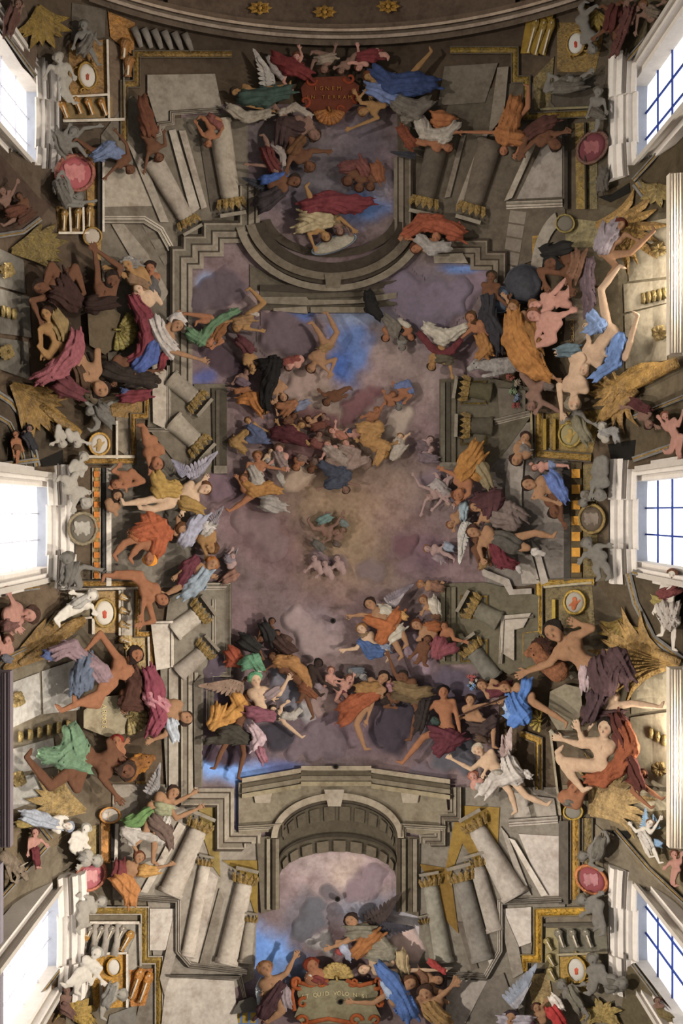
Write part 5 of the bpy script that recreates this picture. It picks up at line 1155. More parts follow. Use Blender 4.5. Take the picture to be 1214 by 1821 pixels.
fig('brown person lying in the dark web at upper left', 'brown', '#2a1d15', '100 1010 18', '150 1090', '110 1050 60 1060', '110 1130 60 1120', '#4a2d1f: 150 1100 30, 110 1130 26')
fig('dim person in reddish cloth at the top left corner', 'dim', '#3a281e', '92 20 22', '55 110', '60 50 40 130; 100 70 110 40', '', '#58392f: 65 70 40, 45 150 32')
reg('B')
fig('angel in dark green robe with a white wing under the top arch', 'gold', '#2a2018', '55 470 24', '190 480', '110 540 245 570', '270 450 330 440; 260 490 320 470', '#34453c: 110 500 48, 210 500 52, 310 470 38; #857968: 30 560 28, 110 605 30, 210 585 28', (.2, .4), wings='250 460 130 290 55 .6 #9d948a')
fig('red robed angel reaching up to the top arch', 'pink', '#4a2a1c', '365 290 21', '345 375', '395 290 385 255; 300 420 335 460', '300 360 260 300', '#64201f: 265 300 36, 335 345 48, 410 375 36; #8f837c: 225 300 15, 250 350 18, 290 395 18', (.1, .4))
fig('pale angel tumbling headlong above the red cartouche', 'dim', '#4a2a1c', '510 352 22', '522 285', '455 310 438 372; 552 290 566 246', '480 270 450 265', '#80705f: 500 305 30, 545 295 24', (0, .5))
fig('cherub in a crimson scarf right of the tumbling angel', 'pink', '#4a2a1c', '690 345 20', '735 290', '690 290 682 244; 650 320 620 330', '780 260 775 305; 820 280 838 290', '#682326: 700 290 28, 755 285 40', (0, .4), name='cherub')
fig('small dim cherub between the crimson scarf and the cartouche', 'dim', '#3a241a', '598 362 18', '640 310', '610 330 575 345', '660 290 680 270', '', name='cherub')
fig('woman in deep blue robe stretching one leg to the upper right', 'gold', '#4a2a18', '742 392 27', '880 430', '790 430 760 480; 740 450 700 490', '960 380 1060 265; 930 410 880 400', '#2b3c66: 780 370 40, 860 440 56, 970 430 66, 1050 430 42; #5a6a94: 760 460 40, 860 495 45', (-.1, .4))
fig('person with a long grey wing cloak reaching to the cartouche scroll', 'gold', '#5a3a24', '712 572 26', '810 535', '785 605 648 660; 700 530 675 485', '', '#625a50: 900 530 50, 970 565 54, 1030 530 36; #6e6558: 930 610 26, 990 600 20', (-.2, .4))
fig('dark haired angel under a white arc of drapery', 'dim', '#2f2018', '455 690 33', '370 620', '420 580 440 640; 300 590 270 560', '', '#3a2826: 290 700 46, 300 640 42, 380 660 40; #8a7c6e: 290 580 20, 360 548 22, 430 590 18', (.4, .3))
fig('brown cherub pointing right beneath the white arc', 'brown', '#3d2617', '432 852 29', '370 760', '440 775 515 778; 340 800 320 860', '340 720 310 690', '#5a3a1e: 350 770 34, 390 720 28', (.3, .3), name='cherub')
fig('figure in maroon and white with one arm to the left', 'dim', '#3a2018', '260 885 23', '235 790', '180 850 125 845; 290 830 300 780', '215 730 198 695', '#53221f: 215 785 36, 245 850 36; #80736c: 250 745 20, 295 790 20, 300 840 18', (-.2, .3))
fig('dark winged boy with a bright blue sash', 'brown', '#241a14', '350 930 34', '240 950', '300 980 310 960', '', '#2d4a85: 205 925 26, 285 905 22; #30282a: 200 1040 52, 260 1000 42', (.4, .2), wings='240 950 100 930 40 .3 #2a2a30', b=18)
for lab, a, p, c in (('leftmost cherub of the brown trio over the sky patch', '632 925 27', '670 860', '#633733: 620 860 34, 660 850 30'), ('middle cherub of the brown trio over the sky patch', '690 960 24', '705 880', '#6b3c36: 700 850 40, 720 880 30'), ('rightmost cherub of the brown trio with a gilt scrap', '748 955 23', '775 870', '#7d4a2c: 780 870 38, 795 910 26')):
    fig(lab, 'brown', '#3a2015', a, p, '', '', c, (0, .3), name='cherub', b=12)
fig('white robed figure with an orange globe at upper right', 'orange', '#3a2015', '1143 758 26', '1030 720', '1090 700 1195 682', '940 720 905 660', '#978d80: 1010 640 40, 1030 690 32, 1120 695 42, 1170 650 34; #8f5426: 1112 615 52; #70371f: 910 670 28, 950 730 34', (.3, .3), wings='980 790 860 790 24 .2 #2d2d33')
fig('woman in crimson robe reclining over the curved gallery', 'gold', '#2a1c15', '515 1212 27', '440 1110', '430 1200 455 1262; 590 1120 655 1175', '440 1020 415 960', '#66242a: 430 1060 46, 540 1040 58, 650 1050 50, 735 1040 28; #94835f: 420 1110 42, 520 1130 40, 390 1170 30', (.1, .3), b=20)
fig('small boy behind the painted round mirror', 'dim', '#3a2418', '590 1185 22', '570 1120', '620 1150 640 1190', '', '#6b5a3c: 560 1130 34', b=16)
t = thing('mirror', 'pale tilted painted shield on the curved gallery', 'shield', *T(560, 1255)); disc('face', t, T(560, 1255), S(118), S(36), -20, [(1, 8), (1, 22), (.8, 24), (.3, 25)], mat('#8a8170', 'cloth')); disc('rim', t, T(560, 1255), S(122), S(40), -20, [(1.02, 8), (1.02, 22), (.96, 24), (.94, 20)], mat('#5f6a78'))
fig('orange brown draped man beside the upper right pier foot', 'orange', '#2a1a12', '1085 1215 27', '1100 1130', '1010 1160 920 1215; 1140 1190 1200 1180', '', '#843f22: 940 1200 30, 1020 1140 44, 1090 1150 46, 1180 1190 48', (0, .4), b=20)
fig('person in grey white scarf with head hanging down', 'orange', '#3a2014', '985 1275 28', '1060 1250', '1000 1240 960 1230', '', '#88817b: 1005 1235 32, 1060 1275 36, 1130 1270 30', (-.2, .4), b=24)
reg('C')
fig('youth in a bright orange tunic leaping by the upper right gilt band', 'orange', '#241a14', '280 782 26', '330 610', '230 690 40 688; 375 740 345 800', '405 560 408 452', '#8a5423: 335 540 42, 320 620 50, 290 700 56, 350 720 46', (0, .4), b=22)
fig('dark man in brown robe hanging head down beside the bright panel', 'brown', '#241812', '542 748 36', '430 680', '545 700 590 690; 450 720 380 800', '390 720 365 795', '#4a2a22: 420 690 40, 480 650 42, 530 630 30', (.2, .3), b=20)
fig('dark red cherub left of the top right window', 'brown', '#2d1a14', '865 192 24', '850 90', '800 160 760 190; 890 120 900 80', '870 30 890 10; 830 60 800 30', '#4d211c: 850 70 46, 830 130 36', (0, .3), name='cherub')
fig('ruddy cherub touching the top right window frame', 'dim', '#3a241c', '912 152 24', '930 70', '945 110 970 60; 880 110 850 60', '920 20 930 0', '#55302a: 930 60 36, 860 265 26', (0, .3), name='cherub')
fig('pale angel at the very top right corner', 'dim', '#5a3a24', '1010 30 24', '1050 100', '980 80 970 160; 1060 40 1100 20', '', '#6a5c4c: 1050 60 36', (-.2, .3))
fig('grey stone cherub statue beside the upper right oval shield', 'grey', '#55514a', '740 250 26', '690 100', '780 170 810 165; 700 170 680 130', '680 40 700 10; 720 60 760 30', '', name='statue', b=10)
fig('grey stone statue seated below the upper right oval shield', 'grey', '#4f4a43', '620 420 30', '560 460', '690 400 720 380; 560 410 540 400', '500 470 520 400', '#5a544a: 580 450 46, 660 440 40', name='statue', b=8)
fig('grey stone statue beside the dark red oval medallion', 'grey', '#4f4a43', '770 480 24', '760 580', '800 520 810 570; 740 530 720 590', '770 640 760 680', '#5a544a: 760 590 34', name='statue', b=8)
fig('grey stone statue below the dark red oval medallion', 'grey', '#4a463f', '800 920 22', '790 970', '', '', '#565047: 790 970 34, 800 900 26', name='statue', b=8)
# ---- left middle groups
reg('D')
fig('dark seated giant with raised knees at upper left', 'brown', '#20140e', '215 262 38', '330 270', '165 330 205 430; 300 230 330 200', '265 150 228 255; 385 160 432 290', '#36201a: 300 300 60, 370 330 60, 330 230 46', (-.2, .3), b=22)
fig('bearded man with both arms arched over his head at upper left', 'brown', '#1c120d', '572 222 40', '510 330', '500 170 485 80; 620 160 500 75', '', '#2d1c16: 480 350 50, 560 340 40', (.2, .4), beard=1, b=26)
fig('bent grey turbaned man right of the arched arms', 'gold', '#77726c', '660 148 36', '735 245', '600 180 570 170; 740 180 770 230', '', '#6e6660: 640 145 30, 690 140 30; #70543a: 680 220 34, 740 250 30', (-.2, .3), b=20)
fig('dark haired person in slate cloth behind the turbaned man', 'orange', '#281a14', '772 162 29', '790 270', '750 220 740 190', '', '#504b48: 780 240 38, 795 290 32', (0, .3), b=16)
fig('blond woman in long wine red mantle at upper left', 'pale', '#5a3f22', '715 272 32', '770 340', '825 345 805 300; 700 290 690 300', '', '#6b2831: 690 330 36, 745 420 44, 765 520 48, 735 610 40, 680 640 28', (-.2, .3), b=22)
fig('plumed woman in white and blue pointing right at middle left', 'tan', '#3a2a20', '905 460 36', '800 540', '880 590 1030 635 .3; 860 470 900 420', '', '#a1978f: 800 450 40, 830 520 46, 870 575 44; #3c4f8a: 795 560 38, 770 620 48, 720 665 40; #6a2228: 840 620 26, 830 660 22; #a69e97: 885 425 22, 915 412 24, 940 435 18', (.4, .1), b=26)
fig('pale muscular man with a gilt bundle at left', 'gold', '#2a1a12', '240 400 34', '300 560', '205 480 215 600; 330 440 330 510', '250 620 200 570; 330 620 270 640', '#80683c: 290 400 30, 310 450 44, 325 510 36', (-.3, .2), b=24)
fig('broad backed man in rose red drapery bent forward at left', 'tan', '#1f1410', '512 778 46', '400 640', '500 590 500 650; 440 700 400 740', '300 680 220 720', '#83434a: 390 520 40, 380 600 50, 300 690 56, 215 725 40; #5a2a2e: 330 770 60, 390 800 42; #46301f: 405 690 36, 430 750 34', (.3, .4), b=28)
fig('dim man under the dark hide at left', 'brown', '#1d1511', '690 700 34', '600 640', '760 700 800 690; 640 700 600 740', '', '#2b221c: 560 690 48, 660 720 50, 750 740 46; #66242c: 640 830 30, 740 815 32; #3f4a70: 640 800 22, 670 810 18', (.2, .3), b=20)
fig('tanned boy sitting on the lower corner of the left pier', 'orange', '#2a1a12', '805 1165 36', '775 1050', '835 1110 785 1060; 760 1120 770 1190', '745 1010 735 975', '', (.3, .3), b=20)
fig('grey stone statue above the round medallion at left', 'grey', '#55514a', '470 900 26', '510 920', '450 860 430 840; 560 860 590 850', '500 980 470 1000', '#605b54: 520 900 44, 560 950 30', name='statue', b=10)
fig('left white stone boy of the pair over the window', 'stone', '#7d776c', '320 1060 22', '310 1010', '300 1050 280 1060', '300 980 310 1000', '', name='cherub_statue', b=10)
fig('right white stone boy of the pair over the window', 'stone', '#7d776c', '395 1060 22', '370 1025', '410 1050 440 1060', '350 1000 340 1020', '', name='cherub_statue', b=10)
fig('slim person in the arched web above the middle left window', 'orange', '#2a1c14', '80 1020 18', '85 1090', '60 1060 70 1120; 100 1050 115 1090', '90 1140 85 1170', '#5a3a20: 85 1085 20', b=10)
fig('dark figure at the edge of the arched web at left', 'dim', '#201a16', '150 990 18', '130 1040', '', '', '#2b2a2e: 140 1030 30, 170 1080 24', b=10)
reg('E')
fig('orange man with a green cloth reclining on the dark cloud', 'orange', '#4a2c16', '205 745 36', '280 660', '240 690 180 690; 300 740 250 770', '215 570 30 545; 200 600 120 600', '#4f6b4c: 80 690 45, 150 730 45, 240 610 36, 390 530 28; #70451f: 260 700 40, 300 640 34', (-.2, .3), b=16)
fig('gilt draped angel kicking one leg up beside the dark cloud', 'gold', '#4a3520', '405 640 34', '490 570', '450 650 560 665; 390 590 340 600', '590 470 492 370', '#80603a: 400 600 36, 480 585 40; #94867a: 500 540 20, 540 550 16', (-.1, .3), b=18)
fig('figure in maroon bodice diving below the gilt draped angel', 'gold', '#4a3020', '512 925 29', '450 770', '470 880 500 940; 530 850 545 880', '', '#4c2528: 430 745 48, 480 790 42', (.1, .4), b=16)
fig('man in a black robe kneeling on the pale pink cloud', 'tan', '#1a120d', '725 1130 31', '640 960', '690 1050 680 1135; 600 1080 640 1150', '', '#141110: 590 900 46, 660 900 58, 640 985 62, 600 1130 42, 610 1195 30; #3a332c: 650 1040 36', (.2, .3), b=22)
fig('nude youth falling head down beside the big round cloud', 'tan', '#3a2212', '925 925 35', '1030 760', '1095 865 1055 965; 985 900 1045 955', '1105 680 1035 540; 985 690 930 610', '#80623a: 1010 790 36, 1050 770 26', (-.2, .4), b=18)
fig('red faced figure peeking under the big round cloud', 'pink', '#3a2014', '770 915 31', '850 865', '730 890 715 880', '', '#70352c: 730 885 28, 820 865 30', (-.2, .3), b=12)
fig('fair youth in orange silk behind the black robe', 'gold', '#5a3a1c', '590 1225 27', '510 1140', '620 1180 700 1160', '', '#935a1f: 430 1150 32, 520 1140 48, 560 1205 48; #7a4a26: 400 1090 24, 470 1080 22', (.1, .3), b=14, wings='480 1100 340 1080 30 .3 #66463a')
fig('seated figure in brown and blue right of the orange silk', 'tan', '#3a2618', '700 1150 22', '740 1200', '670 1190 680 1240', '', '#80512f: 700 1185 36, 800 1185 36, 740 1240 30; #63667a: 830 1205 34, 890 1175 26', b=14)
fig('blue robed youth sprawling below the orange silk', 'gold', '#4a3020', '480 1300 24', '540 1390', '560 1350 640 1385', '470 1450 380 1420', '#434b66: 500 1345 34, 560 1400 46, 480 1430 24, 600 1440 28; #80602f: 460 1380 26, 380 1450 36, 440 1500 30', (-.1, .2), b=14)
fig('woman in dark red robe at the middle of the upper group', 'gold', '#3a2416', '850 1330 30', '760 1400', '860 1390 890 1440; 700 1350 690 1320', '', '#481c22: 690 1390 52, 760 1390 62, 840 1425 50', (.1, .3), b=16)
fig('seated figure in white robe over orange silk in the upper group', 'orange', '#5a3a20', '545 1552 33', '560 1680', '620 1625 705 1640; 480 1600 470 1640', '', '#8d857b: 510 1640 36, 540 1710 52, 570 1765 34; #93652a: 450 1720 25, 520 1790 48, 620 1775 50, 690 1790 30; #8d857b: 700 1690 26, 720 1730 20', (-.1, .3), b=18)
fig('rose robed figure looking down right of the white robe', 'pink', '#4a3426', '698 1500 34', '725 1610', '670 1570 610 1620; 740 1560 750 1620', '', '#75615b: 690 1545 42, 720 1600 38', (0, .3), b=14)
fig('small brown cherub falling through the blue gap', 'brown', '#2d1b10', '1035 1165 28', '1095 1105', '1015 1120 995 1100; 1110 1150 1150 1130', '1150 1085 1190 1065', '', (-.1, .4), b=12, name='cherub')
fig('coral pink figure with spread arms in the upper group', 'pink', '#4a2a1c', '1068 1370 22', '1125 1410', '1090 1350 1095 1320; 1150 1380 1165 1370', '', '#945c48: 1115 1390 28, 1150 1415 28', b=14)
fig('head down cherub left under the swirl of white robes', 'orange', '#4a2c18', '820 1622 28', '850 1560', '', '', '#6b5148: 850 1560 34', (0, .4), b=10, name='cherub')
fig('head down cherub right under the swirl of white robes', 'brown', '#3a2214', '925 1642 26', '960 1585', '', '', '#604a40: 950 1590 30', (0, .4), b=10, name='cherub')
fig('swirling figure in cream robes at the heart of the upper group', 'pink', '#5a4030', '1040 1470 28', '1110 1545', '1020 1520 1000 1560', '', '#88776c: 1040 1500 36, 1100 1545 46, 1160 1585 42; #755e52: 1050 1580 28, 1130 1620 26', b=16)
fig('diving figure in slate blue robe with spread arms over the glow', 'dim', '#3a2c24', '1165 1782 28', '1110 1660', '1085 1745 990 1775; 1190 1740 1230 1750', '', '#3a3e4c: 1000 1610 30, 1060 1650 46, 1150 1680 56, 1050 1745 38, 1140 1730 40', (0, .4), b=16)
reg('F')
fig('hanging man at the left end of the white robed fliers', 'orange', '#2a1b14', '340 712 28', '370 620', '', '', '#625a50: 350 590 40, 395 640 48, 400 685 32; #1b1917: 220 420 40, 240 500 50, 285 555 34', (0, .4), b=18)
fig('red faced man next to the black mantle', 'orange', '#2a1b14', '515 708 27', '470 640', '', '', '#9a8f80: 440 600 24, 490 630 24; #1b1917: 462 668 20', (.1, .4), b=16)
fig('small grey figure hanging lowest of the three heads', 'grey', '#4a4038', '455 778 24', '452 715', '430 750 440 790', '', '#5f564c: 450 720 24', (0, .4), b=14)
fig('flier in white and crimson plunging head down', 'gold', '#2a2018', '665 912 31', '730 790', '790 900 805 970; 655 850 650 880', '', '#9d9484: 640 650 44, 740 710 60, 800 690 46, 890 640 28; #582226: 580 690 22, 660 780 28, 720 830 26, 800 810 28, 860 740 22; #4b4333: 720 860 40, 780 870 36', (-.1, .4), b=22)
fig('brown bearded man in gilt cloth left of the grey globe', 'orange', '#3f2a18', '945 575 40', '1040 690', '960 640 870 720; 930 620 900 650', '', '#8a5c25: 1020 715 36, 1045 790 46, 1000 840 30', (-.4, .2), beard=1, b=18)
fig('cherub wrapped in a blue ribbon in the pale sky', 'orange', '#4a3020', '500 1072 25', '450 1110', '520 1120 480 1160; 430 1080 405 1050', '430 1150 380 1150', '#56628a: 420 1055 24, 490 1040 30, 515 1090 24', (.2, .2), name='cherub', b=12)
fig('pink cherub left of the blue ribbon', 'orange', '#5a3824', '385 1120 25', '360 1150', '340 1130 330 1110', '390 1180 360 1190', '', (0, .3), name='cherub', b=10)
fig('tiny blue grey cherub under the blue ribbon', 'grey', '#4a4a55', '432 1205 20', '440 1170', '', '', '#4a5470: 440 1165 20', (0, .4), name='cherub', b=10)
fig('gilt draped figure at the bright heart of the cluster', 'gold', '#7a5426', '320 1530 33', '250 1430', '200 1450 160 1440; 350 1470 400 1460', '', '#99703a: 180 1350 44, 280 1350 48, 210 1430 48, 330 1480 42, 280 1585 28', (.1, .3), b=20)
fig('fair cherub above the gilt drapery', 'orange', '#6a4426', '275 1232 26', '220 1300', '300 1220 320 1190; 220 1260 190 1270', '200 1330 160 1360', '', (.1, .2), name='cherub', b=14)
fig('flesh pink cherub left of the gilt drapery', 'pink', '#5a3824', '160 1390 25', '120 1400', '200 1350 210 1320', '90 1400 70 1380', '#2f3547: 85 1380 22', (0, .2), name='cherub', b=14)
fig('figure in fluttering cream robe right of the gilt drapery', 'pale', '#6a4c30', '440 1415 24', '400 1500', '480 1410 495 1400', '', '#9d9183: 430 1445 34, 400 1540 40, 455 1490 30', b=16)
fig('rose robed seated person in the cluster foreground', 'pink', '#5a4030', '60 1460 26', '110 1540', '', '', '#806a60: 40 1500 36, 120 1530 42, 90 1605 44, 190 1580 34; #6a5348: 200 1620 30, 230 1590 22', b=16)
fig('upper faint head beside the dark pier', 'faint', '#4a3a34', '650 1435 25', '610 1470', '', '', '#66555a: 600 1480 40', b=8)
fig('lower faint head beside the dark pier', 'faint', '#4a3a34', '655 1502 26', '620 1550', '', '', '#6a5a60: 610 1560 40, 680 1570 30', b=8)
reg('E')
fig('auburn figure in brown cloth crouching over the dark red robe', 'tan', '#3a2214', '905 1290 24', '960 1340', '880 1330 860 1300; 950 1280 980 1260', '', '#5f3426: 950 1340 34, 1000 1330 28', b=12)
fig('dim red figure among the dusky cloud bank', 'dim', '#3a2018', '980 1400 24', '960 1460', '', '', '#6a3b34: 950 1460 36, 1000 1480 30', b=12)
fig('small winged head in the dusky cloud left of the coral figure', 'dim', '#3a2018', '1010 1270 20', '1030 1310', '', '', '#5a3530: 1030 1310 24', b=10)
fig('brown figure reaching up beside the pale pink cloud', 'brown', '#2d1b10', '800 1270 24', '760 1310', '830 1240 850 1210', '', '#5d3a28: 750 1310 30', b=10)
fig('pale figure in white sleeves under the blue robed youth', 'pale', '#4a3020', '640 1520 24', '620 1580', '600 1560 570 1590', '', '#8d857b: 620 1580 26, 650 1600 22', b=12)
fig('dim mauve figure on the cloud left of the black robe', 'dim', '#3a2a24', '470 960 26', '430 1020', '400 990 380 1020', '', '#5a4750: 420 1020 34, 460 1040 30', b=10)
# ---- upper right group
reg('G')
fig('lilac robed figure with a leg stretched over the cream pilaster', 'tan', '#4a2018', '870 62 32', '800 220', '790 150 770 200; 900 110 950 140', '925 215 1055 95; 850 290 765 405', '#877b80: 790 90 42, 775 175 50, 830 110 40, 850 60 30', (.2, .3), b=24)
fig('dark bearded giant carrying on his shoulder at right', 'brown', '#1b1a18', '505 270 46', '650 280', '430 310 455 375; 590 350 600 400', '', '#6b4a34: 640 250 50, 620 320 46; #1f1d1b: 475 205 40, 560 190 44', (-.3, .3), beard=1, b=24)
fig('large nude youth lying across the cream pilaster at right', 'pale', '#6a5236', '672 850 36', '820 640', '700 700 690 640; 780 760 830 790', '765 415 865 290; 895 790 965 560', '#5a79ad: 835 760 44, 865 690 40, 840 820 38, 740 890 30; #6a82ab: 715 560 40, 750 610 46, 705 640 30; #5a484d: 700 270 32, 690 380 40, 700 480 40, 690 545 25', (-.3, .3), b=28)
fig('pale muscular back with a long arm reaching down at right', 'pale', '#6a6252', '615 1030 42', '640 790', '535 940 550 1085; 600 760 560 760', '', '#4f6068: 555 755 36, 620 745 32', (.2, .5), b=26)
fig('upper pink cherub leaning on the stone tablet', 'pink', '#5a3a28', '400 560 38', '490 610', '440 620 400 690; 540 560 590 540', '500 690 415 725; 530 600 470 680', '', (-.3, .1), name='cherub', b=28)
fig('pale cherub stretching one arm to the dark giant', 'pink', '#6a4a34', '405 500 32', '560 470', '510 430 610 320; 440 540 400 560', '590 440 600 400; 590 500 540 490', '', (-.2, .3), name='cherub', b=24)
fig('woman in a huge orange mantle below the grey globe', 'tan', '#4a3018', '285 510 32', '360 740', '270 500 245 465; 470 870 520 905', '', '#9a6422: 290 580 56, 300 680 78, 345 780 78, 420 860 56, 465 895 32; #7d5420: 370 640 60, 400 720 50', (-.3, .3), b=20)
fig('figure in dark slate robe at the left of the grey globe', 'brown', '#2a2018', '165 345 28', '150 560', '160 430 170 440; 250 500 260 470', '', '#2c2a2f: 150 470 42, 140 560 46, 195 650 48, 205 735 28; #8f5f25: 110 690 36, 140 750 34', (-.2, .2), b=18)
for lab, x, y, r, c in (('big dark grey globe carried by the bearded giant', 345, 385, 105, '#34343a'), ('blue grey globe with a pale rim left of the big dark one', 210, 470, 72, '#4a5464')):
    t = thing('globe', lab, 'globe', *T(x, y)); c_ = T(x, y); R_ = S(r)
    v = Vol(); v.ell((*c_, 12), (R_, R_, R_), np.eye(3)); vv, Q = v.mesh(2.2); fast('ball', np.stack([vv[:, 0], vv[:, 1], 12+(vv[:, 2]-12)*.62], 1), Q, t, [mat(c, 'cloth')])
    disc('rim', t, c_, R_, R_, 0, [(1.04, 10), (1.04, 14), (.99, 16)], mat('#7a8798' if r < 80 else '#3a3a40'))
fig('brown grey cherub hugging the forearm at the lower right of the mantle', 'dim', '#4a3c34', '385 1050 28', '410 950', '440 1040 420 1070; 500 1060 555 1095', '340 890 330 860; 460 920 460 890', '#5d5048: 470 940 30', (0, .4), name='cherub', b=18)
fig('dark red winged figure in the web above the middle right window', 'dim', '#2a1814', '1025 1150 28', '985 1060', '1000 1120 1060 1160; 930 1060 900 1060', '', '#4a2323: 950 1040 32, 1010 1075 30', (.2, .4), b=14)
fig('pale cherub in the web at the right edge', 'pink', '#5a3a2a', '1118 1110 24', '1185 1235', '1120 1170 1090 1130; 1190 1160 1210 1100', '1150 1300 1120 1310; 1190 1310 1200 1330', '', (0, .2), name='cherub', b=12)
fig('white stone bird like statue beside the gilt sheaf', 'stone', '#7a766f', '770 1170 24', '790 1240', '', '', '#7d7a76: 780 1200 26, 840 1190 22, 850 1230 24', name='statue', b=12)
fig('grey statue of a boy beside the gilt ringed medallion', 'grey', '#5a564d', '620 1060 26', '640 1130', '600 1110 570 1130; 680 1130 720 1150', '', '#6f6852: 630 1130 34, 680 1220 36', name='statue', b=14)
# ---- middle left
reg('H')
fig('winged angel in yellow robe leaning right on the left arcade', 'pale', '#4a2f1c', '1048 200 34', '870 255', '960 210 940 300; 1010 190 1040 160', '750 262 640 278; 790 305 722 300', '#96752f: 810 140 38, 830 195 52, 890 205 48; #8a6a2e: 960 270 46, 1020 300 28', (.4, .2), wings='980 150 1085 10 55 .5 #8a8490; 940 140 900 60 50 -.4 #7a7686', b=20)
fig('woman in orange drapery with a yellow turban hanging below', 'orange', '#b5762c', '770 555 34', '790 430', '740 470 690 440; 830 520 840 470', '640 480 588 540; 705 505 668 555', '#95481f: 770 355 40, 800 400 60, 730 420 50, 840 430 46, 810 500 46; #8a5026: 700 440 36', (-.3, .3), b=22)
fig('woman in pale lilac kissing another on the purple sky edge', 'tan', '#4a2f1c', '942 412 33', '990 440', '900 430 910 380', '', '#8a8998: 1000 385 44, 955 460 40, 1030 360 36; #a59d98: 1060 400 30', (.3, .2), b=16)
fig('bent winged figure facing the lilac woman', 'gold', '#4a301c', '1085 495 34', '1050 430', '1040 480 1060 540; 1100 460 1080 440', '', '#8f877e: 1060 420 34, 1080 400 26', (-.4, .3), wings='1090 400 1130 300 46 .4 #80757a', b=14)
fig('blond figure in pale blue robe kneeling on the lower pier', 'tan', '#7a4a26', '1085 588 33', '990 660', '960 600 915 640; 1040 620 1080 640', '930 700 850 745', '#7d8994: 1050 640 40, 1005 690 50, 960 735 32; #57252f: 960 600 34, 1000 570 28, 950 660 34, 930 690 22', (.4, .1), b=20)
fig('dark haired nude man crouching against the gilt frieze corner', 'orange', '#241610', '828 768 36', '755 720', '790 880 735 895; 740 760 730 840', '680 650 540 645; 720 640 600 630', '', (.4, .1), b=22)
fig('bearded head peeking over the edge of the left arcade', 'tan', '#22150e', '600 240 28', '570 300', '575 290 585 310', '', '', (.2, .1), beard=1, b=12)
fig('ruddy man lying behind the upper edge of the left arcade', 'orange', '#3a2014', '600 175 28', '680 120', '580 110 600 90; 640 190 590 190', '735 160 650 190', '', (-.2, .3), b=14)
fig('white stone boy sitting right above the middle left window frame', 'stone', '#7d776c', '440 268 30', '360 190', '390 250 380 290; 400 200 430 210', '340 150 310 140; 380 140 390 120', '', (.2, .3), name='cherub_statue', b=10)
fig('white stone head and torso above the stone boy', 'stone', '#7d776c', '425 40 26', '385 110', '440 90 430 110; 360 90 370 130', '', '', name='cherub_statue', b=10)
fig('white reclining stone figure by the red flame shield', 'white', '#8f897f', '468 750 30', '400 800', '430 750 390 740; 470 800 480 820', '330 830 285 865; 340 850 300 880', '#9a948b: 400 790 36, 440 770 28', (.2, .2), name='statue', b=12)
fig('grey stone figure pointing right below the dark round medallion', 'grey', '#55514a', '350 565 34', '370 650', '430 600 505 615; 330 620 320 660', '410 690 400 710', '#615c55: 370 610 40, 350 660 36', name='statue', b=10)
fig('pink winged figure in the web below the middle left window', 'pink', '#3a2820', '150 845 44', '40 850', '90 830 50 750; 60 880 80 900', '', '#6a463f: 40 900 36, 80 890 28', (-.2, .3), b=12)
fig('small child in the web at the left edge beneath the pink figure', 'pink', '#4a3024', '40 980 26', '20 1060', '50 1000 55 960; 10 1010 0 980', '', '#5d5b64: 30 1070 26', (-.2, .2), name='cherub', b=10)
# ---- centre
reg('I')
fig('tiny figure in teal robe in the golden glow', 'dim', '#5a4632', '598 350 19', '545 345', '600 310 628 262; 570 380 545 395', '488 330 462 292; 530 320 552 255', '#5d7570: 530 290 24, 556 278 22; #57524c: 500 405 22, 525 425 20', (.2, .2), b=10)
fig('tiny figure right in dim blue at the golden glow', 'dim', '#4a3826', '632 340 17', '600 385', '650 310 640 290', '', '#68706c: 642 310 20, 630 300 14; #594a41: 600 405 18', (-.2, .2), b=10)
for lab, x, y in (('left faint cherub under the golden glow', 492, 478), ('middle faint cherub under the golden glow', 545, 505), ('right faint cherub under the golden glow', 605, 480)):
    fig(lab, 'faint', '#5a4a46', '%d %d 17' % (x, y), '%d %d' % (x+15, y+45), '%d %d %d %d' % (x-20, y+40, x-35, y+55), '%d %d %d %d' % (x+30, y+70, x+40, y+60), '', name='cherub', b=8)
fig('flying youth with pale cloth and one bare leg left of the glow', 'orange', '#4a3020', '150 90 24', '185 170', '140 120 120 90', '140 205 78 245', '#857d76: 270 210 44, 330 225 26', (-.2, .3), b=16)
fig('faint grey angel in the purple sky at left', 'faint', '#5a4a46', '90 470 18', '80 520', '70 460 85 440', '', '#6b6066: 70 480 24; #7a5546: 90 560 30, 60 580 22', b=8, wings='90 490 110 430 20 .4 #847a7c')
fig('pale dancer with thin limbs at the upper right of the glow', 'faint', '#6a584e', '1060 175 18', '1100 150', '1010 120 985 75; 1040 190 1020 250', '1130 100 1150 80; 1140 190 1180 220', '#8f8480: 1080 120 22, 1100 110 26, 1130 140 22', b=10)
fig('pale dancer with raised arms beside the gilt shield angel', 'faint', '#6a584e', '1150 200 18', '1130 120', '1170 170 1200 140; 1110 200 1080 230', '1150 90 1190 60; 1100 80 1090 60', '#857a78: 1140 150 24; #4f4a55: 1180 185 20', b=10)
fig('faint blue winged figure at the right of the purple cloud', 'faint', '#6a4a3a', '1050 430 19', '1110 440', '1080 440 1120 420', '1150 460 1180 480', '#7b8390: 1150 420 24; #7d6b70: 1100 470 26', wings='1110 430 1120 500 24 .3 #958a8a', b=8)
fig('orange haired reclining angel above the right pier', 'tan', '#8a5a36', '1020 605 18', '1090 620', '1060 610 1110 600', '', '#75523f: 1090 615 28', b=8)
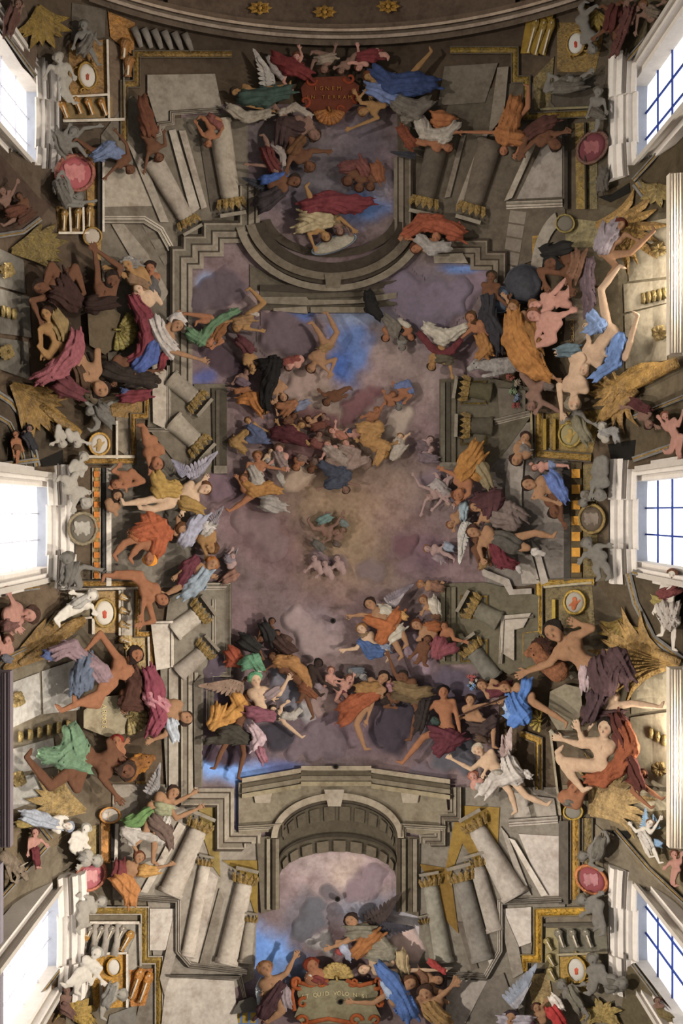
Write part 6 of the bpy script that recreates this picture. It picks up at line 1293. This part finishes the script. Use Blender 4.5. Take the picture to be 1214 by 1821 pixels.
# ---- middle right
reg('J')
fig('angel in flaming orange mantle with a white shield at right', 'orange', '#4a2a18', '100 330 32', '150 200', '90 240 30 215; 150 330 110 360', '', '#93621f: 180 100 36, 130 175 40, 115 235 36, 200 150 32; #78694a: 215 210 42, 245 275 28; #8f6020: 190 240 30', (-.2, .3), b=24)
t = thing('shield', 'small white oval shield on the orange mantle at right', 'shield', *T(150, 232)); disc('face', t, T(150, 232), S(20), S(30), -15, [(1, 20), (1, 36), (.7, 38), (.2, 38)], mat('#b0a896', 'white')); disc('rim', t, T(150, 232), S(23), S(33), -15, [(1.02, 20), (1.02, 36), (.95, 37)], mat('#8a7440', 'gilt'))
fig('slim winged angel in pale blue left of the seated dark woman', 'tan', '#5a3a24', '60 480 20', '110 420', '80 480 75 500', '', '#7f9098: 125 390 26, 120 440 22', wings='120 470 125 660 40 .4 #aaa49c', b=16)
fig('seated woman in dark red robe on the right arcade', 'tan', '#3a2418', '188 395 30', '340 470', '240 340 210 370; 220 440 200 470', '', '#47282a: 210 370 46, 275 355 50, 260 420 40; #65564f: 300 450 50, 360 470 46, 350 405 38, 415 440 28', (-.3, .2), b=20)
fig('figure in grey skirt with crossed legs over a wine red cloak at right', 'tan', '#35221a', '175 520 32', '330 580', '200 600 215 650; 240 520 250 570', '480 525 565 545; 440 600 370 560', '#4b463f: 310 560 48, 370 585 44; #5d1f28: 285 600 36, 310 660 40, 360 680 28; #a59d94: 480 620 22, 520 630 12; #99908a: 395 700 16, 405 720 10', (-.3, .2), b=22)
fig('small brown figure with a gilt scroll under the crossed legs', 'brown', '#2a1a12', '190 560 26', '210 640', '250 600 255 660; 180 620 200 680', '', '#7d6136: 225 670 24, 215 690 16', (-.2, .3), b=14)
fig('dark haired man with a blue cloth seated at the right arcade', 'tan', '#22150e', '452 282 34', '555 300', '500 345 575 370; 490 280 480 320', '', '#4a5f96: 565 260 42, 605 320 36, 620 345 24', (-.3, .1), b=18)
fig('upside down dark head at the gilt dentil strip', 'brown', '#1d1310', '575 415 32', '570 340', '605 450 615 470', '', '', (0, .4), b=14)
fig('dark haired head looking over the pale arch rib', 'tan', '#2a1a14', '390 155 32', '420 110', '', '', '#6a625c: 420 110 28', (-.1, .4), b=16)
fig('youth in a white shirt at the top of the pale arch rib', 'tan', '#2a1a14', '430 52 26', '415 110', '400 80 395 110', '', '#9a928a: 412 95 26, 420 120 20', (0, .2), b=14)
fig('flesh coloured figure lying along the ledge under the gilt corner', 'pink', '#5a3a2a', '480 200 18', '540 195', '500 190 470 185', '600 190 640 190', '#62708f: 560 185 20', b=10)
fig('pale grey stone boy at the top left of the middle right window', 'grey', '#66625a', '800 330 30', '800 220', '770 280 760 320; 830 260 820 240', '790 170 810 150; 820 160 830 190', '', (-.2, .3), name='cherub_statue', b=10)
fig('grey stone boy dancing below the brown round medallion', 'grey', '#55514a', '740 580 28', '800 650', '730 630 715 650; 790 590 830 590', '830 690 850 740; 780 700 800 740', '', name='cherub_statue', b=10)
fig('grey stone statue head at the left of the brown round medallion', 'grey', '#55514a', '720 370 22', '740 330', '', '', '#5c564a: 740 340 24', name='statue', b=8)
fig('white robed angel in the gilt ribbed web at right', 'white', '#5a3a28', '1160 735 26', '1140 920', '1090 850 1075 900; 1180 800 1200 780', '1170 1010 1165 1100; 1120 980 1110 1030', '#aaa096: 1120 900 44, 1150 960 48, 1170 900 32; #703634: 1120 830 34, 1170 810 30; #8f7f40: 1080 860 26', (-.2, .2), b=12)
# ---- lower left group
reg('K')
fig('crowned dark haired man with one arm bent overhead at lower left', 'orange', '#1f140e', '690 250 42', '560 370', '515 135 448 215; 640 360 560 340', '545 430 320 530; 500 500 390 490', '#525c6e: 440 280 50, 420 370 68, 400 410 40; #80676c: 490 300 40, 530 350 44, 365 205 42, 290 230 42; #46547e: 245 245 28', (.5, .1), beard=1, b=26)
t = thing('crown', 'small gilt crown on the dark haired man', 'crown', *T(680, 195))
for i in range(5): a = math.radians(-140+i*22); p = T(690+math.cos(a)*52, 250+math.sin(a)*52); q = T(690+math.cos(a)*72, 250+math.sin(a)*72); tube('point', [(*p, 40, 2.6), (*q, 41, .7)], t, mat('#9a7430', 'gilt'), 6)
fig('brown swathed figure behind the stone cartouche at lower left', 'brown', '#2a1912', '700 430 36', '640 480', '700 500 660 520', '', '#43261b: 670 330 50, 700 390 50, 680 440 46, 650 490 40, 700 500 36', (.2, .3), b=16)
fig('woman in rose satin with hair tied in a white band', 'tan', '#2a1d16', '950 565 36', '800 470', '850 655 790 680; 900 600 870 570', '', '#76303f: 770 340 40, 790 400 50, 820 560 44, 790 620 40; #a5686f: 800 480 52, 840 510 40, 775 450 36; #9aa0a8: 880 605 38, 895 660 28', (.5, .1), b=24)
fig('green skirted grey bearded man with sprawling legs at lower left', 'brown', '#2e2018', '640 835 48', '440 770', '520 870 595 965; 560 690 600 740', '260 920 140 775; 395 930 340 840', '#5d7a5c: 370 650 52, 390 720 66, 330 770 60, 235 760 40, 420 810 46', (.3, .3), beard=1, b=28)
fig('small figure in a red cap between the cartouche and the grey bearded man', 'orange', '#6a2018', '600 690 30', '600 780', '620 720 640 700', '', '#93372f: 600 780 26; #8f8878: 610 830 28', b=20)
reg('O')
fig('winged boy in a green skirt pointing right above the pale columns', 'tan', '#2a1c14', '885 30 34', '790 110', '905 160 1015 110; 900 80 985 35', '800 230 785 380; 750 230 690 300', '#56753f: 670 180 36, 705 172 40, 760 130 34; #80805f: 830 110 44; #5d4a40: 800 180 50, 850 235 44, 870 295 22; #a0988e: 850 175 28, 825 270 26, 650 230 34, 680 270 30', (.4, .1), wings='790 40 800 -110 46 .5 #7d7876', b=24)
fig('figure in orange and maroon robe reaching right by the pale columns', 'tan', '#4a2a1a', '712 362 30', '640 490', '770 425 865 400', '', '#66292a: 615 410 38, 610 465 32; #a5682b: 620 480 50, 665 520 50, 670 570 36; #ad8038: 740 430 38, 790 430 26', (.4, .1), b=22)
fig('grey stone head and shoulders above the rose red oval', 'stone', '#7d7970', '490 375 30', '430 360', '460 370 420 400', '', '#7f7a72: 430 360 30', name='statue', b=14)
fig('twisting grey stone boy below the rose red oval', 'stone', '#77736b', '515 590 28', '430 620', '470 570 430 560; 480 620 500 600', '410 670 440 710; 440 690 400 730', '', name='cherub_statue', b=12)
fig('white stone boy leaning on the oval at lower left', 'white', '#8d8980', '495 855 30', '430 960', '515 930 480 985; 460 920 520 990', '370 1000 340 1022; 400 1000 390 1050', '', name='cherub_statue', b=16)
fig('grey stone figure stooping at the bottom left', 'stone', '#77736b', '620 1065 30', '560 1060', '600 1010 600 1040; 570 1100 540 1140', '530 1120 520 1180', '#7a766e: 570 1040 34, 540 1110 30', name='statue', b=12)
fig('white stone boy on the gilt strip below the small oval', 'white', '#8a867c', '440 215 26', '395 290', '420 260 440 290; 380 240 370 260', '390 320 430 330; 370 310 390 340', '', name='cherub_statue', b=10)
fig('figure in white and blue armour in the web above the lower left window', 'white', '#7a7f8c', '350 200 26', '200 170', '270 200 330 210; 250 170 320 160', '', '#8f949e: 140 150 36, 210 165 40, 280 190 32; #8a7538: 100 190 22, 170 185 18', b=10)
fig('pink person in red cloth in the same web', 'pink', '#3a241c', '180 235 22', '170 320', '210 270 230 290; 150 280 145 330', '180 370 190 410', '#5f2228: 180 330 26, 190 390 18', b=12)
fig('dim person at the bottom left corner web', 'dim', '#3a2a22', '345 1045 22', '335 1130', '320 1085 310 1120; 360 1085 375 1070', '', '#6a4a40: 335 1135 34, 360 1160 26', b=10)
# ---- lower opening, left cluster
reg('L')
fig('woman in a green turban at the head of the lower left flying group', 'pale', '#4f7a5c', '405 462 42', '440 640', '410 580 500 575; 560 550 608 465', '', '#4f7a5c: 352 355 44, 400 335 44, 425 375 36; #a39c8c: 400 370 24, 425 400 18; #7d6a6a: 490 555 36, 540 530 34; #74404d: 420 680 48, 500 690 38, 380 660 40; #a98f93: 395 770 36, 435 830 40, 405 890 28; #83515d: 455 960 32, 435 910 32', (.3, .2), wings='330 490 85 530 80 .5 #7d6452', b=26)
fig('dark legged flier in gilt yellow robe below the green turban', 'brown', '#2a1d16', '360 560 30', '290 780', '290 520 330 470; 400 600 420 630', '335 930 298 1078; 190 920 150 1020', '#a57226: 170 670 56, 140 740 40, 250 690 48, 320 625 44, 285 580 38; #39342b: 210 800 46, 270 790 52, 340 830 44, 110 850 26', (.2, .3), b=20)
fig('dark clad man at the summit of the dark group', 'brown', '#1d1512', '510 92 22', '480 180', '440 140 430 180', '', '#23201f: 470 130 42, 500 180 42', (.3, 0), b=18)
fig('man in a black cloak bowed over the orange bundle', 'brown', '#17120f', '440 200 24', '370 230', '430 260 450 310', '', '#22201e: 350 220 54, 400 250 40; #84391d: 260 295 48, 300 340 44, 250 350 30', (.2, .3), b=16)
fig('brown cloaked man behind the gilt draped back', 'brown', '#201713', '545 168 22', '580 240', '', '', '#3b2721: 555 220 48, 610 265 48; #4b342a: 600 200 30', (.2, .2), b=14)
fig('gilt draped man bent over the round grey cloud', 'brown', '#3a2416', '518 318 27', '720 500', '560 340 480 390', '740 590 775 695; 700 570 690 600', '#8f6230: 560 342 42, 640 352 46, 705 415 42, 738 490 34; #6b3d22: 720 510 40, 780 560 22', (-.3, .3), b=20)
fig('black skinned youth leaning right in the pale cloud', 'dark', '#100c0a', '803 358 28', '750 430', '830 470 912 512; 770 430 800 480', '770 520 820 560', '#77666c: 800 500 22', (.3, 0), b=18)
fig('pink nude couple figure left in the pale cloud', 'pink', '#5a3a2c', '885 405 24', '880 480', '910 450 950 460; 860 440 850 480', '930 530 940 580', '', (.2, .1), b=12)
fig('pink nude with a dark red belt in the pale cloud', 'pink', '#5a3a2c', '1000 455 24', '960 530', '1020 490 1030 440; 970 490 930 480', '920 590 965 615; 990 570 1010 590', '#5a262c: 965 535 16, 990 550 12', (.2, .1), b=14)
fig('grey dim figure reading behind the pink nudes', 'grey', '#44444c', '1015 405 22', '1060 420', '', '', '#565a62: 1040 400 30, 1075 400 22; #8b8684: 1090 440 22', b=10)
fig('person with white cloth and one pale leg kicking out on the black green cloud', 'pale', '#2a2018', '520 650 26', '560 700', '570 630 600 610', '590 735 700 825', '#958c82: 590 690 28, 640 690 30, 680 660 22; #2d2a26: 520 680 36', (.2, .3), b=20)
reg('M')
fig('winged angel in orange mantle bending left', 'tan', '#241813', '282 160 37', '420 310', '230 225 165 232; 350 230 360 270', '440 410 480 485; 480 340 512 410', '#93501f: 270 255 32, 320 275 40, 385 305 50, 355 370 42, 445 235 42; #ab7e40: 480 230 28; #a59c8c: 370 195 40; #a59c8c: 420 365 42, 465 325 34', (-.3, .1), wings='410 180 485 70 60 .5 #90868a; 400 150 530 30 40 .3 #6b6068', b=22)
fig('fair haired angel in blue robe behind the orange mantle', 'pale', '#6a4a2c', '228 320 34', '300 430', '190 440 122 448', '375 450 400 500', '#38517f: 225 400 28, 290 460 46, 340 455 38; #757d90: 365 425 34; #70583e: 235 350 30', (-.3, .1), b=16)
fig('olive draped man raising one dark arm to the angels', 'brown', '#1c1410', '490 620 34', '560 720', '430 590 398 495; 530 690 500 740', '580 830 535 1015', '#6b5636: 470 690 44, 560 720 48, 630 715 40; #57462e: 440 740 30, 590 780 26', (-.3, .1), b=22)
fig('orange draped man seen from behind on the mauve cloud', 'tan', '#20150f', '360 625 36', '220 800', '300 760 260 890; 300 680 330 720', '190 920 245 1075', '#85421f: 110 820 40, 170 780 46, 240 760 46, 300 740 36, 110 900 34; #85602f: 220 690 36, 300 690 46', (.1, .2), b=22)
fig('pink clad person between the orange and olive draped men', 'pink', '#2a1a14', '395 640 24', '415 700', '', '', '#96686c: 405 680 28, 430 720 22', b=16)
fig('small dark man crouching under the olive drapery', 'brown', '#1a120f', '440 765 28', '380 760', '370 810 420 815', '', '#2d211c: 370 770 34', (.3, .2), b=20)
fig('frontal black haired hero with bare chest and red drapery', 'orange', '#130e0c', '742 720 38', '765 950', '655 820 630 840; 830 870 850 985', '620 1000 485 1165', '#51202a: 690 975 46, 780 1005 58, 720 1080 48, 840 1020 40; #2a2220: 625 800 40, 605 870 46, 590 930 36; #2f3e38: 690 900 26', (.1, .05), b=26)
fig('tan man gripping a long spear right of the hero', 'tan', '#2a1a12', '915 770 33', '910 880', '980 870 860 880; 990 800 1040 790', '1060 920 1060 1060', '#3a2c2a: 940 940 40, 1000 950 44, 1060 900 36; #4d3a2c: 980 1010 36', (-.2, .1), b=22)
t = thing('spear', 'long dark spear held right of the black haired hero', 'spear', *T(1000, 800)); tube('shaft', [(*T(845, 868), 44, 1.5), (*T(1000, 803), 46, 1.5), (*T(1170, 735), 44, 1.2)], t, mat('#33211a'), 8); tube('butt', [(*T(838, 871), 44, .5), (*T(848, 867), 44, 2)], t, mat('#6a5a44'), 8)
fig('angel in white shirt peering round the right pier', 'tan', '#5a3a24', '620 135 28', '690 190', '630 175 615 200', '', '#a89e8e: 680 150 38, 695 195 34; #a58f5c: 670 180 26; #5d3f2a: 690 230 26', (-.3, .1), b=16)
fig('woman in brown and rose skirt before the right pier', 'tan', '#4a2a1a', '578 292 34', '680 360', '630 320 600 360', '', '#85491f: 690 300 40, 650 300 30; #753840: 715 410 52, 700 470 38, 790 440 38', (-.3, .2), b=18)
fig('nude child dangling below the rose skirted woman', 'brown', '#3a2416', '640 385 26', '610 450', '570 460 545 485; 650 430 640 460', '595 500 580 530; 625 500 622 540', '', (-.2, .2), name='cherub', b=22)
fig('child reaching right over the rose skirt', 'orange', '#3a2416', '748 300 26', '770 350', '810 380 870 395; 740 340 720 370', '', '', (.2, .1), name='cherub', b=22)
reg('N')
fig('woman in white with white wings leaning left on the arch cornice', 'pale', '#8f8474', '150 745 31', '270 870', '110 845 12 792; 200 820 180 860', '315 965 345 1060; 400 985 505 1030', '#a69d94: 310 820 46, 340 880 46, 230 905 42, 195 950 42; #8a8276: 250 870 40; #b0a8a0: 395 870 24', (-.3, .2), wings='300 790 300 640 50 .4 #9d8a84; 270 780 280 680 40 -.3 #937a74', b=24)
fig('rosy infant head beside the white winged woman', 'pink', '#7a4a3a', '125 885 27', '150 930', '', '', '#97908a: 150 930 26', (-.2, .1), name='cherub', b=18)
fig('muscular spiky haired giant seen from behind at lower right', 'tan', '#1d1510', '545 130 52', '710 300', '520 290 405 335; 740 110 680 88', '', '#4a3436: 780 320 70, 800 400 66, 870 270 60, 910 340 55; #9d8788: 700 320 30, 700 410 28; #433033: 760 480 56, 730 560 36', (-.4, .2), b=28)
fig('nude person with orange mantle and windblown dark hair at lower right', 'pale', '#1d1511', '812 632 46', '780 830', '690 690 672 640; 690 720 590 690', '600 830 690 950; 580 800 560 760', '#85431f: 905 640 50, 935 730 52, 880 830 48, 800 895 46, 735 895 30; #50261e: 870 600 50, 960 860 36, 985 920 34', (-.4, .1), b=30)
fig('white stockinged rider leg figure above the orange mantle', 'pale', '#4a3020', '860 400 34', '800 540', '760 580 720 640', '830 470 760 580; 950 500 1095 520', '#47302f: 760 470 48, 720 560 40, 880 560 34', (-.2, .3), b=22)
fig('figure in bright blue cloak with a flower wreath at lower right', 'tan', '#4a2c1c', '290 420 30', '420 470', '350 440 280 480; 330 430 230 420', '510 540 605 600', '#3a66a8: 340 490 52, 375 560 52, 335 590 36, 400 400 30; #5f84b8: 310 560 28; #93a0b4: 300 520 22', (-.3, .2), b=26)
fig('reclining figure in maroon sleeves left of the bright blue cloak', 'tan', '#3a2418', '170 405 27', '310 440', '200 470 180 440', '', '#54212a: 230 440 34, 290 420 36', (-.3, .2), b=18)
fig('small orange faced boy at the bottom below the nude with mantle', 'orange', '#4a2818', '650 945 42', '620 1010', '690 960 720 940', '', '#5d564c: 620 1010 34', (0, .2), name='cherub', b=20)
fig('ruddy feet and legs of a person under the orange mantle end', 'orange', '#3a1f14', '1000 870 24', '960 900', '', '950 960 1045 1045; 1030 950 1100 1000', '#5d2a1f: 960 890 40', b=20)
fig('blue and white angel in the pale web above the lower right window', 'white', '#5a4434', '1040 1130 22', '1010 1200', '970 1170 945 1140; 1060 1160 1090 1110', '1060 1260 1090 1330; 1020 1260 1040 1300', '#b0a89e: 1010 1190 30, 1040 1240 26; #6f8fae: 1080 1230 22', wings='1030 1150 1010 1060 34 .4 #7a9ab5; 1060 1160 1065 1090 30 -.3 #7a9ab5', b=12)
fig('small pale pink cherub at the right edge of the pale web', 'pink', '#5a3a2a', '1170 1290 22', '1185 1370', '1150 1330 1130 1350; 1200 1330 1205 1300', '1160 1430 1170 1450', '', name='cherub', b=12)
# ---- bottom
reg('P')
fig('winged angel kneeling left of the bottom cartouche', 'tan', '#6a4a30', '238 938 38', '290 1090', '345 955 382 880; 300 1010 250 1050', '320 1150 250 1205', '#3d2428: 260 1100 46, 310 1030 32, 230 1155 40; #857578: 335 1060 34, 345 1110 28', (.2, -.2), wings='220 980 235 1155 70 .6 #9aa0a8', b=26)
fig('red haired person behind the gilt shell of the bottom cartouche', 'orange', '#5a2416', '475 922 38', '500 990', '', '', '#6a2a24: 500 980 34; #aaa49c: 470 975 24', (.3, 0), b=16)
fig('dark winged angel in olive and orange above the bottom cartouche', 'tan', '#241814', '682 690 36', '770 800', '640 800 578 822; 720 770 640 790', '', '#6a6454: 690 740 42, 750 740 42; #85511f: 745 800 42, 710 845 38, 800 770 36; #858a9c: 640 830 28, 665 865 22; #7d2f2c: 610 845 16', (-.3, .1), wings='790 720 895 550 66 .5 #3b2f2c; 800 700 975 735 60 -.3 #35323a', b=22)
fig('grey gowned figure stretching an arm with a red scarf to the right', 'pale', '#3a2820', '745 935 30', '880 890', '1000 940 1135 940', '', '#77705f: 800 850 48, 860 850 50, 830 800 38; #a08a62: 935 870 34, 945 930 36; #9a302c: 1085 900 18, 1150 945 16', (-.2, .2), b=20)
fig('angel in rich blue mantle at the right of the bottom cartouche', 'tan', '#4a3020', '975 1010 36', '900 1100', '790 1110 690 1105; 930 1050 960 1080', '', '#3a5a93: 830 930 32, 880 990 46, 920 1060 48, 965 1145 56; #8594ac: 880 1055 36, 850 1010 22', (.2, .2), b=30)
fig('brown haired bending man at the bottom right of the lower sky', 'tan', '#2f2018', '1062 1062 40', '1110 1160', '1130 1080 1200 1020; 1020 1090 990 1120', '', '#866636: 1090 1140 50, 1140 1195 48', (-.2, .3), b=26)
fig('dark haired man pulling to the right behind the bending man', 'tan', '#221813', '1118 990 30', '1060 1000', '1170 1060 1200 1000; 1090 1040 1150 1090', '', '#6d4a33: 1050 990 34, 1030 960 28', (.2, .2), b=20)
t = thing('lantern_house', 'small grey roofed house with yellow windows at the bottom', 'building', *T(130, 1150))
panel('roof', t, [tuple(T(*p)) for p in ((62, 1168), (100, 1100), (170, 1075), (205, 1120), (190, 1150))], 12, '#4f4a44', (2, 1)); panel('wall', t, [tuple(T(*p)) for p in ((66, 1168), (188, 1150), (200, 1217), (60, 1217))], 8, '#56688a')
for x in (78, 118, 160):
    for y in (1172, 1200): panel('window', t, [tuple(T(*p)) for p in ((x, y-14), (x+28, y-16), (x+28, y+12), (x, y+12))], 10, '#8a7332', (2, -1))
reg('Q')
fig('plumed figure in a dark cap at the bottom right edge', 'tan', '#2a2024', '340 1180 36', '330 1260', '', '', '#8f8790: 300 1180 30, 420 1190 34; #43202a: 430 1200 24', (-.2, .1), wings='350 1110 435 910 60 .4 #7d8492; 360 1130 420 1000 50 .3 #8d8a90', b=20)
fig('person behind a red and white banner at the bottom right', 'tan', '#3a241a', '470 1125 24', '500 1190', '490 1120 510 1100', '', '#a5221f: 560 1150 44, 585 1190 34; #c4b8ae: 555 1080 26, 585 1120 24', (.2, .1), b=18)
fig('grey stone boy right of the oval shield at lower right', 'grey', '#57534a', '755 878 30', '780 970', '810 950 830 960; 750 940 740 990', '760 1020 740 1050; 820 990 840 1010', '', (-.2, .2), name='cherub_statue', b=12)
fig('grey stone figure stooping left under the oval shield at lower right', 'grey', '#5a564c', '600 1010 28', '660 1060', '620 1060 600 1080; 660 1020 690 1010', '690 1110 730 1160', '#6a6557: 650 1050 40, 680 1110 32', name='statue', b=10)
fig('grey stone head in the dark hollow at lower right', 'grey', '#55514a', '890 1000 34', '850 1000', '', '', '#5a564c: 850 1005 36', name='statue', b=10)
fig('grey stone figure above the red oval at lower right', 'grey', '#55514a', '710 350 26', '790 330', '740 390 780 410; 740 310 760 280', '830 270 820 230', '#5f5a50: 780 330 40, 800 280 34', name='statue', b=10)
fig('grey stone boy below the red oval at lower right', 'grey', '#57534a', '705 575 28', '780 610', '740 570 780 550; 740 630 720 640', '800 690 810 740; 770 680 780 710', '', name='cherub_statue', b=10)
fig('brown figure in the gilt edged web at the bottom right corner', 'dim', '#3a2a1e', '1085 1090 18', '1100 1140', '1070 1110 1060 1140', '', '#6a5a34: 1100 1150 30, 1140 1170 24', b=10)

# ------------------------------------------------------------------ animals
def animal(name, label, hx, body, head, legs, mane=None, horns=None, b=16, tail=None):
    """body: 'x y r, ...' from rump to neck; head: 'x y r mx my mr' skull and muzzle; legs: 'x y jx jy fx fy; ...'"""
    L = [nums(p) for p in body.split(',')]; c = T(L[0][0], L[0][1])
    t = thing(name, label, 'animal', *c); v = Vol(); hb = b+S(L[0][2])*.8
    P = [(*T(x, y), hb, S(r)) for x, y, r in L]
    for p, q in zip(P, P[1:]): v.cap(p[:3], q[:3], p[3], q[3], S(8))
    x, y, r, mx, my, mr = nums(head); H = (*T(x, y), hb+3); M = (*T(mx, my), hb+4)
    v.cap(P[-1][:3], H, P[-1][3]*.9, S(r)*.9, S(6)); v.cap(H, M, S(r), S(mr), S(5))
    d = unit(np.array(M[:2])-np.array(H[:2])); q = np.array([-d[1], d[0]])
    for s in (1, -1):
        e = np.array(H[:2])-d*S(r)*.5+q*s*S(r)*.75; v.cap((*e, H[2]+2), (*(e+q*s*S(r)*.35-d*S(r)*.3), H[2]+2), S(r)*.28, S(r)*.1, 1)
        e = np.array(H[:2])+d*S(r)*.45+q*s*S(r)*.4; v.cut((*e, H[2]+S(r)*1.0), (*e, H[2]+S(r)*1.02), S(r)*.16, 1)
    for lg in [z for z in legs.split(';') if z.strip()]:
        e = nums(lg); a = (*T(e[0], e[1]), hb); j = (*T(e[2], e[3]), hb+2); f = (*T(e[4], e[5]), hb+1); r0 = S(L[0][2])*.45
        v.cap(a, j, r0, r0*.55, 2); v.cap(j, f, r0*.55, r0*.38, 1.5); v.cap(f, (f[0]+2.5, f[1]+1, f[2]), r0*.5, r0*.4, 1)
    if tail:
        e = [nums(z) for z in tail.split(',')]
        for p, q_ in zip(e, e[1:]): v.cap((*T(p[0], p[1]), hb), (*T(q_[0], q_[1]), hb), S(p[2]), S(q_[2]), 1)
    vv, Q = v.mesh(1.5)
    fast('body', np.stack([vv[:, 0], vv[:, 1], b+(vv[:, 2]-b)*.62], 1), Q, t, [plaster(hx, 'hair')])
    for s in (1, -1):
        e = np.array(H[:2])+d*S(r)*.42+q*s*S(r)*.42; tube('eye', [(*(e-d), b+(H[2]+S(r)*.75-b)*.62, .7), (*e, b+(H[2]+S(r)*.85-b)*.62, 1.5), (*(e+d), b+(H[2]+S(r)*.75-b)*.62, .7)], t, mat('#120d0a'), 6)
    if mane:
        mv = Vol()
        for i in range(12):
            a = i/12*6.283; p = np.array(H[:2])-d*S(r)*.5+np.array([math.cos(a), math.sin(a)])*S(r)*.8
            mv.cap((*p, H[2]), (*(p+np.array([math.cos(a), math.sin(a)])*S(r)*.45-d*S(r)*.3), H[2]), S(r)*.42, S(r)*.2, S(r)*.2)
        mv.cut((*(np.array(H[:2])+d*S(r)*.8), H[2]+S(r)*.5), (*(np.array(M[:2])), H[2]+S(r)*.5), S(r)*.8, 1)
        vv, Q = mv.mesh(1.6); fast('mane', np.stack([vv[:, 0], vv[:, 1], b+(vv[:, 2]-b)*.62], 1), Q, t, [plaster(mane, 'hair')])
    if horns:
        for hn in horns.split(';'):
            e = [nums(z) for z in hn.split(',')]; tube('horn', [(*T(p[0], p[1]), b+12, S(p[2])) for p in e], t, mat('#8a8070'), 8)
    return t
reg('N'); animal('lion', 'brown lion head peering between the giant and the blue cloak', '#6b4630', '560 330 60, 500 290 50', '445 225 44 408 240 22', '', mane='#2e1a12', b=22)
reg('G'); animal('beast', 'grey shaggy beast lying left of the orange mantle', '#75706c', '270 830 46, 200 830 40, 140 830 34', '85 825 28 45 850 16', '230 860 180 880 120 890', b=16)
reg('K'); animal('lion', 'golden brown lion head beside the grey bearded man', '#6b4624', '660 850 50, 690 810 44', '745 790 38 780 775 20', '', mane='#7a5020', b=18)
reg('O'); animal('cow', 'brown and white cow in the web by the lower left window', '#6b5e50', '25 360 36, 70 390 32', '110 430 24 135 470 14', '40 400 50 450 60 480; 70 420 95 460 80 490', horns='100 410 6, 125 395 4, 145 385 2', b=8)
reg('D'); animal('crocodile', 'dark scaly beast stretched under the shell at left', '#2c231c', '540 680 40, 640 700 44, 720 720 40', '770 720 30 815 745 16', '640 740 650 780 690 790', b=16, tail='540 680 30, 480 640 18, 450 600 8')
reg('K'); animal('beast', 'dark winged beast head above the cartouche at lower left', '#3d2a1c', '690 480 34, 730 500 30', '780 520 24 810 515 12', '', b=18)
print('tris', sum(len(p.vertices)-2 for me in bpy.data.meshes for p in me.polygons), 'objects', len(bpy.data.objects))
